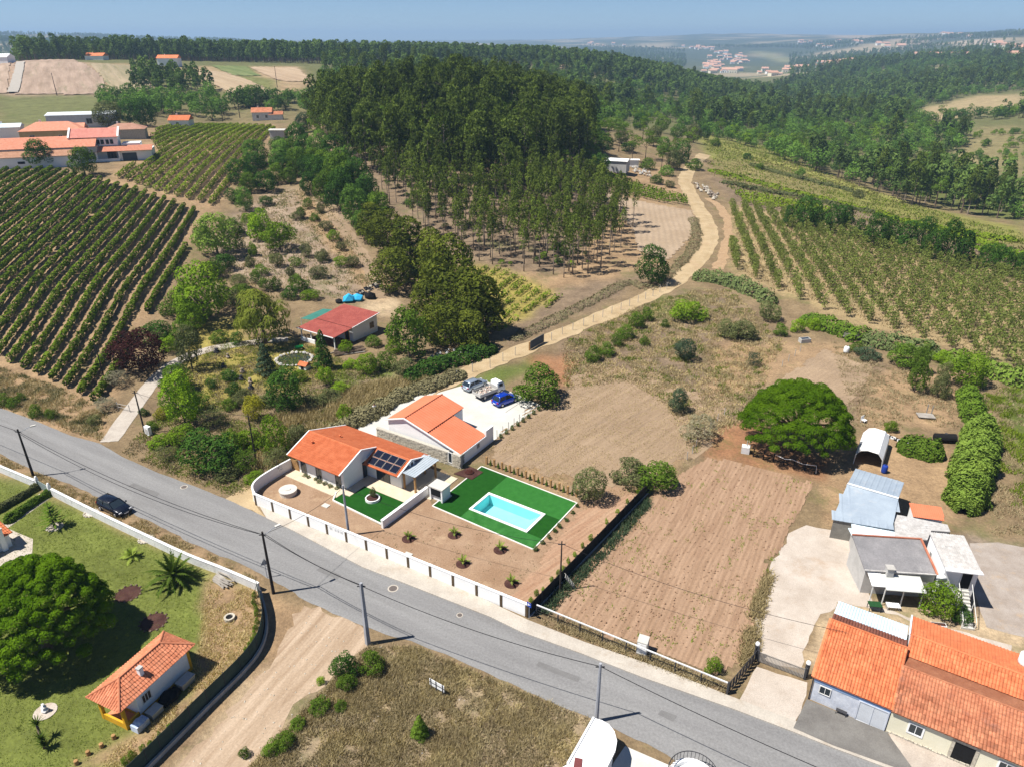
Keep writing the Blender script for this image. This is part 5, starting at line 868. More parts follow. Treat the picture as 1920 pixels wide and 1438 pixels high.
M_GREYW = M('grey_render', (.42,.41,.39), (.52,.51,.49), small=.12, dirt=(.33,.31,.29), dscale=.8); M_CONC = M('board_concrete', (.40,.38,.35), (.48,.46,.43), small=.15)
def V3(p): return Vector(p)
def slope(name, e0, e1, r1, r0, mat, parent, col=.24, course=.38, ht=.06, step=.03, tiles=0, deck=True, deckmat=None, kind='stuff', tname='tile'):
    """barrel tiles or ribbed sheet laid over a roof plane given by eave e0-e1 and top r0-r1; tiles>0 lays that many as single pieces"""
    e0, e1, r1, r0 = map(V3, (e0, e1, r1, r0)); u = (e1 - e0).normalized(); n = u.cross(r0 - e0).normalized()
    if n.z < 0: n = -n
    v = n.cross(u).normalized()
    if v.z < 0: v = -v
    P2 = [((p - e0).dot(u), (p - e0).dot(v)) for p in (e0, e1, r1, r0)]; Lu = P2[1][0]; vmax = max(P2[2][1], P2[3][1]); umin = min(q[0] for q in P2); umax = max(q[0] for q in P2)
    def vr(uu):                             # span of the plane along the slope at column uu
        xs = []
        for i in range(4):
            (a, b), (c_, d) = P2[i], P2[(i + 1) % 4]
            if abs(a - c_) < 1e-6: continue
            if min(a, c_) - 1e-6 <= uu <= max(a, c_) + 1e-6: xs.append(b + (d - b) * (uu - a) / (c_ - a))
        return (min(xs), max(xs)) if len(xs) > 1 else (0, 0)
    if deck:
        mb = MB(); V = [e0, e1, r1, r0]; mb.add([p - n * .06 for p in V] + [p - n * .005 for p in V], [(3, 2, 1, 0), (4, 5, 6, 7), (0, 1, 5, 4), (1, 2, 6, 5), (2, 3, 7, 6), (3, 0, 4, 7)]); part('roof_deck', mb, deckmat or mat, parent)
    nc = max(1, round((umax - umin) / col)); cw_ = (umax - umin) / nc; prof = ((0, 0), (.14, .62), (.36, 1), (.64, 1), (.86, .62), (1, 0)) if course else ((0, 0), (.12, 1), (.3, 1), (.42, 0), (1, 0))
    spots = []; 
    for c_ in range(nc):
        a0, a1 = vr(umin + (c_ + .5) * cw_)
        if a1 - a0 < .08: continue
        k = max(1, round((a1 - a0) / course)) if course else 1
        for j in range(k): spots.append((c_, a0 + (a1 - a0) * j / k, (a1 - a0) / k))
    def geo(mb, o, uu, v0, L):
        base = o + u * uu + v * v0; k = len(prof)
        A = [base + u * (x * cw_) + n * (z * ht + step) for x, z in prof]; B = [base + v * (L + (.02 if course else 0)) + u * (x * cw_) + n * (z * ht) for x, z in prof]; D = [p - n * .022 for p in A]
        mb.add(A + B + D, [(i, i + 1, k + i + 1, k + i) for i in range(k - 1)] + [(2 * k + i, 2 * k + i + 1, i + 1, i) for i in range(k - 1)])
    single = spots
    if tiles:
        spots.sort(key=lambda q: q[1]); single = spots[tiles:]; cache = {}
        rot = Matrix((u, v, n)).transposed().to_4x4()
        for c_, v0, L in spots[:tiles]:
            key = round(L, 3)
            if key not in cache:
                mb = MB(); k = len(prof); A = [(x * cw_, 0, z * ht + step) for x, z in prof]; B = [(x * cw_ * .94 + .03 * cw_, L + .02, z * ht * .94) for x, z in prof]; D = [(p[0], p[1], p[2] - .022) for p in A]
                mb.add(A + B + D, [(i, i + 1, k + i + 1, k + i) for i in range(k - 1)] + [(2 * k + i, 2 * k + i + 1, i + 1, i) for i in range(k - 1)]); cache[key] = mb.mesh(tname, mat)
            o_ = bpy.data.objects.new(tname, cache[key]); C.objects.link(o_); o_.parent = parent
            mt_ = rot.copy(); jt = Matrix.Rotation(random.uniform(-.02, .02), 4, 'Z'); mt_.translation = e0 + u * (umin + c_ * cw_ + random.uniform(-.006, .006)) + v * (v0 + random.uniform(-.012, .012)) + n * random.uniform(0, .006); o_.matrix_local = mt_ @ jt
    if single:
        mb = MB()
        for c_, v0, L in single: geo(mb, e0, umin + c_ * cw_, v0, L)
        o_ = part(name, mb, mat, parent)
        if course: o_['kind'] = kind
    return n
def extr(mb, pts, a, b, axis='y', m=0):      # profile (h, z) pulled along an axis
    f = (lambda h, z, w_: (h, w_, z)) if axis == 'y' else (lambda h, z, w_: (w_, h, z))
    n = len(pts); V = [f(h, z, a) for h, z in pts] + [f(h, z, b) for h, z in pts]
    return mb.add(V, [tuple(range(n)), tuple(range(n, 2 * n))[::-1]] + [(i, i + n, (i + 1) % n + n, (i + 1) % n) for i in range(n)], m)
def window(parent, face, u, z, wd, ht, d, fr=M_FR, pane=M_GL, name='window', bars=1, th_=.06, proud=.03):
    """face: function (u, out, z) -> local point on a wall; a framed window or door with its pane"""
    mb = MB(); c = lambda a, o, zz: face(a, o, zz)
    for a0, a1, z0, z1 in ((u - th_, u, z - th_, z + ht + th_), (u + wd, u + wd + th_, z - th_, z + ht + th_), (u, u + wd, z + ht, z + ht + th_), (u, u + wd, z - th_, z)):
        mb.add([c(a0, 0, z0), c(a1, 0, z0), c(a1, 0, z1), c(a0, 0, z1), c(a0, proud + .02, z0), c(a1, proud + .02, z0), c(a1, proud + .02, z1), c(a0, proud + .02, z1)], [(0, 1, 2, 3), (7, 6, 5, 4), (4, 5, 1, 0), (5, 6, 2, 1), (6, 7, 3, 2), (7, 4, 0, 3)])
    for k in range(1, bars + 1):
        x = u + wd * k / (bars + 1); mb.add([c(x - .02, .005, z), c(x + .02, .005, z), c(x + .02, .005, z + ht), c(x - .02, .005, z + ht), c(x - .02, proud + .01, z), c(x + .02, proud + .01, z), c(x + .02, proud + .01, z + ht), c(x - .02, proud + .01, z + ht)], [(7, 6, 5, 4), (4, 5, 1, 0), (5, 6, 2, 1), (6, 7, 3, 2), (7, 4, 0, 3)])
    o_ = part(name, mb, fr, parent); mb = MB(); mb.add([c(u, .012, z), c(u + wd, .012, z), c(u + wd, .012, z + ht), c(u, .012, z + ht)], [(3, 2, 1, 0)]); part('pane' if name == 'window' else 'panel', mb, pane, o_); return o_
FRONT = lambda v0: (lambda a, o, z: (a, v0 - o, z)); BACK = lambda v0: (lambda a, o, z: (a, v0 + o, z)); RIGHT = lambda u0: (lambda a, o, z: (u0 + o, a, z)); LEFT = lambda u0: (lambda a, o, z: (u0 - o, a, z))
def chimney(parent, x, y, z0, z1, s=.4, mat=M_WHITE, cap=M_GREYW):
    mb = MB(); mb.box(x - s / 2, y - s / 2, z0, x + s / 2, y + s / 2, z1); o_ = part('chimney', mb, mat, parent); mb = MB(); mb.box(x - s * .62, y - s * .62, z1 + .003, x + s * .62, y + s * .62, z1 + .1); part('cap', mb, cap, o_)
def trimline(parent, pts, wd=.14, ht=.12, mat=None, name='verge'):
    mb = MB()
    for a, b in zip(pts[:-1], pts[1:]): mb.bar(a, b, wd, ht)
    part(name, mb, mat or M_WHITE, parent)
# ---- the new house with solar panels
HA = thing('new_house', 'new white bungalow with bright terracotta roof in two wings beside the driveway', 'house', (-26.2, 74.7, 0), R(-32.5))
mb = MB(); extr(mb, [(0, 0), (0, 2.86), (2.95, 4.0), (8.6, 2.07), (8.6, 0)], 0, 7.7, 'x'); part('wall', mb, M_WHITE, HA)
mb = MB(); extr(mb, [(3.9, 0), (3.9, 2.48), (5.5, 3.12), (8.55, 2.07), (8.55, 0)], 7.705, 13.1, 'x'); part('wall', mb, M_WHITE, HA)
slope('roof_front', (-.7, -.9, 2.6), (7.95, -.9, 2.6), (7.95, 2.95, 4.1), (-.7, 2.95, 4.1), M_TERR, HA, .2, .33)
slope('roof_back', (7.95, 9, 2.04), (-.7, 9, 2.04), (-.7, 2.95, 4.1), (7.95, 2.95, 4.1), M_TERR, HA, .2, .33)
slope('roof_back', (13.4, 9, 2.04), (7.96, 9, 2.04), (7.96, 5.5, 3.23), (13.4, 5.5, 3.23), M_TERR, HA, .2, .33)
slope('roof_front', (7.96, 3.0, 2.2), (13.4, 3.0, 2.2), (13.4, 5.5, 3.23), (7.96, 5.5, 3.23), M_TERR, HA, .2, .33)
trimline(HA, [(-.74, -.9, 2.66), (-.74, 2.95, 4.18), (-.74, 9, 2.12)]); trimline(HA, [(7.98, -.9, 2.66), (7.98, 2.95, 4.18), (7.98, 5.5, 3.31)]); trimline(HA, [(13.44, 3.0, 2.26), (13.44, 5.5, 3.31), (13.44, 9, 2.12)])
mb = MB(); mb.tube([(-.7, 2.95, 4.13), (7.95, 2.95, 4.13)], .1, 8); part('ridge_cap', mb, M_TERR, HA); mb = MB(); mb.tube([(8.05, 5.5, 3.26), (13.4, 5.5, 3.26)], .1, 8); part('ridge_cap', mb, M_TERR, HA)
for x, y, z in ((1.2, 1.6, 3.6), (2.9, 4.6, 3.5)): mb = MB(); mb.tube([(x, y, z - .1), (x, y, z + .3)], .1, 8); mb.lathe([(.16, 0), (.16, .06), (.02, .14)], 8, (x, y, z + .3)); part('vent_pipe', mb, M_TERR, HA)
for u_ in (.5, 3.1, 6.35): window(HA, FRONT(0), u_, .08, .85, 2.1, 0, M_WOODG, name='door', bars=1)
window(HA, FRONT(3.9), 9.3, .08, 2.0, 2.1, 0, M_DK, name='door', bars=1); window(HA, RIGHT(7.7), 3.2, .08, .55, 2.1, 0, M_DK, name='door', bars=0)
mb = MB(); mb.box(-1.0, -1.6, .005, 7.9, -.002, .09); mb.box(7.72, 1.9, .005, 16.2, 3.89, .09); mb.box(13.12, 3.9, .005, 17.4, 9.2, .088); mb.box(7.72, -.6, .005, 9.0, 1.895, .085); part('patio_paving', mb, M_TILEPAVE, HA)
for k in range(8):
    i, j = k % 4, k // 4; sl = (3.23 - 2.2) / 2.5; n_ = Vector((0, -sl, 1)).normalized(); vv = Vector((0, 1, sl)).normalized(); o0 = Vector((8.45 + i * 1.14, 3.28, 2.2 + .28 * sl)) + vv * (j * 1.13) + n_ * .13
    pw_ = HA.matrix_basis @ o0; t_ = tag(link('solar_panel', None, None, pw_, R(-32.5)), 'dark solar panel in the %s row, %s from the left, on the bungalow roof' % (('lower', 'upper')[j], ORD[i]), 'solar panel', 'solar panels on the bungalow'); mb = MB(); mf = MB()
    q = [Vector((0, 0, 0)), Vector((1.08, 0, 0)), Vector((1.08, 0, 0)) + vv * 1.06, vv * 1.06]; mf.add([p - n_ * .04 for p in q] + [p + n_ * .01 for p in q], [(3, 2, 1, 0), (4, 5, 6, 7), (0, 1, 5, 4), (1, 2, 6, 5), (2, 3, 7, 6), (3, 0, 4, 7)])
    q2 = [q[0] + Vector((.03, 0, 0)) + vv * .03, q[1] + Vector((-.03, 0, 0)) + vv * .03, q[2] - Vector((.03, 0, 0)) - vv * .03, q[3] + Vector((.03, 0, 0)) - vv * .03]; mb.add([p + n_ * .014 for p in q2], [(0, 1, 2, 3)])
    part('panel_frame', mf, M_WOODG, t_); part('cell_sheet', mb, glassM('solar_cells', (.008, .010, .022), .15) if k == 0 else bpy.data.materials['solar_cells'], t_)
def at(parent, p): return parent.matrix_basis @ Vector(p)
ac = thing('air_conditioner', 'white air conditioner unit hung on the bungalow gable above the pergola', 'air conditioner', at(HA, (13.1, 5.6, 2.45)), R(-32.5)); mb = MB(); mb.box(.02, -.42, 0, .34, .42, .6); part('casing', mb, M_WHITE, ac); mb = MB(); mb.tube([(.345, 0, .3), (.36, 0, .3)], .23, 14); part('fan_grille', mb, M_DK, ac)
pg = thing('pergola', 'timber pergola with grey board roof at the end of the bungalow', 'pergola', at(HA, (13.3, 4.0, .09)), R(-32.5))
for x, y in ((.1, .1), (1.75, .1), (1.75, 3.9), (.1, 3.9)): mb = MB(); mb.box(x - .1, y - .1, 0, x + .1, y + .1, 2.15); part('post', mb, M_WOOD, pg)
for x in (.1, 1.75): mb = MB(); mb.box(x - .07, -.2, 2.155, x + .07, 4.2, 2.32); part('beam', mb, M_WOOD, pg)
for k in range(9): mb = MB(); mb.box(-.2, .02 + k * .48, 2.325, 2.15, .12 + k * .48, 2.42); part('rafter', mb, M_WOOD, pg)
for k in range(7): mb = MB(); mb.box(-.22 + k * .34, -.3, 2.425, .08 + k * .34, 4.3, 2.45); part('roof_board', mb, M('pergola_board', (.36,.41,.45), (.42,.47,.51), small=.1) if k == 0 else bpy.data.materials['pergola_board'], pg)
bq = thing('outdoor_fireplace', 'white masonry barbecue with dark opening between pergola and pool lawn', 'fireplace', (*G(820, 940), 0), R(-32.5)); mb = MB()
mb.box(-1.1, 0, 0, -.9, 1.5, 1.7); mb.box(.55, 0, 0, .75, 1.5, 1.7); mb.box(-.9, 1.25, 0, .55, 1.5, 1.7); mb.box(-.9, .2, 0, .55, 1.25, .7); part('walls', mb, M_WHITE, bq); mb = MB(); mb.box(-1.2, -.1, 1.703, .85, 1.6, 1.86); part('top_slab', mb, M_SLAB, bq); mb = MB(); mb.box(-.9, .02, .703, .55, 1.24, 1.69); part('fire_opening', mb, M_BLK, bq)
for k in range(4):
    p_ = at(HA, (17.5 + k * .38, 4.4, 0)); mb = MB(); mb.box(0, 0, 0, .37, 1.5, .62 - k * .15); o_ = part('garden_step', mb, M_SLAB, None, loc=p_, rz=R(-32.5)); tag(o_, 'pale stone garden step, %s from the top, beside the barbecue' % ORD[k], 'step', 'steps to the pool lawn')
# ---- the second house with ribbed red roof and stone wall
HB = thing('annex_house', 'white house with ribbed red panel roof and stone front wall next to the parking slab', 'house', (-13.79, 80.82, 0), R(-32))
mb = MB(); extr(mb, [(-2.9, 0), (-2.9, 3.08), (0, 4.0), (3.5, 2.95), (3.5, 0)], 0.02, 7.8); part('wall', mb, M_WHITE, HB); mb = MB(); extr(mb, [(3.502, 0), (3.502, 2.94), (8.55, 1.5), (8.55, 0)], .02, 5.5); part('wall', mb, M_WHITE, HB)
slope('roof_sheet', (-3.15, 8.0, 3.15), (-3.15, -.15, 3.15), (0, -.15, 4.2), (0, 8.0, 4.2), M_PANELR, HB, .36, None, .035, 0)
slope('roof_sheet', (3.6, -.15, 3.17), (3.6, 8.0, 3.17), (0, 8.0, 4.2), (0, -.15, 4.2), M_PANELR, HB, .46, None, .05, 0)
slope('roof_sheet', (8.75, -.15, 1.6), (8.75, 5.7, 1.6), (3.5, 5.7, 3.05), (3.5, -.15, 3.05), M_PANELR, HB, .42, None, .05, 0)
trimline(HB, [(-3.2, -.2, 3.16), (0, -.2, 4.22), (3.6, -.2, 3.17), (8.75, -.2, 1.62)], .12, .16); mb = MB(); mb.tube([(0, -.15, 4.24), (0, 8, 4.24)], .09, 6); part('ridge_cap', mb, M_PANELR, HB)
mb = MB(); mb.box(8.56, -.3, 0, 8.86, 7.2, 1.55); mb.box(8.56, 5.52, 1.555, 8.86, 7.2, 2.3); part('parapet_wall', mb, M_WHITE, HB)
window(HB, RIGHT(8.86), 3.4, .75, .5, .6, 0)
mb = MB(); mb.box(-4.4, -.75, 0, 7.35, -.35, 1.86); mb.box(7.95, -.75, 0, 9.2, -.35, 1.86); mb.box(7.35, -.70, 0, 7.95, -.35, .4); part('stone_wall', mb, M('mortar', (.45,.42,.36), small=.2), HB)
mb = MB(); z = .02; r_ = random.Random(4)
while z < 1.8:
    x = -4.38; hh_ = r_.uniform(.14, .24)
    while x < 9.1:
        l_ = r_.uniform(.16, .42)
        if not (7.3 < x < 7.95 or 7.3 < x + l_ < 7.95): mb.box(x, -.75 - r_.uniform(.03, .09), z, x + l_ - .03, -.742, z + hh_ - .025)
        x += l_
    z += hh_
struct(part('stones', mb, M_STONE, HB), 'stuff'); window(HB, FRONT(-.70), 7.42, .42, .46, 1.4, 0, M_WHITE, M_GL, 'window', 0)
mb = MB(); z = .05
for k in range(60): mb.box(8.865, -.3 + r_.uniform(0, .7), .03 + k * .028, 8.93, .6 - r_.uniform(0, .5), .05 + k * .028)
struct(part('corner_stones', mb, M_STONE, HB), 'stuff')
sheet('parking_slab', px((800,726),(820,737),(905,712),(1016,760),(930,823),(905,835),(830,800),(760,820),(700,850),(655,850),(560,880),(552,868),(650,800)), M_SLAB, .022)
mb = MB()
for a_, b_ in (((948,773),(983,750)), ((905,752),(935,733))): a_, b_ = G(*a_), G(*b_); mb.bar((a_[0], a_[1], .032), (b_[0], b_[1], .032), .1, .006)
struct(part('parking_line', mb, M('grey_line', (.25,.25,.25)), None))
# ---- front boundary wall: white panels between dark posts, and its curved end
fw = thing('boundary_wall', 'long white road wall with dark brown posts in front of the bungalow garden', 'wall', (*G(482,946), 0)); f0 = np.array(G(482,946)); f1 = np.array(G(988,1155)); dd = (f1 - f0); Lw = float(np.hypot(*dd)); fw.rotation_euler.z = math.atan2(dd[1], dd[0]); npan = 13
for k in range(npan): mb = MB(); a_ = Lw * k / npan; b_ = Lw * (k + 1) / npan; mb.box(a_ + .14, -.1, 0, b_ - .14, .1, 1.45); mb.box(a_ + .14, -.13, 1.453, b_ - .14, .13, 1.52); part('panel', mb, M_WHITE, fw)
M_POST = M('brown_wall_post', (.085,.06,.035), (.12,.085,.05), small=.15)
for k in range(npan + 1): mb = MB(); a_ = Lw * k / npan; mb.box(a_ - .13, -.14, 0, a_ + .13, .12, 1.44); part('post', mb, M_POST, fw); mb = MB(); mb.box(a_ - .138, -.15, 1.443, a_ + .138, .14, 1.535); part('post_cap', mb, M_WHITE, fw)
mb = MB(); a_ = Lw * 4 / npan
for x, w_ in ((.45, .42), (1.15, .3), (1.55, .3), (1.95, .42)): mb.box(a_ + x, -.112, .95, a_ + x + w_ * .85, -.101, 1.25)
part('meter_box', mb, M('meter_box_grey', (.55,.55,.55), small=.25, sscale=14), fw)
cv = [G(*q) for q in [(482,946),(477,936),(478,926),(489,914),(515,897),(547,879)]]; cv = smoothline(cv, 6)
mb = MB()
for a_, b_ in zip(cv[:-1], cv[1:]): mb.bar((a_[0], a_[1], .74), (b_[0] + (b_[0] - a_[0]) * .02, b_[1] + (b_[1] - a_[1]) * .02, .74), .2, 1.48)
tag(part('curved_wall', mb, M_WHITE, None), 'curved white wall rounding the garden corner into the driveway', 'wall')
gt = thing('wooden_gate', 'brown wooden side gate between curved wall and bungalow', 'gate', (*G(548,879), 0), math.atan2(*(np.array(G(562,884)) - np.array(G(548,879)))[::-1]))
for k in range(6): mb = MB(); mb.box(.02, -.03, .1 + k * .24, 1.35, .03, .31 + k * .24); part('plank', mb, M_WOOD, gt)
sw0, sw1 = np.array(G(717,990)), np.array(G(802,926)); sw = sw1 - sw0; mb = MB(); mb.box(0, -.14, 0, float(np.hypot(*sw)), .14, 1.0); mb.box(-.02, -.17, 1.003, float(np.hypot(*sw)), .17, 1.07)
tag(part('screen_wall', mb, M_WHITE, None, loc=(sw0[0], sw0[1], 0), rz=math.atan2(sw[1], sw[0])), 'low white wall between the front lawn and the bare palm garden', 'wall')
# ---- houses at the lower right
HC = thing('garage_house', 'old bluish-white garage house with orange tiled roof beside the gravel forecourt', 'house', (24.03, 40.99, 0), R(-32.9))
mb = MB(); extr(mb, [(0.02, 0), (.02, 2.42), (5.2, 4.05), (6.5, 3.62), (6.5, 0)], .0, 5.55, 'x'); part('wall', mb, M_BWALL, HC); mb = MB(); mb.box(.0, -.012, 2.02, 5.55, .018, 2.40); part('painted_band', mb, M_BLUE, HC)
slope('tiles_rest', (-.15, -.15, 2.5), (5.7, -.15, 2.5), (5.7, 5.2, 4.2), (-.15, 5.2, 4.2), M_TERRO, HC, .225, .51, .07, .03, tiles=300)
slope('roof_back', (5.6, 6.65, 3.68), (-.1, 6.65, 3.68), (-.1, 5.25, 4.15), (5.6, 5.25, 4.15), M_BROWN, HC, .225, .5, .07, .03)
mb = MB(); mb.tube([(-.15, 5.2, 4.25), (5.7, 5.2, 4.25)], .1, 7); part('ridge_cap', mb, M_TERRO, HC); trimline(HC, [(-.17, -.15, 2.56), (-.17, 5.2, 4.27)], .2, .12, M_TERRO)
window(HC, FRONT(.0), .55, 1.15, .75, .7, 0); window(HC, FRONT(.0), 3.45, .05, 1.95, 1.9, 0, M_BWALL, M('garage_door', (.55,.57,.60), small=.08), 'door', 1, .1)
mb = MB(); mb.box(-.12, -.06, 0, -.02, .04, 2.5); part('downpipe', mb, M_DK, HC)
bn_ = thing('metal_bench', 'small dark metal bench against the bluish garage wall', 'bench', at(HC, (2.0, -.4, 0)), R(-32.9)); mb = MB(); mb.box(0, 0, .42, .8, .3, .46); part('seat', mb, M_DK, bn_)
for x in (.02, .74): mb = MB(); mb.box(x, 0, 0, x + .04, .04, .42); mb.box(x, .26, 0, x + .04, .3, .42); part('leg', mb, M_DK, bn_)
LN = thing('lean_to_shed', 'light blue corrugated lean-to roof behind the garage house', 'shed', at(HC, (0, 6.66, 0)), R(-32.9)); mb = MB(); mb.box(.1, .02, 0, 5.4, 3.2, 2.35); part('wall', mb, M_GREYW, LN)
slope('roof_sheet', (5.55, 3.4, 2.5), (-.1, 3.4, 2.5), (-.1, 0, 3.55), (5.55, 0, 3.55), M_LBLUE, LN, .23, None, .05, 0)
HD = thing('cream_cottage', 'cream cottage with weathered red tiled roof at the lower right corner', 'house', at(HC, (5.6, 0, 0)), R(-32.9))
mb = MB(); extr(mb, [(.03, 0), (.03, 2.42), (3.5, 3.68), (5.0, 3.42), (5, 0)], .0, 12, 'x'); part('wall', mb, M_CREAM, HD)
slope('tiles_rest', (-.05, -.25, 2.45), (12.2, -.25, 2.45), (12.2, 3.5, 3.8), (-.05, 3.5, 3.8), M_TERRW, HD, .22, .38, .06, .03, tiles=300)
mb = MB(); mb.tube([(0, 3.5, 3.83), (12.2, 3.5, 3.83)], .09, 7); part('ridge_cap', mb, M_TERRW, HD)
mb = MB(); extr(mb, [(3.5, 3.68), (3.5, 3.74), (5.05, 3.52), (5.05, 3.46)], 0, 12.2, 'x'); part('rear_deck', mb, M('rusty_felt', (.26,.10,.055), (.34,.15,.085), scale=1, small=.25), HD)
for u_ in (1.35, 7.1): window(HD, FRONT(.03), u_, 1.0, .85, .85, 0, M_WHITE, M_GL, 'window', 1, .12)
window(HD, FRONT(.03), 4.3, .05, 1.3, 1.9, 0, M_STONE, M_BLK, 'door', 0, .22)
mb = MB(); x = .05; r_ = random.Random(9)
while x < 11.8:
    l_ = r_.uniform(.2, .45); mb.box(x, -.06 - r_.uniform(0, .04), 0, x + l_ - .03, .026, .22 + r_.uniform(0, .12)); x += l_
struct(part('plinth_stones', mb, M_STONE, HD), 'stuff')
HE = thing('rear_cottage', 'rear cottage with newer orange roof behind the weathered one', 'house', at(HC, (5.7, 5.05, 0)), R(-32.9))
mb = MB(); extr(mb, [(.08, 0), (.08, 3.45), (1.55, 4.35), (5.2, 3.35), (5.2, 0)], .0, 12, 'x'); part('wall', mb, M_WHITE, HE)
slope('tiles_rest', (-.02, 0.0, 3.55), (12.2, 0.0, 3.55), (12.2, 1.6, 4.5), (-.02, 1.6, 4.5), M_TERRO, HE, .225, .37, .06, .03, tiles=290)
slope('roof_sheet', (12.2, 5.3, 3.45), (-.1, 5.3, 3.45), (-.1, 1.6, 4.5), (12.2, 1.6, 4.5), M_TERRO, HE, .24, None, .05, 0); mb = MB(); mb.tube([(0, 1.6, 4.53), (12.2, 1.6, 4.53)], .09, 7); part('ridge_cap', mb, M_TERRO, HE)
trimline(HE, [(-.12, 1.6, 4.5), (-.12, 5.3, 3.45)], .12, .2); tk = thing('water_tank', 'white water tank on the rear cottage roof at the picture edge', 'tank', at(HE, (7.9, 3.6, 4.0)), R(-32.9)); mb = MB(); mb.lathe([(.5, 0), (.55, .2), (.55, .9), (.3, 1.1), (.02, 1.15)], 14); part('tank_body', mb, M_WHITE, tk, True); mb = MB(); mb.lathe([(.2, 1.16), (.2, 1.24)], 10); part('lid', mb, M_WHITE, tk)
# ---- slate-grey house, stair tower, sheds
HS = thing('grey_roof_house', 'small house with dark grey coated roof and red brick edges by the gravel drive', 'house', (33.45, 53.3, 0), R(-5.9))
mb = MB(); extr(mb, [(.05, 0), (.05, 2.68), (4.15, 3.48), (4.15, 0)], .05, 6.35, 'x'); part('wall', mb, M_GREYW, HS)
mb = MB(); extr(mb, [(-.1, 2.7), (-.1, 2.8), (4.25, 3.66), (4.25, 3.56)], -.08, 6.5, 'x'); part('roof', mb, M_SLATE, HS); M_BRICK = M('red_brick_edge', (.36,.12,.07), (.46,.19,.12), small=.25)
mb = MB(); mb.bar((-.08, 4.2, 3.72), (6.5, 4.2, 3.72), .16, .12); mb.bar((6.45, -.1, 2.86), (6.45, 4.25, 3.72), .18, .12); part('brick_edging', mb, M_BRICK, HS); mb = MB(); mb.bar((-.1, -.06, 2.83), (6.5, -.06, 2.83), .14, .1); part('front_edging', mb, M_FIBRE, HS); chimney(HS, 2.1, -.15, 2.0, 3.35, .6, M_GREYW, M_CONC)
lt = thing('porch_roof', 'pale sheet porch roof on posts in front of the grey roofed house', 'porch', at(HS, (.5, -1.85, 0)), R(-7)); mb = MB(); mb.add([(.9, 0, 2.1), (4.4, 0, 2.1), (4.4, 1.8, 2.5), (.9, 1.8, 2.5), (.9, 0, 2.16), (4.4, 0, 2.16), (4.4, 1.8, 2.56), (.9, 1.8, 2.56)], [(3, 2, 1, 0), (4, 5, 6, 7), (0, 1, 5, 4), (1, 2, 6, 5), (2, 3, 7, 6), (3, 0, 4, 7)]); part('roof_sheet', mb, M('pale_sheet', (.50,.51,.48), (.56,.57,.54), small=.08), lt)
mb = MB(); mb.add([(-.3, .3, 2.2), (.88, .3, 2.2), (.88, 1.9, 2.55), (-.3, 1.9, 2.55), (-.3, .3, 2.25), (.88, .3, 2.25), (.88, 1.9, 2.6), (-.3, 1.9, 2.6)], [(3, 2, 1, 0), (4, 5, 6, 7), (0, 1, 5, 4), (1, 2, 6, 5), (2, 3, 7, 6), (3, 0, 4, 7)]); part('side_sheet', mb, M_WHITE, lt)
for x in (-.2, .95, 2.6, 4.3): mb = MB(); mb.box(x, .32, 0, x + .08, .4, 2.1); part('post', mb, M_FR, lt)
TW = thing('stair_house', 'tall narrow white house with grey corrugated roof and outside stairs', 'house', (39.75, 51.7, 0), R(-11))
mb = MB(); extr(mb, [(.02, 0), (.02, 4.3), (4.55, 4.75), (4.55, 0)], .05, 2.85, 'x'); part('wall', mb, M_WHITE, TW); slope('roof_sheet', (-.1, -.25, 4.42), (3.0, -.25, 4.42), (3.0, 4.7, 4.92), (-.1, 4.7, 4.92), M_FIBRE, TW, .2, None, .05, 0)
mb = MB(); mb.bar((-.1, -.25, 4.45), (3.0, -.25, 4.45), .5, .1); part('front_flashing', mb, M_WHITE, TW); window(TW, FRONT(.02), 1.55, 2.3, .85, 1.9, 0, M_FR, M_BLK, 'door', 0); window(TW, LEFT(.05), 3.2, 3.0, .35, .5, 0)
stt = thing('outside_stairs', 'steep white outside staircase with pale treads climbing to the stair house door', 'stairs', at(TW, (1.5, 0, 0)), R(-11))
for k in range(11): mb = MB(); mb.box(0, -.26 * (11 - k) , 0.2 * k, .95, -.26 * (10 - k) - .005, .2 * k + .2); part('step', mb, M_SLAB, stt)
for x in (-.08, 1.02): mb = MB(); mb.tube([(x, -2.8, .9), (x, -.1, 3.1)], .03, 5); mb.tube([(x, -2.8, 0), (x, -2.8, .9)], .03, 5); mb.tube([(x, -1.4, 1), (x, -1.4, 2.05)], .03, 5); part('handrail', mb, M_FR, stt)
dsh = thing('satellite_dish', 'round white satellite dish on the corner of the stair house', 'satellite dish', at(TW, (-.15, -.2, 3.2)), R(-30)); mb = MB(); mb.tube([(0, -.12, .2), (0, -.1, .2), (0, 0, .2)], [.45, .42, .1], 16); part('dish', mb, M_WHITE, dsh, True); mb = MB(); mb.tube([(0, 0, .2), (.15, .2, 0)], .03, 5); part('arm', mb, M_FR, dsh)
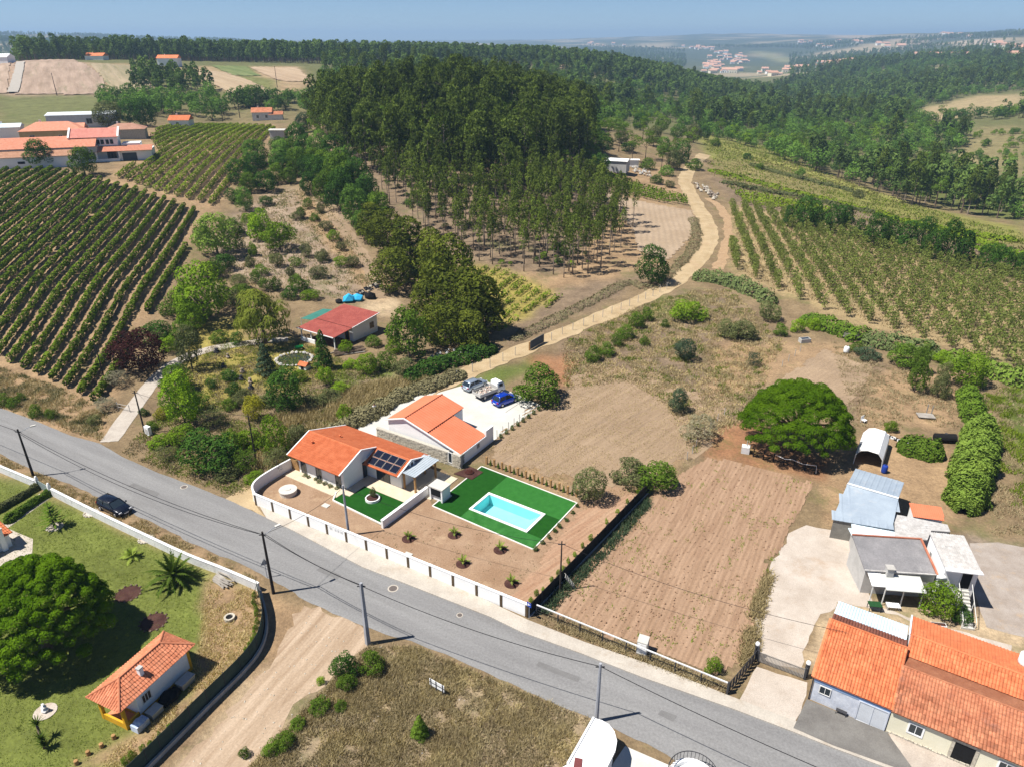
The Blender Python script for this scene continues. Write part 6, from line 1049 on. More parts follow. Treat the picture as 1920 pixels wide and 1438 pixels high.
def polyshed(name, label, pts, z, zb, roofm, wallm, th_=.1, col=.5, rib=True, inset=.2):
    """shed on a free outline: pts world xy, z roof heights"""
    c_ = np.mean(pts, 0); t_ = thing(name, label, 'shed', (c_[0], c_[1], 0)); L = [(p[0] - c_[0], p[1] - c_[1]) for p in pts]; zz = z if hasattr(z, '__len__') else [z] * len(pts)
    ins = [(x * (1 - inset / max(1, math.hypot(x, y))), y * (1 - inset / max(1, math.hypot(x, y)))) for x, y in L]; k = len(L); mb = MB()
    mb.add([(x, y, 0) for x, y in ins] + [(x, y, q - .1) for (x, y), q in zip(ins, zz)], [(i, (i + 1) % k, (i + 1) % k + k, i + k) for i in range(k)] + [tuple(range(k, 2 * k))]); part('wall', mb, wallm, t_)
    if rib and k == 4: slope('roof_sheet', (*L[0], zz[0]), (*L[1], zz[1]), (*L[2], zz[2]), (*L[3], zz[3]), roofm, t_, col, None, .025, 0)
    else: mb = MB(); mb.add([(x, y, q) for (x, y), q in zip(L, zz)] + [(x, y, q + th_) for (x, y), q in zip(L, zz)], [(i, (i + 1) % k, (i + 1) % k + k, i + k) for i in range(k)] + [tuple(range(k))[::-1], tuple(range(k, 2 * k))]); part('roof', mb, roofm, t_)
    return t_
Zb = lambda x, y: (1540 + x / 4.494, 860 + y / 4.494)
sL, sR, rL, rR, nL, nR = (33.76, 61.73), (39.2, 59.9), (37.39, 66.94), (41.68, 64.08), (40.23, 71.06), (44.23, 68.32)
bs = polyshed('metal_barn', 'large blue-grey sheet metal barn roof beside the gravel drive', [sL, sR, rR, rL], [2.4, 2.5, 3.4, 3.4], 0, M_ZINC, M('dark_slat_wall', (.20,.19,.17), (.27,.26,.23), small=.2), rib=True, col=.9)
polyshed('metal_barn', 'rear blue-grey metal barn section sloping towards the plastic tunnel', [nR, nL, rL, rR], [2.8, 2.8, 3.36, 3.36], 0, M_ZINC, M_GREYW, col=.55)
trimline(bs, [(rL[0] - bs.location.x, rL[1] - bs.location.y, 3.48), (rR[0] - bs.location.x, rR[1] - bs.location.y, 3.48)], .22, .08, None, 'ridge_cap')
polyshed('metal_lean_to', 'pale blue lean-to roof joining the barn and the grey roofed house', [(34.85, 59.0), (39.2, 58.7), (39.7, 60.6), (35.6, 61.2)], [2.12, 2.12, 2.3, 2.3], 0, M_LBLUE, M_GREYW, col=.8)
polyshed('concrete_shed', 'flat stained concrete shed roof between the barn and the stair house', [G(*Zb(*q), 2.4) for q in [(620,660),(890,690),(925,610),(1085,620),(1060,560),(610,470)]], 2.4, 0, M_FIBRE, M_GREYW, .12, rib=False)
ts_ = polyshed('tile_shed', 'small shed with bright orange-red ribbed roof near the bamboo', [(42.53, 62.08), (45.4, 61.36), (46.04, 63.35), (42.98, 64.12)], [2.5, 2.5, 2.85, 2.85], 0, M_PANELR, M_WHITE, col=.2)
# plastic tunnel
tn = thing('plastic_tunnel', 'white plastic tunnel store with dark open end near the stone pine', 'tunnel', (44.2, 75.7, 0), math.atan2(.62, 1) * 0 - R(32)); mb = MB(); k = 12; arc = [(-1.6, 0), (-1.6, 1.3), (-1.1, 2.1), (-.35, 2.35), (.9, 2.25), (1.5, 1.5), (1.6, 0)]; V = []
for y in np.linspace(0, 6.6, 7): V += [(x, y, z) for x, z in arc] + [(x * .97, y, z * .975) for x, z in arc]
m_ = len(arc); mb.add(V, [(i * 2 * m_ + j, i * 2 * m_ + j + 1, (i + 1) * 2 * m_ + j + 1, (i + 1) * 2 * m_ + j) for i in range(6) for j in range(m_ - 1)] + [(i * 2 * m_ + m_ + j, (i + 1) * 2 * m_ + m_ + j, (i + 1) * 2 * m_ + m_ + j + 1, i * 2 * m_ + m_ + j + 1) for i in range(6) for j in range(m_ - 1)]); part('cover', mb, M('white_plastic', (.74,.74,.75), small=.05), tn)
for y in (0.02, 3.3, 6.5): mb = MB(); mb.tube([(x * .985, y, z * .985) for x, z in arc], .04, 6); part('hoop', mb, M_FR, tn)
mb = MB(); mb.add([(x * .95, 6.4, z * .95) for x, z in arc], [tuple(range(m_))]); part('end_sheet', mb, M_BLK, tn); bt_ = thing('blue_barrel', 'blue plastic barrel at the mouth of the plastic tunnel', 'barrel', at(tn, (1.95, -.2, 0))); mb = MB(); mb.lathe([(.3, 0), (.34, .2), (.34, .9), (.28, 1.05), (.02, 1.06)], 14); part('barrel_body', mb, M('blue_plastic', (.02,.05,.28)), bt_, True); mb = MB(); mb.lathe([(.06, 1.065), (.06, 1.1)], 8); part('cap', mb, M_BLK, bt_)
# ---- cottage with the dark red roof
x_, y_ = W(571, 636); HF = thing('red_roof_cottage', 'white cottage with dark red roof and front porch beside the willow', 'house', (x_, y_, Tz(x_, y_)), R(-33))
mb = MB(); extr(mb, [(3.9, -.3), (3.9, 2.62), (10.1, 3.2), (10.1, -.3)], .1, 8.2, 'x'); part('wall', mb, M_WHITE, HF); slope('roof_main', (-.35, 3.5, 2.75), (8.6, 3.5, 2.75), (8.6, 10.5, 3.4), (-.35, 10.5, 3.4), M_REDROOF, HF, .22, .4, .045, .02); slope('roof_porch', (-.55, -.9, 2.3), (8.4, -.9, 2.3), (8.4, 3.45, 2.66), (-.55, 3.45, 2.66), M_REDROOF, HF, .22, .4, .045, .02)
trimline(HF, [(8.62, 3.5, 2.78), (8.62, 10.5, 3.43)], .1, .14); trimline(HF, [(-.6, -.92, 2.33), (8.4, -.92, 2.33)], .1, .14)
for x in (0, 2.4, 5, 8.1): mb = MB(); mb.box(x, -.6, -.3, x + .16, -.44, 2.3); part('porch_post', mb, M_WHITE, HF)
mb = MB(); mb.box(-.1, -.7, -.3, 3.4, -.5, .7); part('porch_parapet', mb, M_WHITE, HF); window(HF, RIGHT(8.2), 8.2, 1.1, .9, 1.0, 0, M_WOOD, M_GL, 'window', 0); window(HF, FRONT(3.9), 6.3, .05, .9, 2.0, 0, M_OCHRE, M_BLK, 'door', 0)
sn = thing('shade_net', 'dark green shade net stretched behind the red roofed cottage', 'shade net', at(HF, (-4.2, 3.2, 0)), R(-33)); mb = MB(); mb.add([(0, 0, 2.0), (3.6, .6, 2.1), (4.0, 6.4, 2.4), (.2, 5.4, 2.3), (0, 0, 2.03), (3.6, .6, 2.13), (4.0, 6.4, 2.43), (.2, 5.4, 2.33)], [(3, 2, 1, 0), (4, 5, 6, 7), (0, 1, 5, 4), (1, 2, 6, 5), (2, 3, 7, 6), (3, 0, 4, 7)]); part('net', mb, M('green_net', (.04,.16,.13), (.06,.20,.165), small=.1), sn)
for x, y in ((.05, .05), (3.5, .6), (3.9, 6.2), (.25, 5.3)): mb = MB(); mb.tube([(x, y, -.2), (x, y, 2.2)], .05, 6); part('post', mb, M_FR, sn)
M_TERRG = M('garden_house_tiles', (.54,.19,.10), (.63,.25,.14), scale=1.2, small=.14, sscale=6, rough=.85, rand=.14)
# ---- little ochre-trimmed house, lower left
x_, y_ = G(239.5, 1369); HG = thing('garden_house', 'little white garden house with ochre corners and hipped salmon tile roof', 'house', (x_, y_, 0), R(66.3))
mb = MB(); mb.box(1.3, 0.0, 0, 6.5, 2.75, 2.42); part('wall', mb, M_WHITE, HG); mb = MB(); mb.box(1.28, -.03, 0, 6.53, 2.78, .35); part('plinth', mb, M_OCHRE, HG)
for x, y in ((6.3, -.03), (6.3, 2.55), (0, 0), (0, 2.5)): mb = MB(); mb.box(x, y, .352 if x > 1 else 0, x + .24, y + .24, 2.42); part('corner_pillar', mb, M_OCHRE, HG)
mb = MB(); mb.box(0.02, .25, 0, .18, 2.5, .6); mb.box(.25, 0.02, 0, 1.27, .18, .6); part('porch_parapet', mb, M_OCHRE, HG); mb = MB(); mb.box(.19, .19, .005, 1.27, 2.7, .06); part('porch_floor', mb, M_TERRG, HG); mb = MB(); mb.box(-.02, -.02, 2.425, 6.55, 2.8, 2.52); part('eaves_board', mb, M_WHITE, HG)
e_ = [(-.4, -.4, 2.5), (7.0, -.4, 2.5), (7.0, 3.15, 2.5), (-.4, 3.15, 2.5)]; ra, rb = (1.35, 1.37, 3.55), (5.25, 1.37, 3.55)
slope('tiles_rest', e_[0], e_[1], rb, ra, M_TERRG, HG, .23, .36, .07, .03, tiles=150); slope('tiles_rest', e_[2], e_[3], ra, rb, M_TERRG, HG, .23, .36, .07, .03, tiles=150)
slope('tiles_rest', e_[3], e_[0], ra, ra, M_TERRG, HG, .23, .36, .07, .03, tiles=60); slope('tiles_rest', e_[1], e_[2], rb, rb, M_TERRG, HG, .23, .36, .07, .03, tiles=60)
for a_, b_ in ((ra, rb), (e_[0], ra), (e_[3], ra), (e_[1], rb), (e_[2], rb)): mb = MB(); mb.tube([Vector(a_) + Vector((0, 0, .06)), Vector(b_) + Vector((0, 0, .06))], .1, 7); part('ridge_cap', mb, M_TERRG, HG)
chimney(HG, 2.6, .6, 2.9, 3.75, .34); window(HG, FRONT(0), 1.75, 1.05, .75, .75, 0, M_FR, M('brown_shutter', (.09,.06,.04)), 'window', 2)
for nm, lb, u_, w_, h_, mt in (('tarpaulin_bundle', 'blue and white tarpaulin bundle beside the garden house', .1, 1.1, .7, 'tarp'), ('storage_crate', 'pale plastic crate beside the garden house', 1.5, 1.0, .5, 'pale'), ('bag_stack', 'black bin bags stacked along the garden house wall', 2.7, 1.6, .55, 'black'), ('storage_chest', 'grey lidded chest at the back end of the garden house wall', 4.5, 1.3, .6, 'grey')):
    t_ = thing(nm, lb, {'tarpaulin_bundle': 'tarpaulin', 'storage_crate': 'crate', 'bag_stack': 'bags', 'storage_chest': 'chest'}[nm], at(HG, (u_, -1.15, 0)), R(66.3)); cm_ = {'tarp': M('blue_tarp', (.36,.46,.66), (.62,.68,.78), scale=2.5, small=.15), 'pale': M_SLAB, 'black': M_BLK, 'grey': M_GREYW}[mt]
    mb = MB(); mb.box(0, .1, 0, w_, .85, h_ * .85); part('body', mb, cm_, t_); mb = MB()
    if mt in ('tarp', 'black'): mb.lathe([(w_ * .48, h_ * .4), (w_ * .42, h_ * .85), (w_ * .25, h_ * 1.1), (.03, h_ * 1.15)], 9, (w_ / 2, .5, 0)); part('heap', mb, cm_, t_)
    else: mb.box(-.04, .06, h_ * .853, w_ + .04, .9, h_); part('lid', mb, cm_, t_)
# ---- corner of a house at the left edge, rounded white building at the bottom
t_ = thing('edge_house', 'white house corner with orange roof tile edge at the left picture edge', 'house', (*G(-95,1085), 0), R(60)); mb = MB(); mb.box(0, 0, 0, 6, 4, 1.6); part('wall', mb, M_WHITE, t_); slope('tiles', (-.3, -.3, 1.65), (6.3, -.3, 1.65), (6.3, 2.2, 2.5), (-.3, 2.2, 2.5), M_TERRO, t_, .24, .4); chimney(t_, 5.2, -.1, 0, 2.6, .5, M_WHITE, M_GREYW)
o0 = np.array(G(1112,1347,2.3)); t_ = thing('rounded_building', 'white flat roofed building with rounded end at the bottom edge', 'building', (o0[0], o0[1], 0)); rp_ = [G(*q, 2.3) for q in [(1113,1345),(1128,1349),(1142,1357),(1152,1370),(1157,1388),(1154,1406),(1142,1431),(1120,1470),(1040,1445),(1064,1432),(1085,1395)]]; L = [(p[0] - o0[0], p[1] - o0[1]) for p in rp_]
mb = MB(); mb.prism(L, 2.1, 2.3); part('roof', mb, M_WHITE, t_); c_ = np.mean(L, 0); mb = MB(); mb.prism([(c_[0] + (x - c_[0]) * .86, c_[1] + (y - c_[1]) * .86) for x, y in L], 0, 2.1); part('wall', mb, M_WHITE, t_); mb = MB(); mb.bar((*L[0], 2.34), (*L[-1], 2.34), .14, .12); mb.bar((*L[-1], 2.34), (*L[-2], 2.34), .14, .12); part('parapet', mb, M_WHITE, t_)
q = [np.array(G(*p, 2.35)) - o0 for p in ((1078,1419),(1092,1422),(1090,1445),(1074,1445))]; mb = MB(); mb.prism([tuple(p) for p in q], 2.303, 2.36); part('brown_hatch', mb, M('maroon_paint', (.16,.05,.05)), t_)
sheet('paved_forecourt', px((1172,1398),(1262,1437),(1290,1500),(1120,1500),(1150,1430)), M_SLAB, .016)
t_ = thing('round_balcony', 'curved dark metal railing round a white terrace at the bottom edge', 'balcony', (*G(1297,1470), 0)); rad = 1.75; mb = MB(); mb.lathe([(rad, 0), (rad, .5), (rad - .25, .5), (rad - .25, .1)], 28); part('terrace', mb, M_WHITE, t_)
for k in range(40): a_ = math.pi * 2 * k / 40; mb = MB(); mb.bar((math.cos(a_) * rad, math.sin(a_) * rad, .505), (math.cos(a_) * rad, math.sin(a_) * rad, 1.2), .05, .02); part('baluster', mb, M_DK, t_)
mb = MB(); mb.tube([(math.cos(k * .157) * rad, math.sin(k * .157) * rad, 1.22) for k in range(41)], .035, 6); part('rail', mb, M_DK, t_)
# ---- white house group behind the large vineyard
def house(name, label, q, ang, wd, dp, h, rh, wallm, roofm, wins=(), ovh=.35, hip=False, chim=True, cat='house', z=None, col=.3, group=None):
    x, y = W(*q); zz = Tz(x, y) if z is None else z; t_ = thing(name, label, cat, (x, y, zz), ang, group); mb = MB(); mb.box(0, 0, -1, wd, dp, h); part('wall', mb, wallm, t_); mb = MB(); a, b, c_ = -ovh, wd + ovh, dp + ovh
    if hip: mb.add([(a, a, h), (b, a, h), (b, c_, h), (a, c_, h), (dp / 2, dp / 2, h + rh), (wd - dp / 2, dp / 2, h + rh)], [(0, 1, 5, 4), (1, 2, 5), (2, 3, 4, 5), (3, 0, 4), (3, 2, 1, 0)])
    else:
        mb.add([(a, a, h - .1), (b, a, h - .1), (b, dp / 2, h + rh), (a, dp / 2, h + rh), (b, c_, h - .1), (a, c_, h - .1)], [(0, 1, 2, 3), (3, 2, 4, 5), (0, 3, 5), (1, 4, 2), (5, 4, 1, 0)]); 
    part('roof', mb, roofm, t_)
    for u_, z_, w_, h_ in wins: window(t_, FRONT(0), u_, z_, w_, h_, 0)
    if chim: chimney(t_, wd * .3, dp * .6, h, h + rh + .5, .6)
    return t_
def face_cam(q0, q1):
    a, b = np.array(W(*q0)), np.array(W(*q1)); return math.atan2(b[1] - a[1], b[0] - a[0])
angV = face_cam((137,306), (287,300)); xv, yv = W(137,307); V_ = thing('white_villa', 'long white two-storey farmhouse with pink roof and verandah behind the large vineyard', 'house', (xv, yv, Tz(xv, yv)), angV)
bx_, by_ = W(287,301); Lv = math.hypot(bx_ - xv, by_ - yv); s_ = Lv / 150.0
def vx(p): return (p - 137) * s_
mb = MB(); mb.box(0, 3.2, -1.5, vx(225), 11, 3.4); mb.box(vx(225), .6, -1.5, Lv, 10, 3.1); part('wall', mb, M_WHITE, V_); mb = MB(); mb.box(.3, 3.6, 3.4, vx(224), 9.5, 7.0); part('upper_wall', mb, M_WHITE, V_); mb = MB(); mb.box(0, 0, -1.5, vx(225), .35, .9); part('verandah_parapet', mb, M_WHITE, V_)
for p in (0, vx(182), vx(224)): mb = MB(); mb.box(p, .02, .9, p + .4, .34, 3.2); part('verandah_post', mb, M_WHITE, V_)
slope('roof_verandah', (-.3, -.5, 3.1), (Lv + .4, -.5, 3.1), (Lv + .4, 3.6, 4.3), (-.3, 3.6, 4.3), M_TERRP, V_, .35, .6); slope('roof_upper', (-.2, 3.2, 7.0), (vx(226), 3.2, 7.0), (vx(226), 8.0, 9.3), (-.2, 8.0, 9.3), M_PINK, V_, .35, .6); trimline(V_, [(-.3, 3.1, 7.05), (-.3, 8, 9.45)], .5, .5); trimline(V_, [(vx(226) + .1, 3.1, 7.05), (vx(226) + .1, 8, 9.45)], .5, .5)
mb = MB(); mb.box(vx(230), 3.7, 3.1, vx(265), 9, 4.9); part('roof_terrace', mb, M_WHITE, V_); mb = MB(); mb.box(.2, 8, 7, vx(225), 11.2, 8.9); part('rear_roof', mb, M_TERRP, V_)
for p in (139, 148, 156.5, 167, 175, 185, 193, 202.5, 210.5): window(V_, FRONT(3.6), vx(p) - .1, 4.9, 6 * s_, 1.35, 0, M_WHITE, M_GL, 'window', 0, .08)
for p, w_ in ((142, 5), (160, 16), (200, 17)): window(V_, FRONT(3.2), vx(p), .3 if w_ > 6 else 1.8, w_ * s_, 2.3 if w_ > 6 else .8, 0, M_WOODG, M_GL, 'window', 2, .1)
window(V_, FRONT(.6), vx(231), -1, 26 * s_, 3.3, 0, M_DK, M('roller_door', (.06,.075,.09), small=.1), 'door', 0, .1)
xb, yb = W(0,318); Bn = thing('long_barn', 'long low white barn with salmon roof at the left edge behind the vineyard', 'barn', (xb, yb, Tz(xb, yb)), angV); Lb = 24
mb = MB(); mb.box(-12, 0, -1.5, 21, 9, 3.3); part('wall', mb, M_WHITE, Bn); slope('roof_front', (-12, -.4, 3.1), (20.5, -.4, 3.1), (20.5, 3.6, 4.6), (-12, 3.6, 4.6), M('brown_tile', (.44,.24,.15), (.52,.30,.20), small=.15), Bn, .35, .6); slope('roof_upper', (-12, 3.2, 5.0), (26, 3.2, 5.0), (26, 10, 7.6), (-12, 10, 7.6), M_TERRP, Bn, .35, .6); mb = MB(); mb.box(-12, 3.4, 3.3, 26, 9.9, 5.0); part('upper_wall', mb, M_GREYW, Bn); window(Bn, FRONT(0), 5.0, 1.2, 1.9, .7, 0, M_WHITE, M_BLK, 'window', 0)
house('ochre_villa', 'ochre villa with salmon hipped roof behind the long barn', (40,268), angV, 20, 10, 3.6, 2.6, M_OCHRE2, M_TERRP, [(3, .8, 1.6, 1.4), (12, .8, 1.2, 1.2)], hip=True)
house('ochre_annex', 'ochre annex with grey gable behind the white farmhouse', (108,262), angV, 9, 7, 3.6, 1.5, M_OCHRE2, M_TERRP, [(2.4, .9, 3, 1.4)], chim=False)
house('grey_warehouse', 'pale grey flat warehouse behind the ochre annex', (90,240), angV, 24, 14, 4.5, .6, M('pale_cladding', (.50,.54,.58), (.60,.63,.66), small=.1), M('pale_roof_cladding', (.58,.62,.66), small=.08), [(14, 1, 2, 2), (18, 1, 2.5, 2.5)], chim=False, cat='warehouse')
house('brown_roof_house', 'low house with brown tiled roof right behind the white farmhouse', (200,262), angV, 13, 8, 3.2, 1.8, M_STONE, M('brown_roof', (.36,.19,.13), (.44,.25,.18), small=.15), hip=True)
house('blue_roof_shed', 'pale blue roofed shed at the far left edge', (-12,262), angV, 9, 6, 4, 1, M_WHITE, M_LBLUE)
house('white_cottage', 'small white cottage with red roof above the upper vineyard', (318,240), R(5), 8, 7, 3, 1.6, M_WHITE, M_TERRO, [(3, 1, 1, 1)])
house('old_cottage', 'old white cottage with patched red roof beside the tree belt', (474,228), R(12), 9, 7, 4, 1.8, M_WHITEOLD, M_TERRW, [(2, 1.4, 1, 1.2), (6, 1.4, 1, 1.2)])
house('side_cottage', 'low annex with reddish roof right of the old cottage', (506,226), R(12), 6, 5, 2.6, 1.2, M_WHITEOLD, M_TERRW, chim=False)
house('pump_house', 'small grey concrete pump house at the top corner of the upper vineyard', (507,262), R(0), 5.4, 4, 3.4, .25, M_GREYW, M_SLAB, chim=False, cat='hut')
house('white_shed', 'white sheet shed on the cleared patch by the track', (1133,318), R(-20), 8, 6, 3.2, .5, M_GREYW, M_WHITE, chim=False, cat='shed'); house('white_container', 'small white container right of the sheet shed', (1175,312), R(-5), 4.5, 2.4, 2.4, .1, M_WHITE, M_WHITE, chim=False, cat='container')
house('hill_farm', 'red roofed farmhouse on the far left ridge', (160,113), R(0), 14, 9, 3, 2, M_WHITE, M_TERRO); house('hill_farm', 'white farmhouse with small red roof below the ridge wood', (296,124), R(5), 14, 9, 5, 2, M_WHITE, M_TERRO); house('hill_farm', 'white building at the far left field edge', (-16,122), R(0), 12, 9, 5, 2, M_WHITE, M_WHITE)
# ---- far villages
fm = MB(); fm.box(-.5, -.5, -.4, .5, .5, .62); fwm = {c_: fm.mesh('far_wall', m_) for c_, m_ in (('w', M_WHITE), ('c', M_CREAM))}; fr_ = MB(); fr_.add([(-.54, -.54, .6), (.54, -.54, .6), (.54, .54, .6), (-.54, .54, .6), (-.54, 0, .95), (.54, 0, .95)], [(0, 1, 5, 4), (2, 3, 4, 5), (1, 2, 5), (3, 0, 4), (3, 2, 1, 0)]); frm = fr_.mesh('far_roof', M('haze_paled_tiles', (.55,.30,.20), (.62,.38,.28), small=.1))  # far roof tiles are paled in colour to stand for distance haze
fwin = MB(); [fwin.box(x, -.51, z, x + .12, -.505, z + .2) for x in (-.35, -.05, .25) for z in (.05,)]; fwinm = fwin.mesh('far_window', M_BLK)
for (x0, y0, x1, y1, n, sz, lb, gp) in [(1470,133,1605,116,34,18,'small white house with terracotta roof in the row along the wooded spur','houses along the spur'),(1318,108,1410,140,44,20,'tiny house in the village on the valley floor','valley floor village'),(1420,134,1460,142,7,17,'tiny house at the right end of the valley village','end of the valley village'),(1272,88,1340,94,14,22,'tiny pale house on the far plain','far plain hamlet'),(1336,101,1404,108,12,22,'tiny pale house on the slope above the valley village','slope hamlet'),(1745,108,1812,112,7,20,'white house on the wooded hill crest','hill crest houses'),(1860,84,1935,98,30,20,'pale block in the hazy town at the far right','hazy town'),(1762,64,1825,70,16,22,'pale house on the distant right hilltop','distant hilltop hamlet'),(1490,80,1560,92,8,26,'pale house on the middle distance hill','middle hill hamlet'),(1570,76,1720,96,10,26,'scattered pale house on the hazy right hill','scattered hill houses'),(1100,84,1200,90,6,24,'pale speck-like building on the plain beyond the wood','plain beyond the wood')]:
    for k in range(n):
        f = random.random(); x, y = W(x0 + (x1 - x0) * f + random.uniform(-4, 4), y0 + (y1 - y0) * (f if n != 44 else random.random()) + random.uniform(-3, 3)); t_ = thing('village_house', lb, 'house', (x, y, Tz(x, y)), random.uniform(-.4, .4), gp); s1 = sz * random.uniform(.7, 1.25); t_.scale = (s1, s1 * .7, s1 * random.uniform(.45, .7))
        link('wall', fwm[random.choice('wwc')], t_); link('roof', frm, t_); link('window', fwinm, t_)
for lb, q, w_ in (('long white hall on the wooded hill crest', (1780,110), 60), ('red roofed white house at the right end of the hill crest', (1895,111), 22), ('red house left of the long white hall', (1722,109), 24)):
    x, y = W(*q); t_ = thing('village_house', lb, 'house', (x, y, Tz(x, y)), .1); t_.scale = (w_, 14, 14); link('wall', fwm['w'], t_); link('roof', frm, t_); link('window', fwinm, t_)
# ================================================================ WALLS, FENCES, POLES
def poly_wall(name, pts, wd, ht, mat, label, cap=None, cat='wall'):
    c_ = np.array(pts[0]); t_ = thing(name, label, cat, (c_[0], c_[1], 0)); mb = MB(); P = [(p[0] - c_[0], p[1] - c_[1]) for p in pts]; L_, R_ = [], []
    for i, p in enumerate(P):
        a, b = np.array(P[max(i - 1, 0)]), np.array(P[min(i + 1, len(P) - 1)]); d = (b - a) / (np.hypot(*(b - a)) + 1e-9); L_.append((p[0] - d[1] * wd / 2, p[1] + d[0] * wd / 2)); R_.append((p[0] + d[1] * wd / 2, p[1] - d[0] * wd / 2))
    mb.prism(L_ + R_[::-1], 0, ht); part('wall_body', mb, mat, t_)
    if cap:
        mb = MB(); k = (wd + .08) / wd; mb.prism([((l[0] + r_[0]) / 2 + (l[0] - r_[0]) / 2 * k, (l[1] + r_[1]) / 2 + (l[1] - r_[1]) / 2 * k) for l, r_ in zip(L_, R_)] + [((l[0] + r_[0]) / 2 - (l[0] - r_[0]) / 2 * k, (l[1] + r_[1]) / 2 - (l[1] - r_[1]) / 2 * k) for l, r_ in list(zip(L_, R_))[::-1]], ht + .003, ht + .06); part('coping', mb, cap, t_)
    return t_
poly_wall('garden_wall', smoothline(px((100,929),(179,969),(270,1013),(353,1052),(416,1077),(474,1102),(487,1108)), 5), .22, .95, M_WHITEOLD, 'weathered white garden wall running along the road past the black car', M_WHITEOLD)
poly_wall('garden_wall', px((-120,830),(0,884),(69,913)), .22, .95, M_WHITEOLD, 'short weathered white wall left of the garden gate', M_WHITEOLD)
gp_ = thing('garden_gate', 'grey-green metal garden gate between white pillars by the road', 'gate', (*G(73,914), 0), math.atan2(*(np.array(G(96,927)) - np.array(G(73,914)))[::-1])); gw_ = float(np.hypot(*(np.array(G(96,927)) - np.array(G(73,914)))))
for x in (0, gw_): mb = MB(); mb.box(x - .16, -.16, 0, x + .16, .16, 1.35); mb.lathe([(.14, 1.353), (.17, 1.45), (.1, 1.6), (.02, 1.62)], 10, (x, 0, 0)); part('pillar', mb, M_WHITE, gp_)
for k in range(5): mb = MB(); a_ = .17 + (gw_ - .34) * k / 5; mb.box(a_ + .01, -.03, .08, a_ + (gw_ - .34) / 5 - .01, .03, 1.1); part('gate_panel', mb, M('grey_green_metal', (.22,.27,.26)) if k == 0 else bpy.data.materials['grey_green_metal'], gp_)
M_NET = M('dark_green_net', (.03,.052,.046), (.05,.078,.066), small=.2, sscale=20); M_NET_SHADE = M('shade_dark_net', (.018,.018,.018), (.03,.03,.028), small=.2)  # near-black of the second net paints in the fence's shaded side
fc = smoothline(px((489,1112),(499,1150),(500,1185),(488,1222),(457,1262),(395,1324),(333,1387),(283,1437),(220,1500)), 4)
poly_wall('low_wall', fc, .2, .4, M('cement_wall', (.36,.34,.30), (.46,.44,.40), small=.2), 'curved low cement wall along the dirt road', cat='wall')
c_ = fc[0]; nf = thing('net_fence', 'dark green netting fence on posts inside the curved low wall', 'fence', (c_[0], c_[1], 0)); off = []
for i, p in enumerate(fc):
    a, b = fc[max(i - 1, 0)], fc[min(i + 1, len(fc) - 1)]; d = (b - a) / np.hypot(*(b - a)); off.append((p[0] - c_[0] + d[1] * -.22 * -1, p[1] - c_[1] - d[0] * .22))
off = [(q[0], q[1]) for q in off]
for a, b in zip(off[:-1], off[1:]): mb = MB(); mb.bar((*a, .87), (*b, .87), .02, 1.7); part('net_panel', mb, M_NET, nf)
for a in off[::2]: mb = MB(); mb.tube([(*a, 0), (*a, 1.8)], .035, 6); mb.tube([(*a, 1.2), (a[0] - .5, a[1] + .3, .02)], .02, 5); part('post', mb, M_DK, nf)
def small_plants(name, pts, n, wd, ht, mat, label, group, ty='bush'):
    P = np.array(smoothline(pts, 10)); k = len(P) - 1
    for i in range(n):
        q = P[int(round(i * k / max(1, n - 1)))]; put_tree(ty, name, (q[0] + random.uniform(-.1, .1), q[1] + random.uniform(-.1, .1), 0), (wd * random.uniform(.8, 1.3), wd * random.uniform(.8, 1.3), ht * random.uniform(.75, 1.3)), label % nth(i), 'plant', group, mat, parts=False)
small_plants('fence_plant', px((478,1120),(482,1160),(476,1200),(455,1240),(410,1290),(350,1345),(290,1395),(235,1430)), 24, .55, .75, 'bright', 'young hedge plant, %s from the road along the netting fence', 'young plants inside the netting fence')
# net fence between garden and ploughed field, its shaded side painted near black
b0, b1 = np.array(G(992,1156)), np.array(G(1218,920)); bd = b1 - b0; BL = float(np.hypot(*bd)); bf = thing('shade_dark_fence', 'long screening fence darkened for shade between bare garden and ploughed field', 'fence', (*b0, 0), math.atan2(bd[1], bd[0]))
for k in range(12): mb = MB(); mb.box(BL * k / 12 + .05, -.02, .05, BL * (k + 1) / 12 - .05, .02, 1.45); part('screen', mb, M_NET_SHADE, bf)
for k in range(13): mb = MB(); mb.tube([(BL * k / 12, 0, 0), (BL * k / 12, 0, 1.6)], .045, 6); part('post', mb, M_DK, bf)
mb = MB(); mb.box(0, -.14, 0, BL, .1, .12); part('footing', mb, M_CONC, bf)
small_plants('hedge_plant', px((985,1140),(1040,1085),(1100,1020),(1195,925)), 15, .5, .7, 'lime', 'small hedge plant, %s from the road beside the dark screening fence', 'small plants along the black fence')
small_plants('wall_plant', px((500,940),(600,985),(700,1027),(800,1068),(900,1112),(975,1142)), 14, .4, .5, 'mid', 'tiny plant, %s from the driveway behind the white road wall', 'tiny plants behind the road wall')
small_plants('border_plant', px((570,893),(600,905),(630,917)), 7, .6, .45, 'olive', 'low border plant, %s along the bungalow paving', 'border along the bungalow'); small_plants('lawn_edge_plant', px((1084,950),(1045,992),(1006,1032)), 8, .55, .5, 'dark', 'dark little bush, %s along the right lawn edge', 'bushes at the right lawn edge')
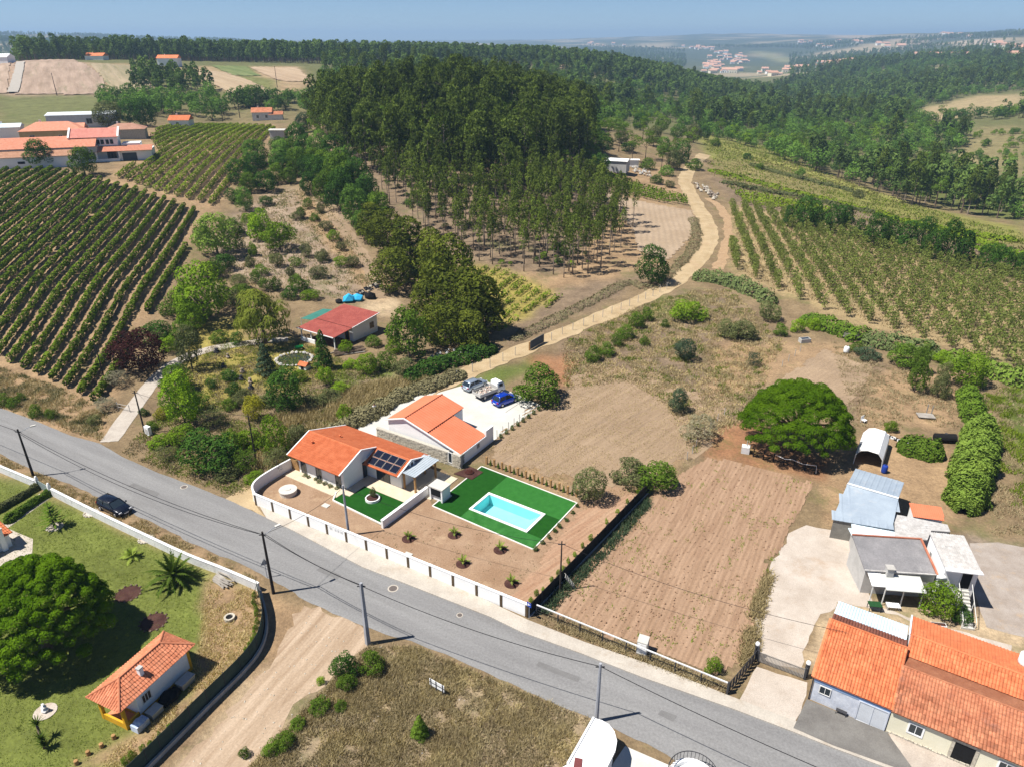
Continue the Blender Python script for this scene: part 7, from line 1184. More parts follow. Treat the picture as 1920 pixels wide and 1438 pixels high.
# timber posts with saplings along the pool lawn
for k in range(12):
    q = lerp(np.array(G(907,874)), np.array(G(1076,936)), k / 11.0) + np.array([.35, .55]); mb = MB(); mb.box(-.11, -.11, -.05, .11, .11, 1.05); tag(part('timber_post', mb, M_WOOD, None, loc=(q[0], q[1], 0), rz=-.5), 'square golden timber post, %s from the stone wall along the pool lawn' % ORD[k], 'post', 'timber posts along the pool lawn')
    if k < 11: put_tree('conifer', 'post_sapling', (q[0] + .5, q[1] - .35, 0), (.5, .5, .9), 'slim sapling, %s between the timber posts' % ORD[k], 'plant', 'saplings between the timber posts', 'mid', parts=False)
for k in range(9):
    q = lerp(np.array(G(932,822)), np.array(G(1013,764)), k / 8.0); mb = MB(); mb.tube([(0, 0, 0), (0, 0, 1.3)], .035, 6); tag(part('fence_post', mb, M_DK, None, loc=(q[0], q[1], 0)), 'thin dark post, %s from the annex along the parking slab' % ORD[k], 'post', 'dark posts along the parking slab')
    put_tree('bush', 'agave_plant', (q[0] + .5, q[1] + .1, 0), (.6, .6, .8), 'dark pointed plant, %s beside the parking slab posts' % ORD[k], 'plant', 'plants beside the parking slab', 'dark', parts=False)
for k, q in enumerate([(857,712),(886,698),(919,690),(943,678),(966,667),(1034,639),(1054,628),(1074,620),(1094,612),(1112,605),(1130,596),(1147,589),(1164,582),(1180,575),(1196,568),(1210,562),(1224,556),(1237,549),(1250,543)]):
    x, y, z = W3(*q); mb = MB(); mb.tube([(0, 0, -.1), (0, 0, 1.55)], .055, 6); tag(part('fence_post', mb, M_CONC, None, loc=(x, y, z)), 'grey concrete fence post, %s along the dirt track from the parking slab' % nth(k), 'post', 'fence posts along the dirt track')
gx = np.array(G(993,657)); gy = np.array(G(1018,643)); gd_ = gy - gx; t_ = thing('sliding_gate', 'dark grey metal gate panel with timber post beside the dirt track', 'gate', (*gx, 0), math.atan2(gd_[1], gd_[0])); mb = MB(); mb.box(.25, -.04, .08, float(np.hypot(*gd_)) + .25, .04, 1.6); part('leaf', mb, M('anthracite', (.10,.115,.125)), t_); mb = MB(); mb.box(-.15, -.1, 0, .08, .1, 1.5); part('post', mb, M_WOOD, t_)
# roadside wire fence with white rail, side fence and picket gate
w0, w1 = np.array(G(1006,1152)), np.array(G(1363,1300)); wd_ = w1 - w0; WL = float(np.hypot(*wd_)); rf = thing('rail_fence', 'roadside fence of dark posts with long white top rail below the ploughed field', 'fence', (*w0, 0), math.atan2(wd_[1], wd_[0])); mb = MB(); mb.box(0, -.05, 1.15, WL, .05, 1.25); part('top_rail', mb, M_WHITEOLD, rf)
for k in range(9): mb = MB(); mb.tube([(WL * k / 8, 0, 0), (WL * k / 8, 0, 1.145)], .06, 6); part('post', mb, M_DK, rf)
for z in (.3, .6, .9): mb = MB(); mb.tube([(0, .02, z), (WL, .02, z)], .012, 4); part('wire', mb, M_DK, rf)
def slat_fence(name, label, qa, qb, n, ht, mat, cat='gate', posts=True):
    a, b = np.array(G(*qa)), np.array(G(*qb)); d = b - a; L = float(np.hypot(*d)); t_ = thing(name, label, cat, (*a, 0), math.atan2(d[1], d[0]))
    for k in range(n): mb = MB(); x = L * (k + .5) / n; mb.box(x - L / n * .32, -.02, .08, x + L / n * .32, .02, ht); part('slat', mb, mat, t_)
    for z in (.25, ht - .2): mb = MB(); mb.box(0, .022, z, L, .06, z + .07); part('rail', mb, M_DK, t_)
    if posts:
        for x in (-.08, L + .08): mb = MB(); mb.box(x - .08, -.08, 0, x + .08, .08, ht + .12); part('post', mb, M_DK, t_)
    return t_
slat_fence('side_fence', 'dark slatted fence along the left side of the gravel forecourt', (1364,1300), (1418,1236), 9, 1.25, M_DK, 'fence'); slat_fence('picket_gate', 'grey picket gate closing the gravel drive', (1421,1240), (1506,1272), 34, 1.15, M_WOODG)
for q, lb in (((1416,1232), 'white ball lamp on the left gate pillar'), ((1510,1268), 'white ball lamp on the right gate pillar')): t_ = thing('ball_lamp', lb, 'lamp', (*G(*q), 0)); mb = MB(); mb.box(-.13, -.13, 0, .13, .13, 1.35); part('pillar', mb, M_DK, t_); mb = MB(); mb.lathe([(.05, 1.352), (.17, 1.45), (.2, 1.58), (.15, 1.72), (.03, 1.77)], 12); part('globe', mb, M_WHITE, t_, True)
ub = thing('utility_cabinet', 'white utility cabinet with sloping top behind the white rail fence', 'cabinet', (*G(1204,1222), 0), R(-24)); mb = MB(); extr(mb, [(-.4, 0), (-.4, 1.45), (.4, 1.62), (.4, 0)], -.45, .45, 'x'); part('body', mb, M_SLAB, ub); mb = MB(); mb.box(-.38, -.42, .15, -.01, -.402, 1.3); part('door', mb, M_WHITE, ub); mb = MB(); mb.box(.01, -.42, .15, .38, -.402, 1.3); part('door', mb, M_WHITE, ub)
# fence under the stone pine, with hose
pa, pb = np.array(G(1412,856)), np.array(G(1528,888)); pd = pb - pa; PL = float(np.hypot(*pd)); t_ = thing('post_fence', 'black post and rail fence draped with a white hose under the big stone pine', 'fence', (*pa, 0), math.atan2(pd[1], pd[0]))
for k in range(7): mb = MB(); mb.box(PL * k / 6 - .06, -.06, 0, PL * k / 6 + .06, .06, 1.2); part('post', mb, M_BLK, t_)
for z in (.35, .8): mb = MB(); mb.box(.06, -.025, z, PL - .06, .025, z + .08); part('rail', mb, M_BLK, t_)
mb = MB(); mb.tube([(PL * .35, -.07, 1.2), (PL * .5, -.1, .95), (PL * .62, -.08, 1.15), (PL * .8, -.1, .95), (PL, -.08, 1.2), (PL + .1, -.1, .2)], .04, 6); part('hose', mb, M_WHITE, t_)
t_ = thing('stone_well', 'whitewashed well block with hand pump beside the red earth path', 'well', (*G(1397,848), 0), R(-20)); mb = MB(); mb.box(-.5, -.4, 0, .5, .5, .95); part('block', mb, M_WHITEOLD, t_); mb = MB(); mb.tube([(.1, .1, .95), (.1, .1, 1.8)], .06, 7); mb.tube([(.1, .1, 1.7), (.5, .1, 1.5)], .05, 6); part('pump', mb, M_CONC, t_)
for k, q in enumerate([(1358,778),(1345,790),(1332,802),(1320,815),(1305,838),(1298,850),(1288,862),(1500,660),(1490,668),(1478,678),(1466,688)]): mb = MB(); mb.tube([(0, 0, 0), (0, 0, 1.2)], .05, 6); tag(part('field_post', mb, M_CONC, None, loc=(*G(*q), 0)), 'old concrete field post, %s along the fallow field border' % nth(k), 'post', 'posts along the fallow field border')
# ---- poles
M_POLE = M('concrete_pole', (.30,.31,.34), (.38,.39,.42), small=.1); M_POLED = M('creosote_pole', (.035,.03,.028), (.06,.05,.045), small=.2)
POLES = {}
def pole(key, q, h, label, mat, r=.15, lamp=None, n=8):
    x, y, z = W3(*q); t_ = thing('utility_pole', label, 'pole', (x, y, z)); mb = MB(); mb.tube([(0, 0, -.2), (0, 0, h)], [r, r * .6], n); part('shaft', mb, mat, t_); mb = MB(); mb.bar((-.35, 0, h - .35), (.35, 0, h - .35), .07); part('bracket', mb, M_DK, t_)
    if lamp: mb = MB(); mb.tube([(0, 0, h - .5), (lamp[0] * .7, lamp[1] * .7, h - .1), (lamp[0], lamp[1], h)], .035, 6); part('lamp_arm', mb, M_POLE, t_); mb = MB(); mb.bar((lamp[0] * .95, lamp[1] * .95, h), (lamp[0] * 1.35, lamp[1] * 1.35, h + .03), .24, .12); part('lamp_head', mb, M_SLAB, t_)
    POLES[key] = Vector((x, y, z + h - .3)); return t_
pole('a', (63,893), 6.6, 'black utility pole with street lamp beside the garden gate', M_POLED, .16, (1.2, .7)); pole('b', (513,1112), 7.3, 'black utility pole with street lamp at the dirt road mouth', M_POLED, .17, (1.0, .8)); pole('c', (690,1207), 6.9, 'blue-grey concrete pole on the dry plot', M_POLE, .26, n=4); pole('d', (1118,1352), 6.2, 'grey concrete pole rising beside the rounded white building', M_POLE, .18)
pole('e', (654,1003), 6.4, 'grey concrete pole inside the bungalow garden', M_POLE, .16); pole('f', (1050,1108), 6.0, 'thin dark pole by the dark screening fence', M_POLED, .1); pole('g', (272,812), 6.4, 'dark leaning pole at the foot of the concrete drive', M_POLED, .13); pole('h', (480,862), 6.6, 'dark pole behind the yellow shrub', M_POLED, .12); pole('i', (194,705), 5.4, 'dark pole at the edge of the large vineyard', M_POLED, .11)
for k, (q, h) in enumerate([((107,180),11),((286,230),9),((450,222),12),((520,165),12),((418,228),8)]): pole('far%d' % k, q, h, 'distant utility pole, %s from the left behind the upper vineyard' % ORD[k], M_POLED, .2)
M_CAB = M('cable', (.02,.02,.022))
def cable(a, b, sag, label, r=.028):
    mb = MB(); m_ = (a + b) / 2; P = [a.lerp(b, f) - m_ + Vector((0, 0, -sag * 4 * f * (1 - f))) for f in np.linspace(0, 1, 21)]; mb.tube(P, r, 5); tag(part('overhead_cable', mb, M_CAB, None, loc=m_), label, 'cable')
left = POLES['a'] + Vector((-46, 26, 0)); right = POLES['d'] + Vector((26, -15, 0)); o_ = Vector((.3, .2, -.25))
cable(left, POLES['a'], .9, 'road cable leaving the picture left of the gate pole'); cable(POLES['a'], POLES['b'], 1.1, 'upper road cable between the two black lamp poles'); cable(POLES['a'] - o_, POLES['b'] - o_, 1.5, 'lower road cable between the two black lamp poles'); cable(POLES['b'], POLES['c'], .35, 'cable from black lamp pole to blue-grey pole'); cable(POLES['b'] + o_, POLES['c'] + o_, .5, 'second cable from black lamp pole to blue-grey pole')
cable(POLES['c'], POLES['d'], .7, 'long road cable between blue-grey pole and lower grey pole'); cable(POLES['d'], right, .7, 'road cable leaving the picture at the lower right'); cable(POLES['b'], POLES['e'], .5, 'service cable crossing the road to the garden pole', .018); cable(POLES['e'], POLES['f'], 1.0, 'thin cable over the bare palm garden', .018); cable(POLES['f'], Vector((27.5, 44, 4.2)), .9, 'thin cable from dark pole to the orange roofs', .018); cable(POLES['g'], POLES['h'], .5, 'thin cable between the two poles above the road bank', .018); cable(POLES['g'], POLES['i'], .5, 'thin cable up to the vineyard pole', .018)
ld = thing('ladder', 'pale ladder leaning outside the dark screening fence beside the thin dark pole', 'ladder', (*G(1058,1102), 0), R(40)); la, lb_ = Vector((0, 0, 1.6)), Vector((.9, -.6, 0)); sd_ = Vector((.2, .2, 0))
for s_ in (-1, 1): mb = MB(); mb.bar(la + sd_ * s_, lb_ + sd_ * s_, .06); part('rail', mb, M_SLAB, ld)
for k in range(7): mb = MB(); p_ = la.lerp(lb_, (k + .5) / 7); mb.bar(p_ - sd_, p_ + sd_, .04); part('rung', mb, M_SLAB, ld)
# ---- signs
t_ = thing('warning_sign', 'triangular road sign seen from its grey back near the black lamp pole', 'sign', (*G(501,1082), 0), R(20)); mb = MB(); mb.tube([(0, 0, 0), (0, 0, 2.2)], .035, 6); part('post', mb, M_POLE, t_); mb = MB(); extr(mb, [(-.42, 1.55), (.42, 1.55), (0, 2.3)], .04, .06); part('plate', mb, M('sign_back', (.30,.31,.32)), t_)
t_ = thing('blue_sign', 'small blue square sign on a post at the end of the white wall', 'sign', (*G(992,1160), 0), R(-40)); mb = MB(); mb.tube([(0, 0, 0), (0, 0, 2.0)], .03, 6); part('post', mb, M_POLE, t_); mb = MB(); mb.box(-.25, -.05, 1.5, .25, -.03, 2.0); part('plate', mb, M('sign_blue', (.02,.06,.35)), t_); mb = MB(); mb.box(-.14, -.057, 1.6, -.05, -.052, 1.88); mb.box(-.05, -.057, 1.72, .14, -.052, 1.8); part('symbol', mb, M_WHITE, t_)
t_ = thing('sign_board', 'white board on dark legs standing on the dry plot', 'sign', (*G(820,1297), 0), R(-33)); mb = MB(); mb.box(-.75, -.03, .45, .75, .01, 1.15); part('board', mb, M_WHITE, t_); mb = MB(); mb.box(-.1, -.06, 0, -.02, -.032, 1.2); mb.box(-.75, -.05, .78, .75, -.031, .84); part('batten', mb, M_DK, t_)
for x in (-.6, .6): mb = MB(); mb.box(x - .04, -.06, 0, x + .04, -.031, 1.2); part('leg', mb, M_DK, t_)
for q, lb, r_ in (((737,1103), 'round manhole cover with pale rim in the road by the long white wall', .42), ((345,913), 'round manhole cover near the driveway junction', .35), ((205,826), 'small road cover near the drive mouth', .3), ((862,1153), 'dark square drain grate in the road', .25)):
    x, y = G(*q); t_ = thing('manhole_cover', lb, 'manhole', (x, y, .022)); mb = MB(); mb.lathe([(r_ * 1.25, 0), (r_ * 1.25, .008), (r_ * .95, .008)], 20); part('rim', mb, M_PAVE, t_); mb = MB(); mb.lathe([(r_ * .94, 0), (r_ * .94, .012)], 18); part('cover', mb, M('cast_iron', (.13,.11,.10)) if 'cast_iron' not in bpy.data.materials else bpy.data.materials['cast_iron'], t_)
# ================================================================ VEHICLES
M_TYRE = M('tyre', (.02,.02,.02), small=.1); M_RIM = M('alloy_rim', (.45,.45,.46), metal=.7, rough=.35, small=.05); M_LAMP = M('lamp_glass', (.55,.56,.58), rough=.15); M_TAIL = M('tail_lamp', (.30,.012,.012), rough=.2)
def paint(name, c, metal=.25): return M(name, c, small=.03, rough=.22, spec=.6, metal=metal, coat=.6)
def loft(mb, rings, m=0):
    n = len(rings[0]); V = [p for r_ in rings for p in r_]; mb.add(V, [(i * n + k, (i + 1) * n + k, (i + 1) * n + (k + 1) % n, i * n + (k + 1) % n) for i in range(len(rings) - 1) for k in range(n)] + [tuple(range(n)), tuple(range((len(rings) - 1) * n, len(rings) * n))[::-1]], m)
def wheel(parent, x, y, r=.31, w_=.2):
    def disc(prof, n=18): 
        mb = MB(); s_ = 1 if y > 0 else -1; V = [(x + rr * math.cos(2 * math.pi * k / n), y + s_ * oy, r + rr * math.sin(2 * math.pi * k / n)) for rr, oy in prof for k in range(n)]
        mb.add(V, [(i * n + k, i * n + (k + 1) % n, (i + 1) * n + (k + 1) % n, (i + 1) * n + k) for i in range(len(prof) - 1) for k in range(n)] + [tuple((len(prof) - 1) * n + k for k in range(n)), tuple(range(n))]); return mb
    o_ = part('wheel', disc([(r * .6, -w_ / 2), (r, -w_ / 2), (r, w_ / 2 - .03), (r * .93, w_ / 2), (r * .66, w_ / 2)]), M_TYRE, parent); part('rim', disc([(r * .65, w_ / 2 - .01), (r * .6, w_ / 2 + .012), (r * .25, w_ / 2 + .004), (r * .1, w_ / 2 + .02)]), M_RIM, o_)
def car(label, q, ang, pm, L=4.25, wd=1.78, ht=1.47, roof_end=-.40, est=False):
    t_ = thing('parked_car', label, 'car', (*G(*q), .022), ang); X = np.array([-.5, -.485, -.44, -.34, -.2, 0, .18, .27, .38, .46, .49, .5]) * L; zt = [.66, .80, .90, .95, .955, .94, .92, .90, .82, .73, .62, .52]; ww = np.array([.74, .86, .94, .985, 1, 1, 1, .99, .96, .89, .8, .7]) * wd / 2; zb = [.36, .28, .24, .2, .18, .18, .18, .18, .2, .22, .26, .34]
    mb = MB(); rings = []
    for x, z1, w_, z0 in zip(X, zt, ww, zb): rings.append([(x, -w_ * .9, z0), (x, -w_, z0 + .16), (x, -w_ * 1.0, z1 - .26), (x, -w_ * .955, z1 - .06), (x, -w_ * .86, z1), (x, 0, z1 + .025), (x, w_ * .86, z1), (x, w_ * .955, z1 - .06), (x, w_, z1 - .26), (x, w_, z0 + .16), (x, w_ * .9, z0)])
    loft(mb, rings); part('body', mb, pm, t_, True)
    re = (-.43 if est else roof_end) * L; b = [(re - .16 * (0 if est else 1), .93), (.255 * L, .905)]; tz = ht - .05; yb, yt = wd / 2 * .87, wd / 2 * .70; xt0, xt1 = re + (.12 if est else .22), .06 * L
    g = [(b[0][0] - .02, -yb, .93), (b[1][0], -yb, .9), (b[1][0], yb, .9), (b[0][0] - .02, yb, .93)]; tt = [(xt0, -yt, tz), (xt1, -yt, tz), (xt1, yt, tz), (xt0, yt, tz)]; mb = MB(); mb.add(g + tt, [(0, 1, 5, 4), (1, 2, 6, 5), (2, 3, 7, 6), (3, 0, 4, 7), (4, 5, 6, 7)]); part('windows', mb, M_GL, t_)
    mb = MB(); rings = [[(x, -yt * k, z), (x, -yt * .93 * k, z + .045), (x, 0, z + .075), (x, yt * .93 * k, z + .045), (x, yt * k, z), (x, 0, z - .01)] for x, k, z in ((xt0 - .06, .93, tz - .03), (xt0 + .1, 1.02, tz), ((xt0 + xt1) / 2, 1.04, tz + .015), (xt1 - .1, 1.02, tz), (xt1 + .04, .95, tz - .025))]; loft(mb, rings); part('roof', mb, pm, t_, True)
    for s_ in (-1, 1):
        for p, q_ in ((g[0], tt[0]), (g[1], tt[1])): mb = MB(); mb.bar((p[0], s_ * abs(p[1]) * 1.01, p[2]), (q_[0], s_ * abs(q_[1]) * 1.01, q_[2]), .07, .07); part('pillar', mb, pm, t_)
        mb = MB(); xm = (xt0 + xt1) / 2; mb.bar((xm - .05, s_ * yb * 1.015, .92), (xm, s_ * yt * 1.02, tz), .08, .05); part('pillar', mb, pm, t_)
        mb = MB(); mb.bar((.2 * L, s_ * (wd / 2 + .02), .93), (.2 * L - .02, s_ * (wd / 2 + .16), .97), .16, .13); part('mirror', mb, pm, t_)
        mb = MB(); mb.box(.462 * L, s_ * .62 - .16, .60, .488 * L, s_ * .62 + .16, .72); part('headlight', mb, M_LAMP, t_); mb = MB(); mb.box(-.496 * L, s_ * .62 - .13, .68, -.46 * L, s_ * .62 + .13, .86); part('tail_light', mb, M_TAIL, t_)
        for x in (-.30, .31): wheel(t_, x * L, s_ * (wd / 2 - .08))
    mb = MB(); mb.box(.49 * L, -.26, .38, .503 * L, .26, .49); part('number_plate', mb, M_WHITE, t_); mb = MB(); mb.box(-.502 * L, -.26, .5, -.485 * L, .26, .61); part('number_plate', mb, M_WHITE, t_); return t_
def hd(a, b): a, b = np.array(G(*a)), np.array(G(*b)); return math.atan2(b[1] - a[1], b[0] - a[0])
car('black estate car parked on the verge beside the white garden wall', (216,956), hd((188,942), (246,969)), paint('black_paint', (.006,.008,.016)), 4.4, 1.76, 1.42, est=True)
car('bright blue small car parked on the pale concrete slab', (947,755), hd((926,764), (969,747)), paint('blue_paint', (.005,.045,.42)), 4.1, 1.78, 1.56)
car('silver-blue hatchback parked behind the flatbed truck', (890,727), hd((873,735), (909,719)), paint('silver_paint', (.36,.43,.52), .5), 4.2, 1.76, 1.47)
tr_ = thing('flatbed_truck', 'small white-cabbed flatbed truck loaded with rubble between two parked cars', 'truck', (*G(917,741), .022), hd((890,752), (944,731)))
mb = MB(); loft(mb, [[(x, -w_, .45), (x, -w_, z1), (x, -w_ * .86, z2), (x, w_ * .86, z2), (x, w_, z1), (x, w_, .45)] for x, w_, z1, z2 in ((1.0, .86, 1.15, 1.9), (1.25, .88, 1.2, 1.98), (1.95, .88, 1.2, 1.95), (2.35, .86, 1.1, 1.5), (2.5, .82, .95, 1.05))]); part('cab', mb, M_WHITE, tr_); mb = MB(); mb.add([(2.02, -.74, 1.9), (2.02, .74, 1.9), (2.37, .76, 1.42), (2.37, -.76, 1.42)], [(0, 3, 2, 1)]); mb.v = [(x + .03, y, z + .03) for x, y, z in mb.v]; part('windscreen', mb, M_GL, tr_)
for s_ in (-1, 1): mb = MB(); mb.box(1.25, s_ * .885 - .01, 1.2, 1.95, s_ * .885 + .01, 1.7); part('side_window', mb, M_GL, tr_)
mb = MB(); mb.box(-2.4, -.9, .72, .95, .9, .82); part('bed', mb, M_CONC, tr_); mb = MB(); mb.box(-2.3, -.4, .4, 2.3, .4, .715); part('chassis', mb, M_DK, tr_)
for nm, b in (('side_board', (-2.4, -.95, .7, .95, -.902, 1.15)), ('side_board', (-2.4, .902, .7, .95, .95, 1.15)), ('tail_board', (-2.46, -.95, .7, -2.403, .95, 1.15)), ('head_board', (.953, -.95, .7, .99, .95, 1.4))): mb = MB(); mb.box(*b); part(nm, mb, M_GREYW, tr_)
for x in (-1.5, 1.75):
    for y in (-.78, .78): wheel(tr_, x, y, .34, .22)
rg_ = random.Random(3)
def lump(mb, c, r_, m=0, rg=None):
    rg = rg or rg_; t0 = (1 + 5 ** .5) / 2; V = [Vector(v_).normalized() * r_ * rg.uniform(.75, 1.15) for v_ in ((-1, t0, 0), (1, t0, 0), (-1, -t0, 0), (1, -t0, 0), (0, -1, t0), (0, 1, t0), (0, -1, -t0), (0, 1, -t0), (t0, 0, -1), (t0, 0, 1), (-t0, 0, -1), (-t0, 0, 1))]
    mb.add([(v_.x + c[0], v_.y + c[1], v_.z * .75 + c[2]) for v_ in V], [(0, 11, 5), (0, 5, 1), (0, 1, 7), (0, 7, 10), (0, 10, 11), (1, 5, 9), (5, 11, 4), (11, 10, 2), (10, 7, 6), (7, 1, 8), (3, 9, 4), (3, 4, 2), (3, 2, 6), (3, 6, 8), (3, 8, 9), (4, 9, 5), (2, 4, 11), (6, 2, 10), (8, 6, 7), (9, 8, 1)], m)
mb = MB()
for k in range(70): lump(mb, (rg_.uniform(-2.2, .7), rg_.uniform(-.75, .75), rg_.uniform(.85, 1.1)), rg_.uniform(.08, .2), k % 3)
o_ = tag(part('rubble_load', mb, [M('rubble_pink', (.52,.38,.32), small=.2), M_SLAB, M_STONE], None, loc=tr_.location, rz=tr_.rotation_euler.z), 'pinkish rubble heaped on the flatbed truck', 'rubble'); struct(o_, 'stuff')
# ================================================================ PERSON
def skin(name, verts, edges, radii, mat, parent, root=0):
    me = bpy.data.meshes.new(name); me.from_pydata(verts, edges, []); me.materials.append(mat); o_ = link(name, me, parent); md = o_.modifiers.new('skin', 'SKIN'); md.use_smooth_shade = True; sv = me.skin_vertices[0].data
    for i, r_ in enumerate(radii): sv[i].radius = (r_, r_) if not hasattr(r_, '__len__') else r_; sv[i].use_root = i == root
    sb = o_.modifiers.new('sub', 'SUBSURF'); sb.levels = 1; sb.render_levels = 1; return o_
ps = thing('person', 'person in white top and dark trousers walking on the pale concrete drive', 'person', (*G(703,777), .022), R(200)); M_SKIN = M('skin', (.42,.24,.16), small=.05); M_TROU = M('dark_trousers', (.02,.022,.03))
bv = [(0,0,.93),(0,0,1.12),(0,0,1.35),(0,.02,1.5),(0,.03,1.62),(0,.02,1.74),(.18,0,1.40),(.27,.06,1.14),(.26,.2,.95),(-.18,0,1.40),(-.27,-.04,1.14),(-.28,.02,.9),(.1,0,.9),(.11,.12,.5),(.11,.02,.08),(.11,.14,.04),(-.1,0,.9),(-.11,.02,.5),(-.11,-.16,.1),(-.11,-.04,.05)]
be = [(0,1),(1,2),(2,3),(3,4),(4,5),(2,6),(6,7),(7,8),(2,9),(9,10),(10,11),(0,12),(12,13),(13,14),(14,15),(0,16),(16,17),(17,18),(18,19)]
for s_, k in ((1, 8), (-1, 11)):                         # palms and five fingers each
    b = bv[k]; n0 = len(bv); bv.append((b[0], b[1] + .02, b[2] - .07)); be.append((k, n0))
    for f, (dx, L_) in enumerate(((-.032, .07), (-.011, .08), (.011, .075), (.03, .06))): bv += [(b[0] + dx, b[1] + .03, b[2] - .10), (b[0] + dx * 1.2, b[1] + .045, b[2] - .10 - L_)]; be += [(n0, len(bv) - 2), (len(bv) - 2, len(bv) - 1)]
    bv.append((b[0] - s_ * .05, b[1] + .05, b[2] - .08)); be.append((n0, len(bv) - 1))
rad_ = [.13,.12,.15,.055,.085,.075,.055,.042,.03,.055,.042,.03,.085,.06,.045,.04,.085,.06,.045,.04]; rad_ += [.03] + [.009] * 9 + [.03] + [.009] * 9
skin('body', bv, be, rad_[:len(bv)], M_SKIN, ps)
skin('shirt', [(0,0,.95),(0,0,1.15),(0,0,1.37),(.19,0,1.40),(.27,.05,1.2),(-.19,0,1.40),(-.27,-.03,1.2)], [(0,1),(1,2),(2,3),(3,4),(2,5),(5,6)], [.155,.15,.17,.075,.065,.075,.065], M_WHITE, ps)
skin('trousers', [(0,0,.98),(.1,0,.88),(.11,.12,.5),(.11,.02,.12),(-.1,0,.88),(-.11,.02,.5),(-.11,-.16,.14)], [(0,1),(1,2),(2,3),(0,4),(4,5),(5,6)], [.145,.1,.08,.065,.1,.08,.065], M_TROU, ps)
mb = MB(); mb.lathe([(.09, 0), (.098, .05), (.08, .1), (.02, .125)], 10, (0, .015, 1.70)); part('hair', mb, M('dark_hair', (.03,.02,.015)), ps, True); mb = MB(); mb.lathe([(.012, 0), (.016, .02), (.006, .05)], 6, (0, .115, 1.64)); part('nose', mb, M_SKIN, ps)
for s_ in (-1, 1): mb = MB(); mb.box(s_ * .03 - .012, .098, 1.675, s_ * .03 + .012, .108, 1.69); part('eye', mb, M_BLK, ps)
# ================================================================ GARDEN AND YARD THINGS
t_ = thing('well_cover', 'round pale concrete well cover in the front garden soil', 'well', (*G(541,925), 0)); mb = MB(); mb.lathe([(1.0, 0), (1.0, .5), (1.05, .5), (1.05, .62), (.3, .65)], 28); part('ring', mb, M('well_concrete', (.56,.52,.46), (.66,.62,.56), small=.15), t_); mb = MB(); mb.lathe([(.35, .651), (.35, .7)], 14); part('lid', mb, M_SLAB, t_)
t_ = thing('round_planter', 'white ring planter with dark earth and a small olive on the front lawn', 'planter', (*G(699,937), .05)); mb = MB(); mb.lathe([(.85, 0), (.85, .3), (.72, .3), (.72, .1)], 26); part('ring', mb, M_WHITE, t_); mb = MB(); mb.lathe([(.71, .1), (.71, .22), (.3, .26)], 20); part('earth', mb, M_MULCH, t_); put_tree('loose', 'olive_sapling', (*G(700,934), .25), (.9, .9, 1.3), 'small olive tree in the white ring planter', 'tree', None, 'olive')
for q, lb in (((611,948), 'small white inspection slab in the front garden'), ((765,1040), 'small white inspection slab behind the road wall')): mb = MB(); mb.box(-.42, -.32, 0, .42, .32, .09); tag(part('inspection_slab', mb, M_SLAB, None, loc=(*G(*q), 0), rz=-.5), lb, 'slab')
t_ = thing('flower_bed', 'strip of dark mulch with small plants between stone wall and pool lawn', 'flower bed', (*G(878,888), 0), R(-32)); mb = MB(); mb.prism([(-1.5, -1.0), (1.2, -.9), (1.4, 1.2), (-.6, 1.4)], 0, .1); part('mulch', mb, M_MULCH, t_); mb = MB(); mb.lathe([(.5, .1), (.6, .2), (.2, .35)], 9, (0, .2, 0)); part('plants', mb, LM['plum'], t_)
rs0 = random.Random(12)
# cottage garden: dog house, pond, barrow, stones
t_ = thing('dog_house', 'little white dog house with red roof beside the garden pond', 'dog house', (*W3(572,692),), R(-25)); mb = MB(); extr(mb, [(-.6, 0), (-.6, .9), (0, 1.25), (.6, .9), (.6, 0)], -.75, .75, 'x'); part('wall', mb, M_WHITE, t_); mb = MB(); mb.add([(-.85, -.75, .86), (.85, -.75, .86), (.85, 0, 1.32), (-.85, 0, 1.32), (.85, .75, .86), (-.85, .75, .86), (-.85, -.75, .8), (.85, -.75, .8), (.85, .75, .8), (-.85, .75, .8)], [(0, 1, 2, 3), (3, 2, 4, 5), (6, 7, 1, 0), (8, 9, 5, 4), (9, 8, 7, 6), (0, 3, 5), (1, 4, 2)]); part('roof', mb, M_TERR, t_); mb = MB(); mb.box(-.3, -.62, .05, .3, -.602, .7); part('door', mb, M_BLK, t_)
px0 = np.array(W(552,675)); t_ = thing('garden_pond', 'small dark pond edged with pale stones in the cottage garden', 'pond', (*px0, Tz(*px0) + .02)); mb = MB(); mb.lathe([(2.6, 0), (2.6, .05), (.5, .05)], 20); part('water', mb, glassM('pond_water', (.03,.045,.03), .1), t_)
for k in range(26): a_ = k * 6.283 / 26; mb = MB(); lump(mb, (math.cos(a_) * 2.9, math.sin(a_) * 2.7, .18), .24 + .09 * (k % 3)); part('stone', mb, M_GREYW if k % 2 else M_STONE, t_)
for k, (q, s_) in enumerate([((420,690),.5),((437,705),.5),((453,713),.5),((470,718),.45),((407,662),.6),((455,700),.5),((471,730),.55),((428,672),.4)]): mb = MB(); lump(mb, (0, 0, .25), s_); lump(mb, (0, 0, .75), s_ * .6); tag(part('garden_statue', mb, M_BARKE if k % 2 else M_DK, None, loc=W3(*q)), 'small stone garden ornament, %s across the yellow lawn' % ORD[k], 'ornament', 'ornaments on the yellow lawn')
t_ = thing('wood_pile', 'dark pile of logs and planks in front of the cottage side wall', 'logs', W3(655,660), R(25))
for k in range(14): mb = MB(); y = rs0.uniform(-1.2, 1.2); mb.tube([(-2.6 + rs0.uniform(-.5, .5), y, .15 + .14 * (k % 3)), (2.4 + rs0.uniform(-.5, .5), y + rs0.uniform(-.4, .4), .15 + .14 * (k % 3))], .1, 6); part('log', mb, M_WOODG if k % 3 == 0 else M_BARK, t_)
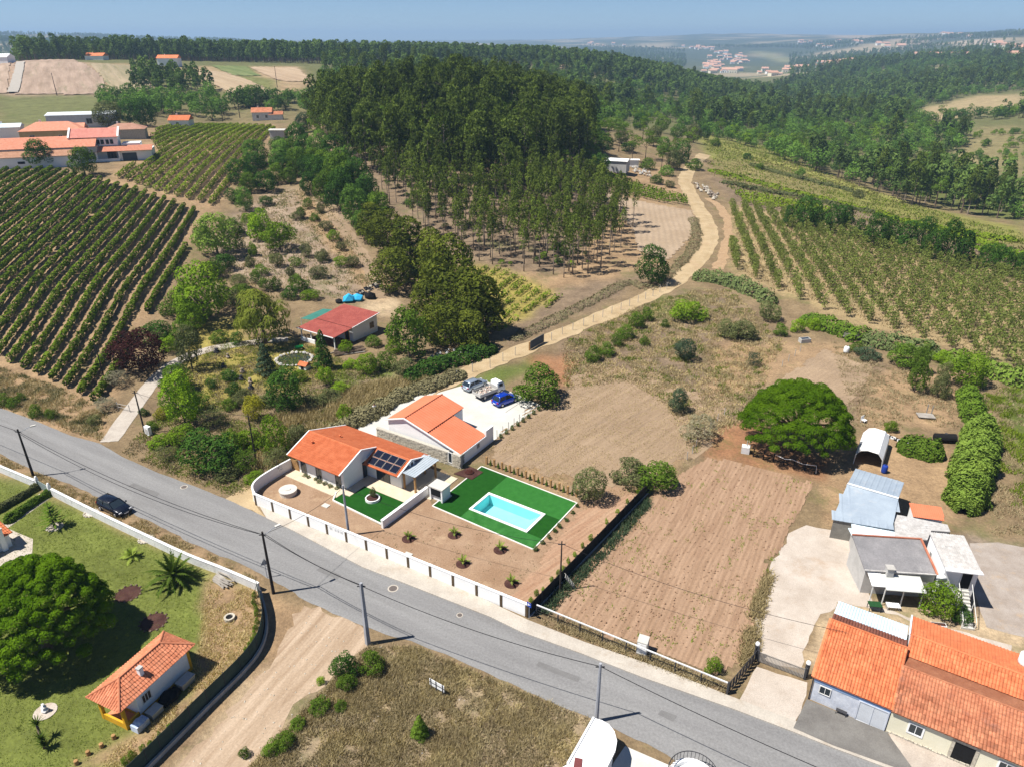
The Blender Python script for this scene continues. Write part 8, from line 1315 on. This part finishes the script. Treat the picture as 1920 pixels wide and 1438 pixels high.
t_ = thing('wheelbarrow', 'green wheelbarrow on the lawn in front of the cottage', 'wheelbarrow', W3(561,657), R(30)); mb = MB(); mb.add([(-.5, -.25, .35), (.5, -.25, .35), (.5, .25, .35), (-.5, .25, .35), (-.75, -.4, .75), (.7, -.4, .75), (.7, .4, .75), (-.75, .4, .75)], [(3, 2, 1, 0), (0, 1, 5, 4), (1, 2, 6, 5), (2, 3, 7, 6), (3, 0, 4, 7)]); part('tray', mb, M('green_paint', (.02,.25,.08)), t_); mb = MB(); mb.tube([(.4, -.3, .3), (-1.2, -.35, .6)], .03, 5); mb.tube([(.4, .3, .3), (-1.2, .35, .6)], .03, 5); part('handles', mb, M_DK, t_); wheel(t_, .75, .01, .2, .1)
t_ = thing('tarp_pile', 'heap covered by a bright blue tarpaulin behind the cottage', 'tarpaulin', W3(655,565), R(10)); mb = MB(); lump(mb, (0, 0, .5), 1.5); lump(mb, (1.6, .4, .4), 1.3); part('tarp', mb, M('cyan_tarp', (.03,.33,.60), (.05,.42,.70), small=.15), t_); mb = MB(); lump(mb, (4.2, 1.4, .4), 1.3); lump(mb, (-2, -.8, .4), .8); part('bags', mb, M_BLK, t_)
mb = MB(); rs_ = random.Random(8)
for k in range(46): f = rs_.random(); q = W(655 + 60 * f + rs_.uniform(-3, 3), 562 - 30 * f + rs_.uniform(-4, 4)); lump(mb, (q[0], q[1], Tz(*q) + .2), rs_.uniform(.25, .6), k % 3)
o_ = part('scrap_heap', mb, [M_DK, M_STONE, M_BLK], None); o_['label'] = 'dark line of scrap and stones behind the cottage'; o_['category'] = 'scrap'; struct(o_, 'stuff')
mb = MB()
for k in range(60): q = W(735 + rs_.uniform(0, 160), 0); a_ = rs_.random(); q = W(800 + 100 * a_ + rs_.uniform(-14, 14), 672 - 10 * a_ + rs_.uniform(-12, 10)); lump(mb, (q[0], q[1], Tz(*q) + .15), rs_.uniform(.15, .45), k % 2)
o_ = part('stone_rubble', mb, [M_WHITEOLD, M_STONE], None); o_['label'] = 'pale stone rubble beside the cypresses and track'; o_['category'] = 'rubble'; struct(o_, 'stuff')
for nm, lb, q0, q1, n, mts in (('stone_heap', 'pile of grey stones at the right side of the track bend', (1305,345), (1345,372), 60, [M_BARKE, M_STONE]), ('stone_heap', 'heap of pale rubble on the cleared patch by the white shed', (1190,318), (1220,332), 46, [M_GREYW, M_STONE, M_BARKE])):
    mb = MB()
    for k in range(n): f = rs_.random(); q = W(q0[0] + (q1[0] - q0[0]) * f + rs_.uniform(-6, 6), q0[1] + (q1[1] - q0[1]) * f + rs_.uniform(-6, 6)); lump(mb, (q[0], q[1], Tz(*q) + .4), rs_.uniform(.25, .7), k % len(mts))
    o_ = part(nm, mb, mts, None); o_['label'] = lb; o_['category'] = 'stones'; struct(o_, 'stuff')
t_ = thing('meter_cabinet', 'white meter cabinet at the foot of the concrete drive', 'cabinet', (*W3(279,815),), R(-30)); mb = MB(); mb.box(-.45, -.2, 0, .45, .25, 1.3); part('body', mb, M_WHITE, t_); mb = MB(); mb.box(-.3, -.222, .3, .3, -.202, 1.0); part('door', mb, M_SLAB, t_)
t_ = thing('drive_gate', 'low pale tube gate across the concrete drive', 'gate', (*W3(222,768),), R(-20))
for x in (0, 2.2): mb = MB(); mb.tube([(x, 0, 0), (x, 0, 1.2)], .05, 6); part('post', mb, M_GREYW, t_)
for z in (.5, 1.0): mb = MB(); mb.tube([(0, 0, z), (2.2, 0, z)], .03, 5); part('bar', mb, M_GREYW, t_)
# yard behind the pine
t_ = thing('old_trailer', 'grey open-frame trailer parked against the cane hedge', 'trailer', (*G(1595,636), 0), R(-15)); mb = MB(); mb.box(-1.4, -.7, .5, 1.4, .7, .6); part('floor', mb, M_WOODG, t_); wheel(t_, 0, .8, .3); wheel(t_, 0, -.8, .3)
for y in (-.7, .7):
    for z in (.85, 1.15): mb = MB(); mb.box(-1.4, y - .03, z, 1.4, y + .03, z + .12); part('side_plank', mb, M_WOODG, t_)
    for x in (-1.35, 0, 1.35): mb = MB(); mb.box(x - .04, y - .05, .6, x + .04, y + .05, 1.3); part('stake', mb, M_WOODG, t_)
t_ = thing('water_trough', 'pale stone trough at the field corner near the citrus trees', 'trough', (*G(1508,642), 0), R(10)); mb = MB(); mb.box(-.9, -.5, 0, .9, .5, .75); part('body', mb, M_GREYW, t_); mb = MB(); mb.box(-.75, -.36, .753, .75, .36, .765); part('water', mb, M_GL, t_)
t_ = thing('white_barrel', 'white plastic barrel beside the bluish leaf patch', 'barrel', (*G(1586,662), 0)); mb = MB(); mb.lathe([(.4, 0), (.46, .3), (.46, .9), (.35, 1.15), (.03, 1.18)], 14); part('barrel_body', mb, M_WHITE, t_, True); mb = MB(); mb.lathe([(.1, 1.185), (.1, 1.23)], 8); part('cap', mb, M_BLK, t_)
t_ = thing('board_table', 'grey board platform with two upright posts on the sandy yard', 'table', (*G(1735,782), 0), R(-10)); mb = MB(); mb.box(-1.1, -.7, .22, 1.1, .7, .32); part('board', mb, M_WOODG, t_)
for x, y, h in ((-.9, -.6, .22), (.9, -.6, .22), (-.9, .6, .22), (.9, .6, 1.6), (.3, .76, 1.7)): mb = MB(); mb.box(x - .06, y - .05, 0, x + .06, y + .05, h); part('post', mb, M_WOODG, t_)
for k in range(11):
    q = lerp(np.array(G(1650,812)), np.array(G(1712,838)), k / 10.0); mb = MB(); n = 16; prof = [(.2, .02), (.34, .0), (.37, .1), (.34, .2), (.2, .18)]; V = [(rr * math.cos(2 * math.pi * i / n), rr * math.sin(2 * math.pi * i / n), z) for rr, z in prof for i in range(n)]; mb.add(V, [(i * n + j, i * n + (j + 1) % n, ((i + 1) % 5) * n + (j + 1) % n, ((i + 1) % 5) * n + j) for i in range(5) for j in range(n)])
    tag(part('border_tyre', mb, M_WHITEOLD if k % 2 == 0 else M_TYRE, None, loc=(q[0], q[1], 0)), '%s old tyre, %s from the plastic tunnel in the yard border' % (('white painted', 'black')[k % 2], ORD[k]), 'tyre', 'old tyres in the yard border')  # plain old tyres laid in a row, nothing planted in them
t_ = thing('black_tank', 'black plastic tank lying beside the bamboo hedge', 'tank', (*G(1770,828), 0), R(-5)); mb = MB(); mb.tube([(-1.4, 0, .6), (-1.3, 0, .6), (1.3, 0, .6), (1.4, 0, .6)], [.35, .6, .6, .35], 14); part('tank_body', mb, M_BLK, t_); mb = MB(); mb.lathe([(.2, 1.17), (.2, 1.28)], 10); part('lid', mb, M_DK, t_)
t_ = thing('garden_chair', 'white plastic garden chair heaped with oddments above the tunnel', 'chair', (*G(1619,792), 0), R(30)); mb = MB(); mb.box(-.3, -.3, .4, .3, .3, .45); part('seat', mb, M_WHITE, t_); mb = MB(); mb.box(-.3, .28, .453, .3, .33, .95); part('backrest', mb, M_WHITE, t_)
for x in (-.27, .23):
    for y in (-.28, .24): mb = MB(); mb.box(x, y, 0, x + .05, y + .05, .398); part('leg', mb, M_WHITE, t_)
t_ = thing('pallet_seat', 'white slatted pallet bench under the pale porch roof', 'bench', at(lt, (1.3, -.35, 0)), R(-7))
for k in range(8): mb = MB(); mb.box(k * .15, 0, .4, k * .15 + .1, .7, .46); part('slat', mb, M_WHITE, t_)
for x in (.02, 1.05): mb = MB(); mb.box(x, .05, 0, x + .08, .65, .398); part('leg', mb, M_WOODG, t_)
t_ = thing('green_table', 'dark green table standing left of the porch', 'table', at(lt, (-.5, -.75, 0)), R(-7)); mb = MB(); mb.box(0, 0, .68, 1.15, .75, .72); part('top', mb, M('dark_green_top', (.02,.07,.025)), t_)
for x in (.05, 1.05):
    for y in (.05, .65): mb = MB(); mb.box(x, y, 0, x + .05, y + .05, .678); part('leg', mb, M_DK, t_)
t_ = thing('stone_planter', 'rectangular white planter by the arbour foot', 'planter', (*G(1758,1176), 0), R(-8)); mb = MB(); mb.box(-.65, -.25, 0, .65, .25, .4); part('box', mb, M_WHITEOLD, t_); mb = MB(); mb.box(-.58, -.18, .402, .58, .18, .43); part('earth', mb, M_MULCH, t_)
# left lawn things
for q, r_, lb in (((103,988), .75, 'pale stone ring round the star-shaped araucaria'), ((171,962), .7, 'half ring of stones against the garden wall near the black car'), ((274,1011), .7, 'half ring of stones against the wall right of the first one'), ((240,1113), 1.2, 'dark ring bed in the pine shade'), ((288,1166), 1.2, 'second dark ring bed at the shade edge')):
    t_ = thing('stone_ring', lb, 'stone ring', (*G(*q), 0))
    for k in range(14): a_ = k * 6.283 / 14; mb = MB(); lump(mb, (math.cos(a_) * r_, math.sin(a_) * r_, .06), .13 if 'dark' in lb else .16); part('stone', mb, M_BARK if 'dark' in lb else M_STONE, t_)
    mb = MB(); mb.lathe([(r_ * .95, .012), (r_ * .95, .03), (r_ * .3, .06)], 16); part('earth', mb, M_MULCH if 'dark' in lb else M_GRAV, t_)
t_ = thing('fire_ring', 'low round stone fire ring on the bare ground by the netting fence', 'fire ring', (*G(431,1160), 0)); mb = MB(); mb.lathe([(.5, 0), (.5, .3), (.32, .3), (.32, .1)], 14); part('ring', mb, M_STONE, t_); mb = MB(); mb.lathe([(.31, .1), (.31, .16)], 12); part('ash', mb, M_BLK, t_)
t_ = thing('driftwood_pile', 'pile of weathered grey logs beside the big palm', 'logs', (*G(420,1090), 0), R(-30))
for k in range(12): mb = MB(); y = rs_.uniform(-.5, .5); mb.tube([(-1.0 + rs_.uniform(-.3, .3), y, .12 + .13 * (k % 3)), (rs_.uniform(-.2, .2), y + rs_.uniform(-.2, .2), .2 + .12 * (k % 3)), (1.0 + rs_.uniform(-.3, .3), y + rs_.uniform(-.3, .3), .12 + .12 * (k % 3))], [.12, .1, .07], 6); part('log', mb, M_WOODG, t_)
for k, q in enumerate([(144,1432),(166,1414),(191,1400),(214,1384)]): mb = MB(); mb.lathe([(.17, 0), (.15, .38), (.02, .4)], 9); tag(part('tree_stump', mb, M_WOOD, None, loc=(*G(*q), 0)), 'short cut stump, %s from the bottom in the row by the garden house' % ORD[k], 'stump', 'row of stumps')
t_ = thing('garden_fountain', 'small stone figure on a round pale bed in the lower lawn', 'ornament', (*G(85,1334), 0)); mb = MB(); mb.lathe([(.85, .01), (.85, .05), (.2, .07)], 20); part('bed', mb, M_GRAV, t_); mb = MB(); lump(mb, (0, 0, .2), .35); lump(mb, (.05, 0, .55), .24); lump(mb, (.02, 0, .82), .14); part('figure', mb, M_WHITEOLD, t_)
# ================================================================ DRY GRASS, WEEDS, LOOSE STONES
def tufts(name, poly, n, h, mat, label, wd=.05, blades=4, spread=.16, seed=1, thr=.0, world=False):
    rg = np.random.default_rng(seed); P = np.array(poly if world else [W(*q) for q in poly]); lo, hi = P.min(0), P.max(0); pts = np.zeros((0, 2))
    while len(pts) < n:
        c_ = rg.uniform(lo, hi, (n * 2, 2)); c_ = c_[inpoly(c_[:, 0], c_[:, 1], [tuple(p) for p in P])]; c_ = c_[vnoise(c_[:, 0] / 1.7, c_[:, 1] / 1.7, seed) + .6 * vnoise(c_[:, 0] / .6, c_[:, 1] / .6, seed + 1) > thr]; pts = np.concatenate([pts, c_])
    pts = np.repeat(pts[:n], blades, 0) + rg.normal(size=(n * blades, 2)) * spread; z = T(pts[:, 0], pts[:, 1]); k = len(pts); a = rg.uniform(0, 6.283, k); hh = h * rg.uniform(.45, 1.3, k); ln = rg.uniform(.2, 1.0, k) * hh; az = rg.uniform(0, 6.283, k)
    b0 = np.stack([pts[:, 0] - np.cos(a) * wd, pts[:, 1] - np.sin(a) * wd, z], 1); b1 = np.stack([pts[:, 0] + np.cos(a) * wd, pts[:, 1] + np.sin(a) * wd, z], 1); tp = np.stack([pts[:, 0] + np.cos(az) * ln, pts[:, 1] + np.sin(az) * ln, z + hh], 1)
    V = np.stack([b0, b1, tp], 1).reshape(-1, 3); o_ = link(name, fastmesh(name, V, np.arange(len(V)).reshape(-1, 3), [LM[mat]])); struct(o_, 'stuff'); o_['label'] = label; o_['category'] = 'grass'; return o_
LM['dry2'] = leafM('dry_grass_dark', (.34,.27,.185), (.47,.385,.27), trans=.15)
LM['dry3'] = leafM('dry_grass_pale', (.50,.40,.26), (.62,.52,.36), trans=.15)
PLOT = [(690,1212),(780,1214),(960,1290),(1105,1350),(1060,1438),(1000,1520),(430,1520),(470,1438),(600,1300)]
tufts('dry_grass', PLOT, 14000, .32, 'dry', 'dry straw grass covering the plot below the road', .03, 4, .14, 1, .5); tufts('dry_grass_dark', PLOT, 12000, .26, 'dry2', 'darker dead grass patches on the plot below the road', .035, 4, .14, 2, .85); tufts('dry_grass_pale', PLOT, 6000, .3, 'dry3', 'pale bleached grass on the plot below the road', .028, 4, .14, 3, .9)
BANK = [(0,690),(115,728),(200,775),(190,826),(67,785),(0,762),(-100,720),(-100,640)]
tufts('bank_grass', BANK, 4500, .4, 'dry', 'dry grass on the vineyard bank above the road', .05, 4, .2, 4, .6); tufts('bank_weeds', BANK, 1400, .35, 'olive', 'sparse green weeds on the vineyard bank', .06, 4, .2, 5, .95)
GARD = [(230,848),(330,740),(400,640),(560,640),(700,700),(790,715),(560,860),(440,930),(300,880)]
tufts('garden_grass', GARD, 8000, .3, 'dry', 'dry grass of the cottage garden slope', .055, 4, .22, 6, .7); tufts('garden_green', GARD, 9000, .24, 'lawn', 'green weeds and turf of the cottage garden', .06, 4, .22, 7, .75); tufts('garden_scrub', [(480,800),(600,740),(800,700),(800,722),(560,862),(480,880)], 5000, .8, 'dry2', 'brown dead scrub on the bank above the concrete drive', .06, 5, .3, 8, .6)
SLOPE = [(440,400),(530,350),(620,380),(720,530),(640,560),(520,560),(400,560),(420,470)]
tufts('slope_grass', SLOPE, 2600, .35, 'dry2', 'dull dry grass on the sapling slope', .09, 4, .35, 9, .75); tufts('slope_weeds', SLOPE, 1500, .4, 'olive', 'greenish weeds on the sapling slope', .1, 4, .35, 10, .95)
FALL = [(1060,640),(1200,575),(1300,545),(1370,545),(1470,640),(1400,780),(1300,850),(1250,760),(1180,715),(1060,730)]
tufts('fallow_grass', FALL, 7000, .3, 'dry2', 'brown dry weeds on the fallow field', .07, 4, .3, 11, .65); tufts('fallow_straw', FALL, 8000, .32, 'dry', 'straw coloured grass on the fallow field', .06, 4, .3, 12, .8); tufts('fallow_green', FALL, 2200, .35, 'viney', 'green weeds on the fallow field', .07, 4, .25, 13, 1.05)
tufts('stubble_straw', [(915,840),(1010,755),(1060,722),(1150,698),(1240,732),(1350,795),(1305,870),(1240,915),(1100,955),(960,868)], 5200, .16, 'dry2', 'short straw stubble on the mown field behind the pool', .04, 3, .3, 31, .55)
tufts('soil_weeds', [(500,945),(600,960),(720,1000),(820,955),(1000,1035),(1085,950),(1200,925),(990,1145)], 260, .12, 'olive', 'sparse weeds on the bare garden soil', .03, 4, .08, 32, .8)
tufts('verge_grass', [(0,856),(250,966),(480,1084),(474,1100),(250,1000),(100,925),(0,882)], 2600, .25, 'dry', 'dry grass between road and garden wall', .035, 4, .12, 14, .7); tufts('drive_edge_weeds', [(1385,1250),(1395,1180),(1415,1120),(1440,1070),(1450,1080),(1430,1150),(1420,1240)], 700, .45, 'dry2', 'brown weeds between ploughed field and gravel drive', .05, 5, .2, 15, .5)
tufts('fence_weeds', [(1010,1165),(1200,1240),(1360,1302),(1370,1290),(1200,1215),(1030,1145)], 1500, .3, 'dry', 'dry weeds along the white rail fence', .04, 4, .15, 16, .6); tufts('field_weeds', [(1040,1130),(1235,930),(1330,860),(1520,905),(1410,1140),(1395,1240),(1200,1205)], 520, .22, 'viney', 'scattered green weeds on the ploughed field', .05, 5, .12, 17, .9)
tufts('grey_herbs', [(1010,1150),(1060,1090),(1120,1040),(1215,935),(1222,945),(1130,1050),(1060,1120),(1030,1150)], 700, .45, 'blue', 'grey-leaved herbs along the outer side of the dark screening fence', .06, 5, .2, 18, .4); tufts('lawn_tufts', [(0,900),(100,940),(300,1030),(400,1090),(370,1200),(330,1300),(150,1438),(-60,1500),(-60,900)], 9000, .1, 'lawn', 'short turf blades of the lower left lawn', .03, 3, .1, 19, .3)
tufts('bare_grass', [(390,1085),(480,1110),(495,1180),(450,1260),(330,1370),(240,1438),(120,1438),(260,1380),(360,1290)], 2600, .22, 'dry3', 'pale dry grass on the bare ground by the netting fence', .03, 4, .14, 20, .7)
YARD = [(1560,640),(1660,690),(1830,720),(1920,720),(1920,1010),(1850,1000),(1830,800),(1640,800),(1600,800)]
tufts('yard_grass', YARD, 4500, .3, 'dry', 'dry grass of the sandy yard and the strip beyond the bamboo', .05, 4, .2, 21, .7); tufts('strip_weeds', [(1850,740),(1920,720),(2000,760),(2000,960),(1880,960)], 1400, .45, 'viney', 'green weeds on the strip beyond the bamboo', .06, 5, .25, 22, .9)
HEATH = [(1320,262),(1420,270),(1560,330),(1720,385),(1920,440),(2050,470),(2050,520),(1800,452),(1560,402),(1380,362),(1330,320)]
tufts('heath_grass', HEATH, 3000, .55, 'heath', 'olive heath grass on the slope beyond the orchard', .22, 4, .9, 23, .7); tufts('heath_yellow', HEATH, 1500, .7, 'viney', 'yellow-green heath on the slope beyond the orchard', .22, 4, .9, 24, .85); tufts('orchard_grass', [(1375,395),(1560,430),(1920,535),(2050,580),(2050,715),(1700,628),(1430,530),(1372,500)], 9000, .35, 'dry', 'dry grass between the orchard rows', .1, 4, .5, 25, .6)
mb = MB()
DRP = [(580,1150),(690,1195),(600,1290),(460,1438),(345,1438),(480,1280)]
for k in range(900):
    a_, b_ = rs_.uniform(345, 1100), rs_.uniform(1150, 1438)
    if inpoly(np.array([a_]), np.array([b_]), DRP if k % 2 else PLOT)[0]: q = G(a_, b_); lump(mb, (q[0], q[1], .02), rs_.uniform(.03, .09), k % 2)
o_ = part('loose_stones', mb, [M_PAVE, M_STONE], None); o_['label'] = 'loose stones on the dirt road and dry plot'; o_['category'] = 'stones'; struct(o_, 'stuff')
mb = MB()
PFP = [(1040,1130),(1235,932),(1325,866),(1400,880),(1515,912),(1425,1060),(1400,1140),(1385,1235),(1200,1205)]
for k in range(1500):
    a_, b_ = rs_.uniform(1040, 1515), rs_.uniform(866, 1240)
    if inpoly(np.array([a_]), np.array([b_]), PFP)[0]: q = G(a_, b_); lump(mb, (q[0], q[1], .1), rs_.uniform(.04, .12))
o_ = part('earth_clods', mb, [M_PLOW], None); o_['label'] = 'earth clods on the ploughed field'; o_['category'] = 'clods'; struct(o_, 'stuff')
# ================================================================ HAZE
m, t, o = newmat('haze_air'); pvn = _n(t, 'ShaderNodeVolumePrincipled'); pvn.inputs['Color'].default_value = (.49, .72, 1, 1); pvn.inputs['Density'].default_value = 1.6e-4
pvn.inputs['Anisotropy'].default_value = .1; t.links.new(pvn.outputs[0], o.inputs['Volume'])
zlo, zhi = float(Zg.min()) - 1.0, max(float(Zg.max()) + 30, 75.0)   # from just below the lowest ground to just above the highest trees and the camera
mb = MB(); mb.box(-16500, -150, min(zlo, -2.5), 16500, 16600, zhi); hz = part('haze', mb, m, None); struct(hz, 'stuff'); hz['label'] = 'thin bluish summer haze over the far hills'
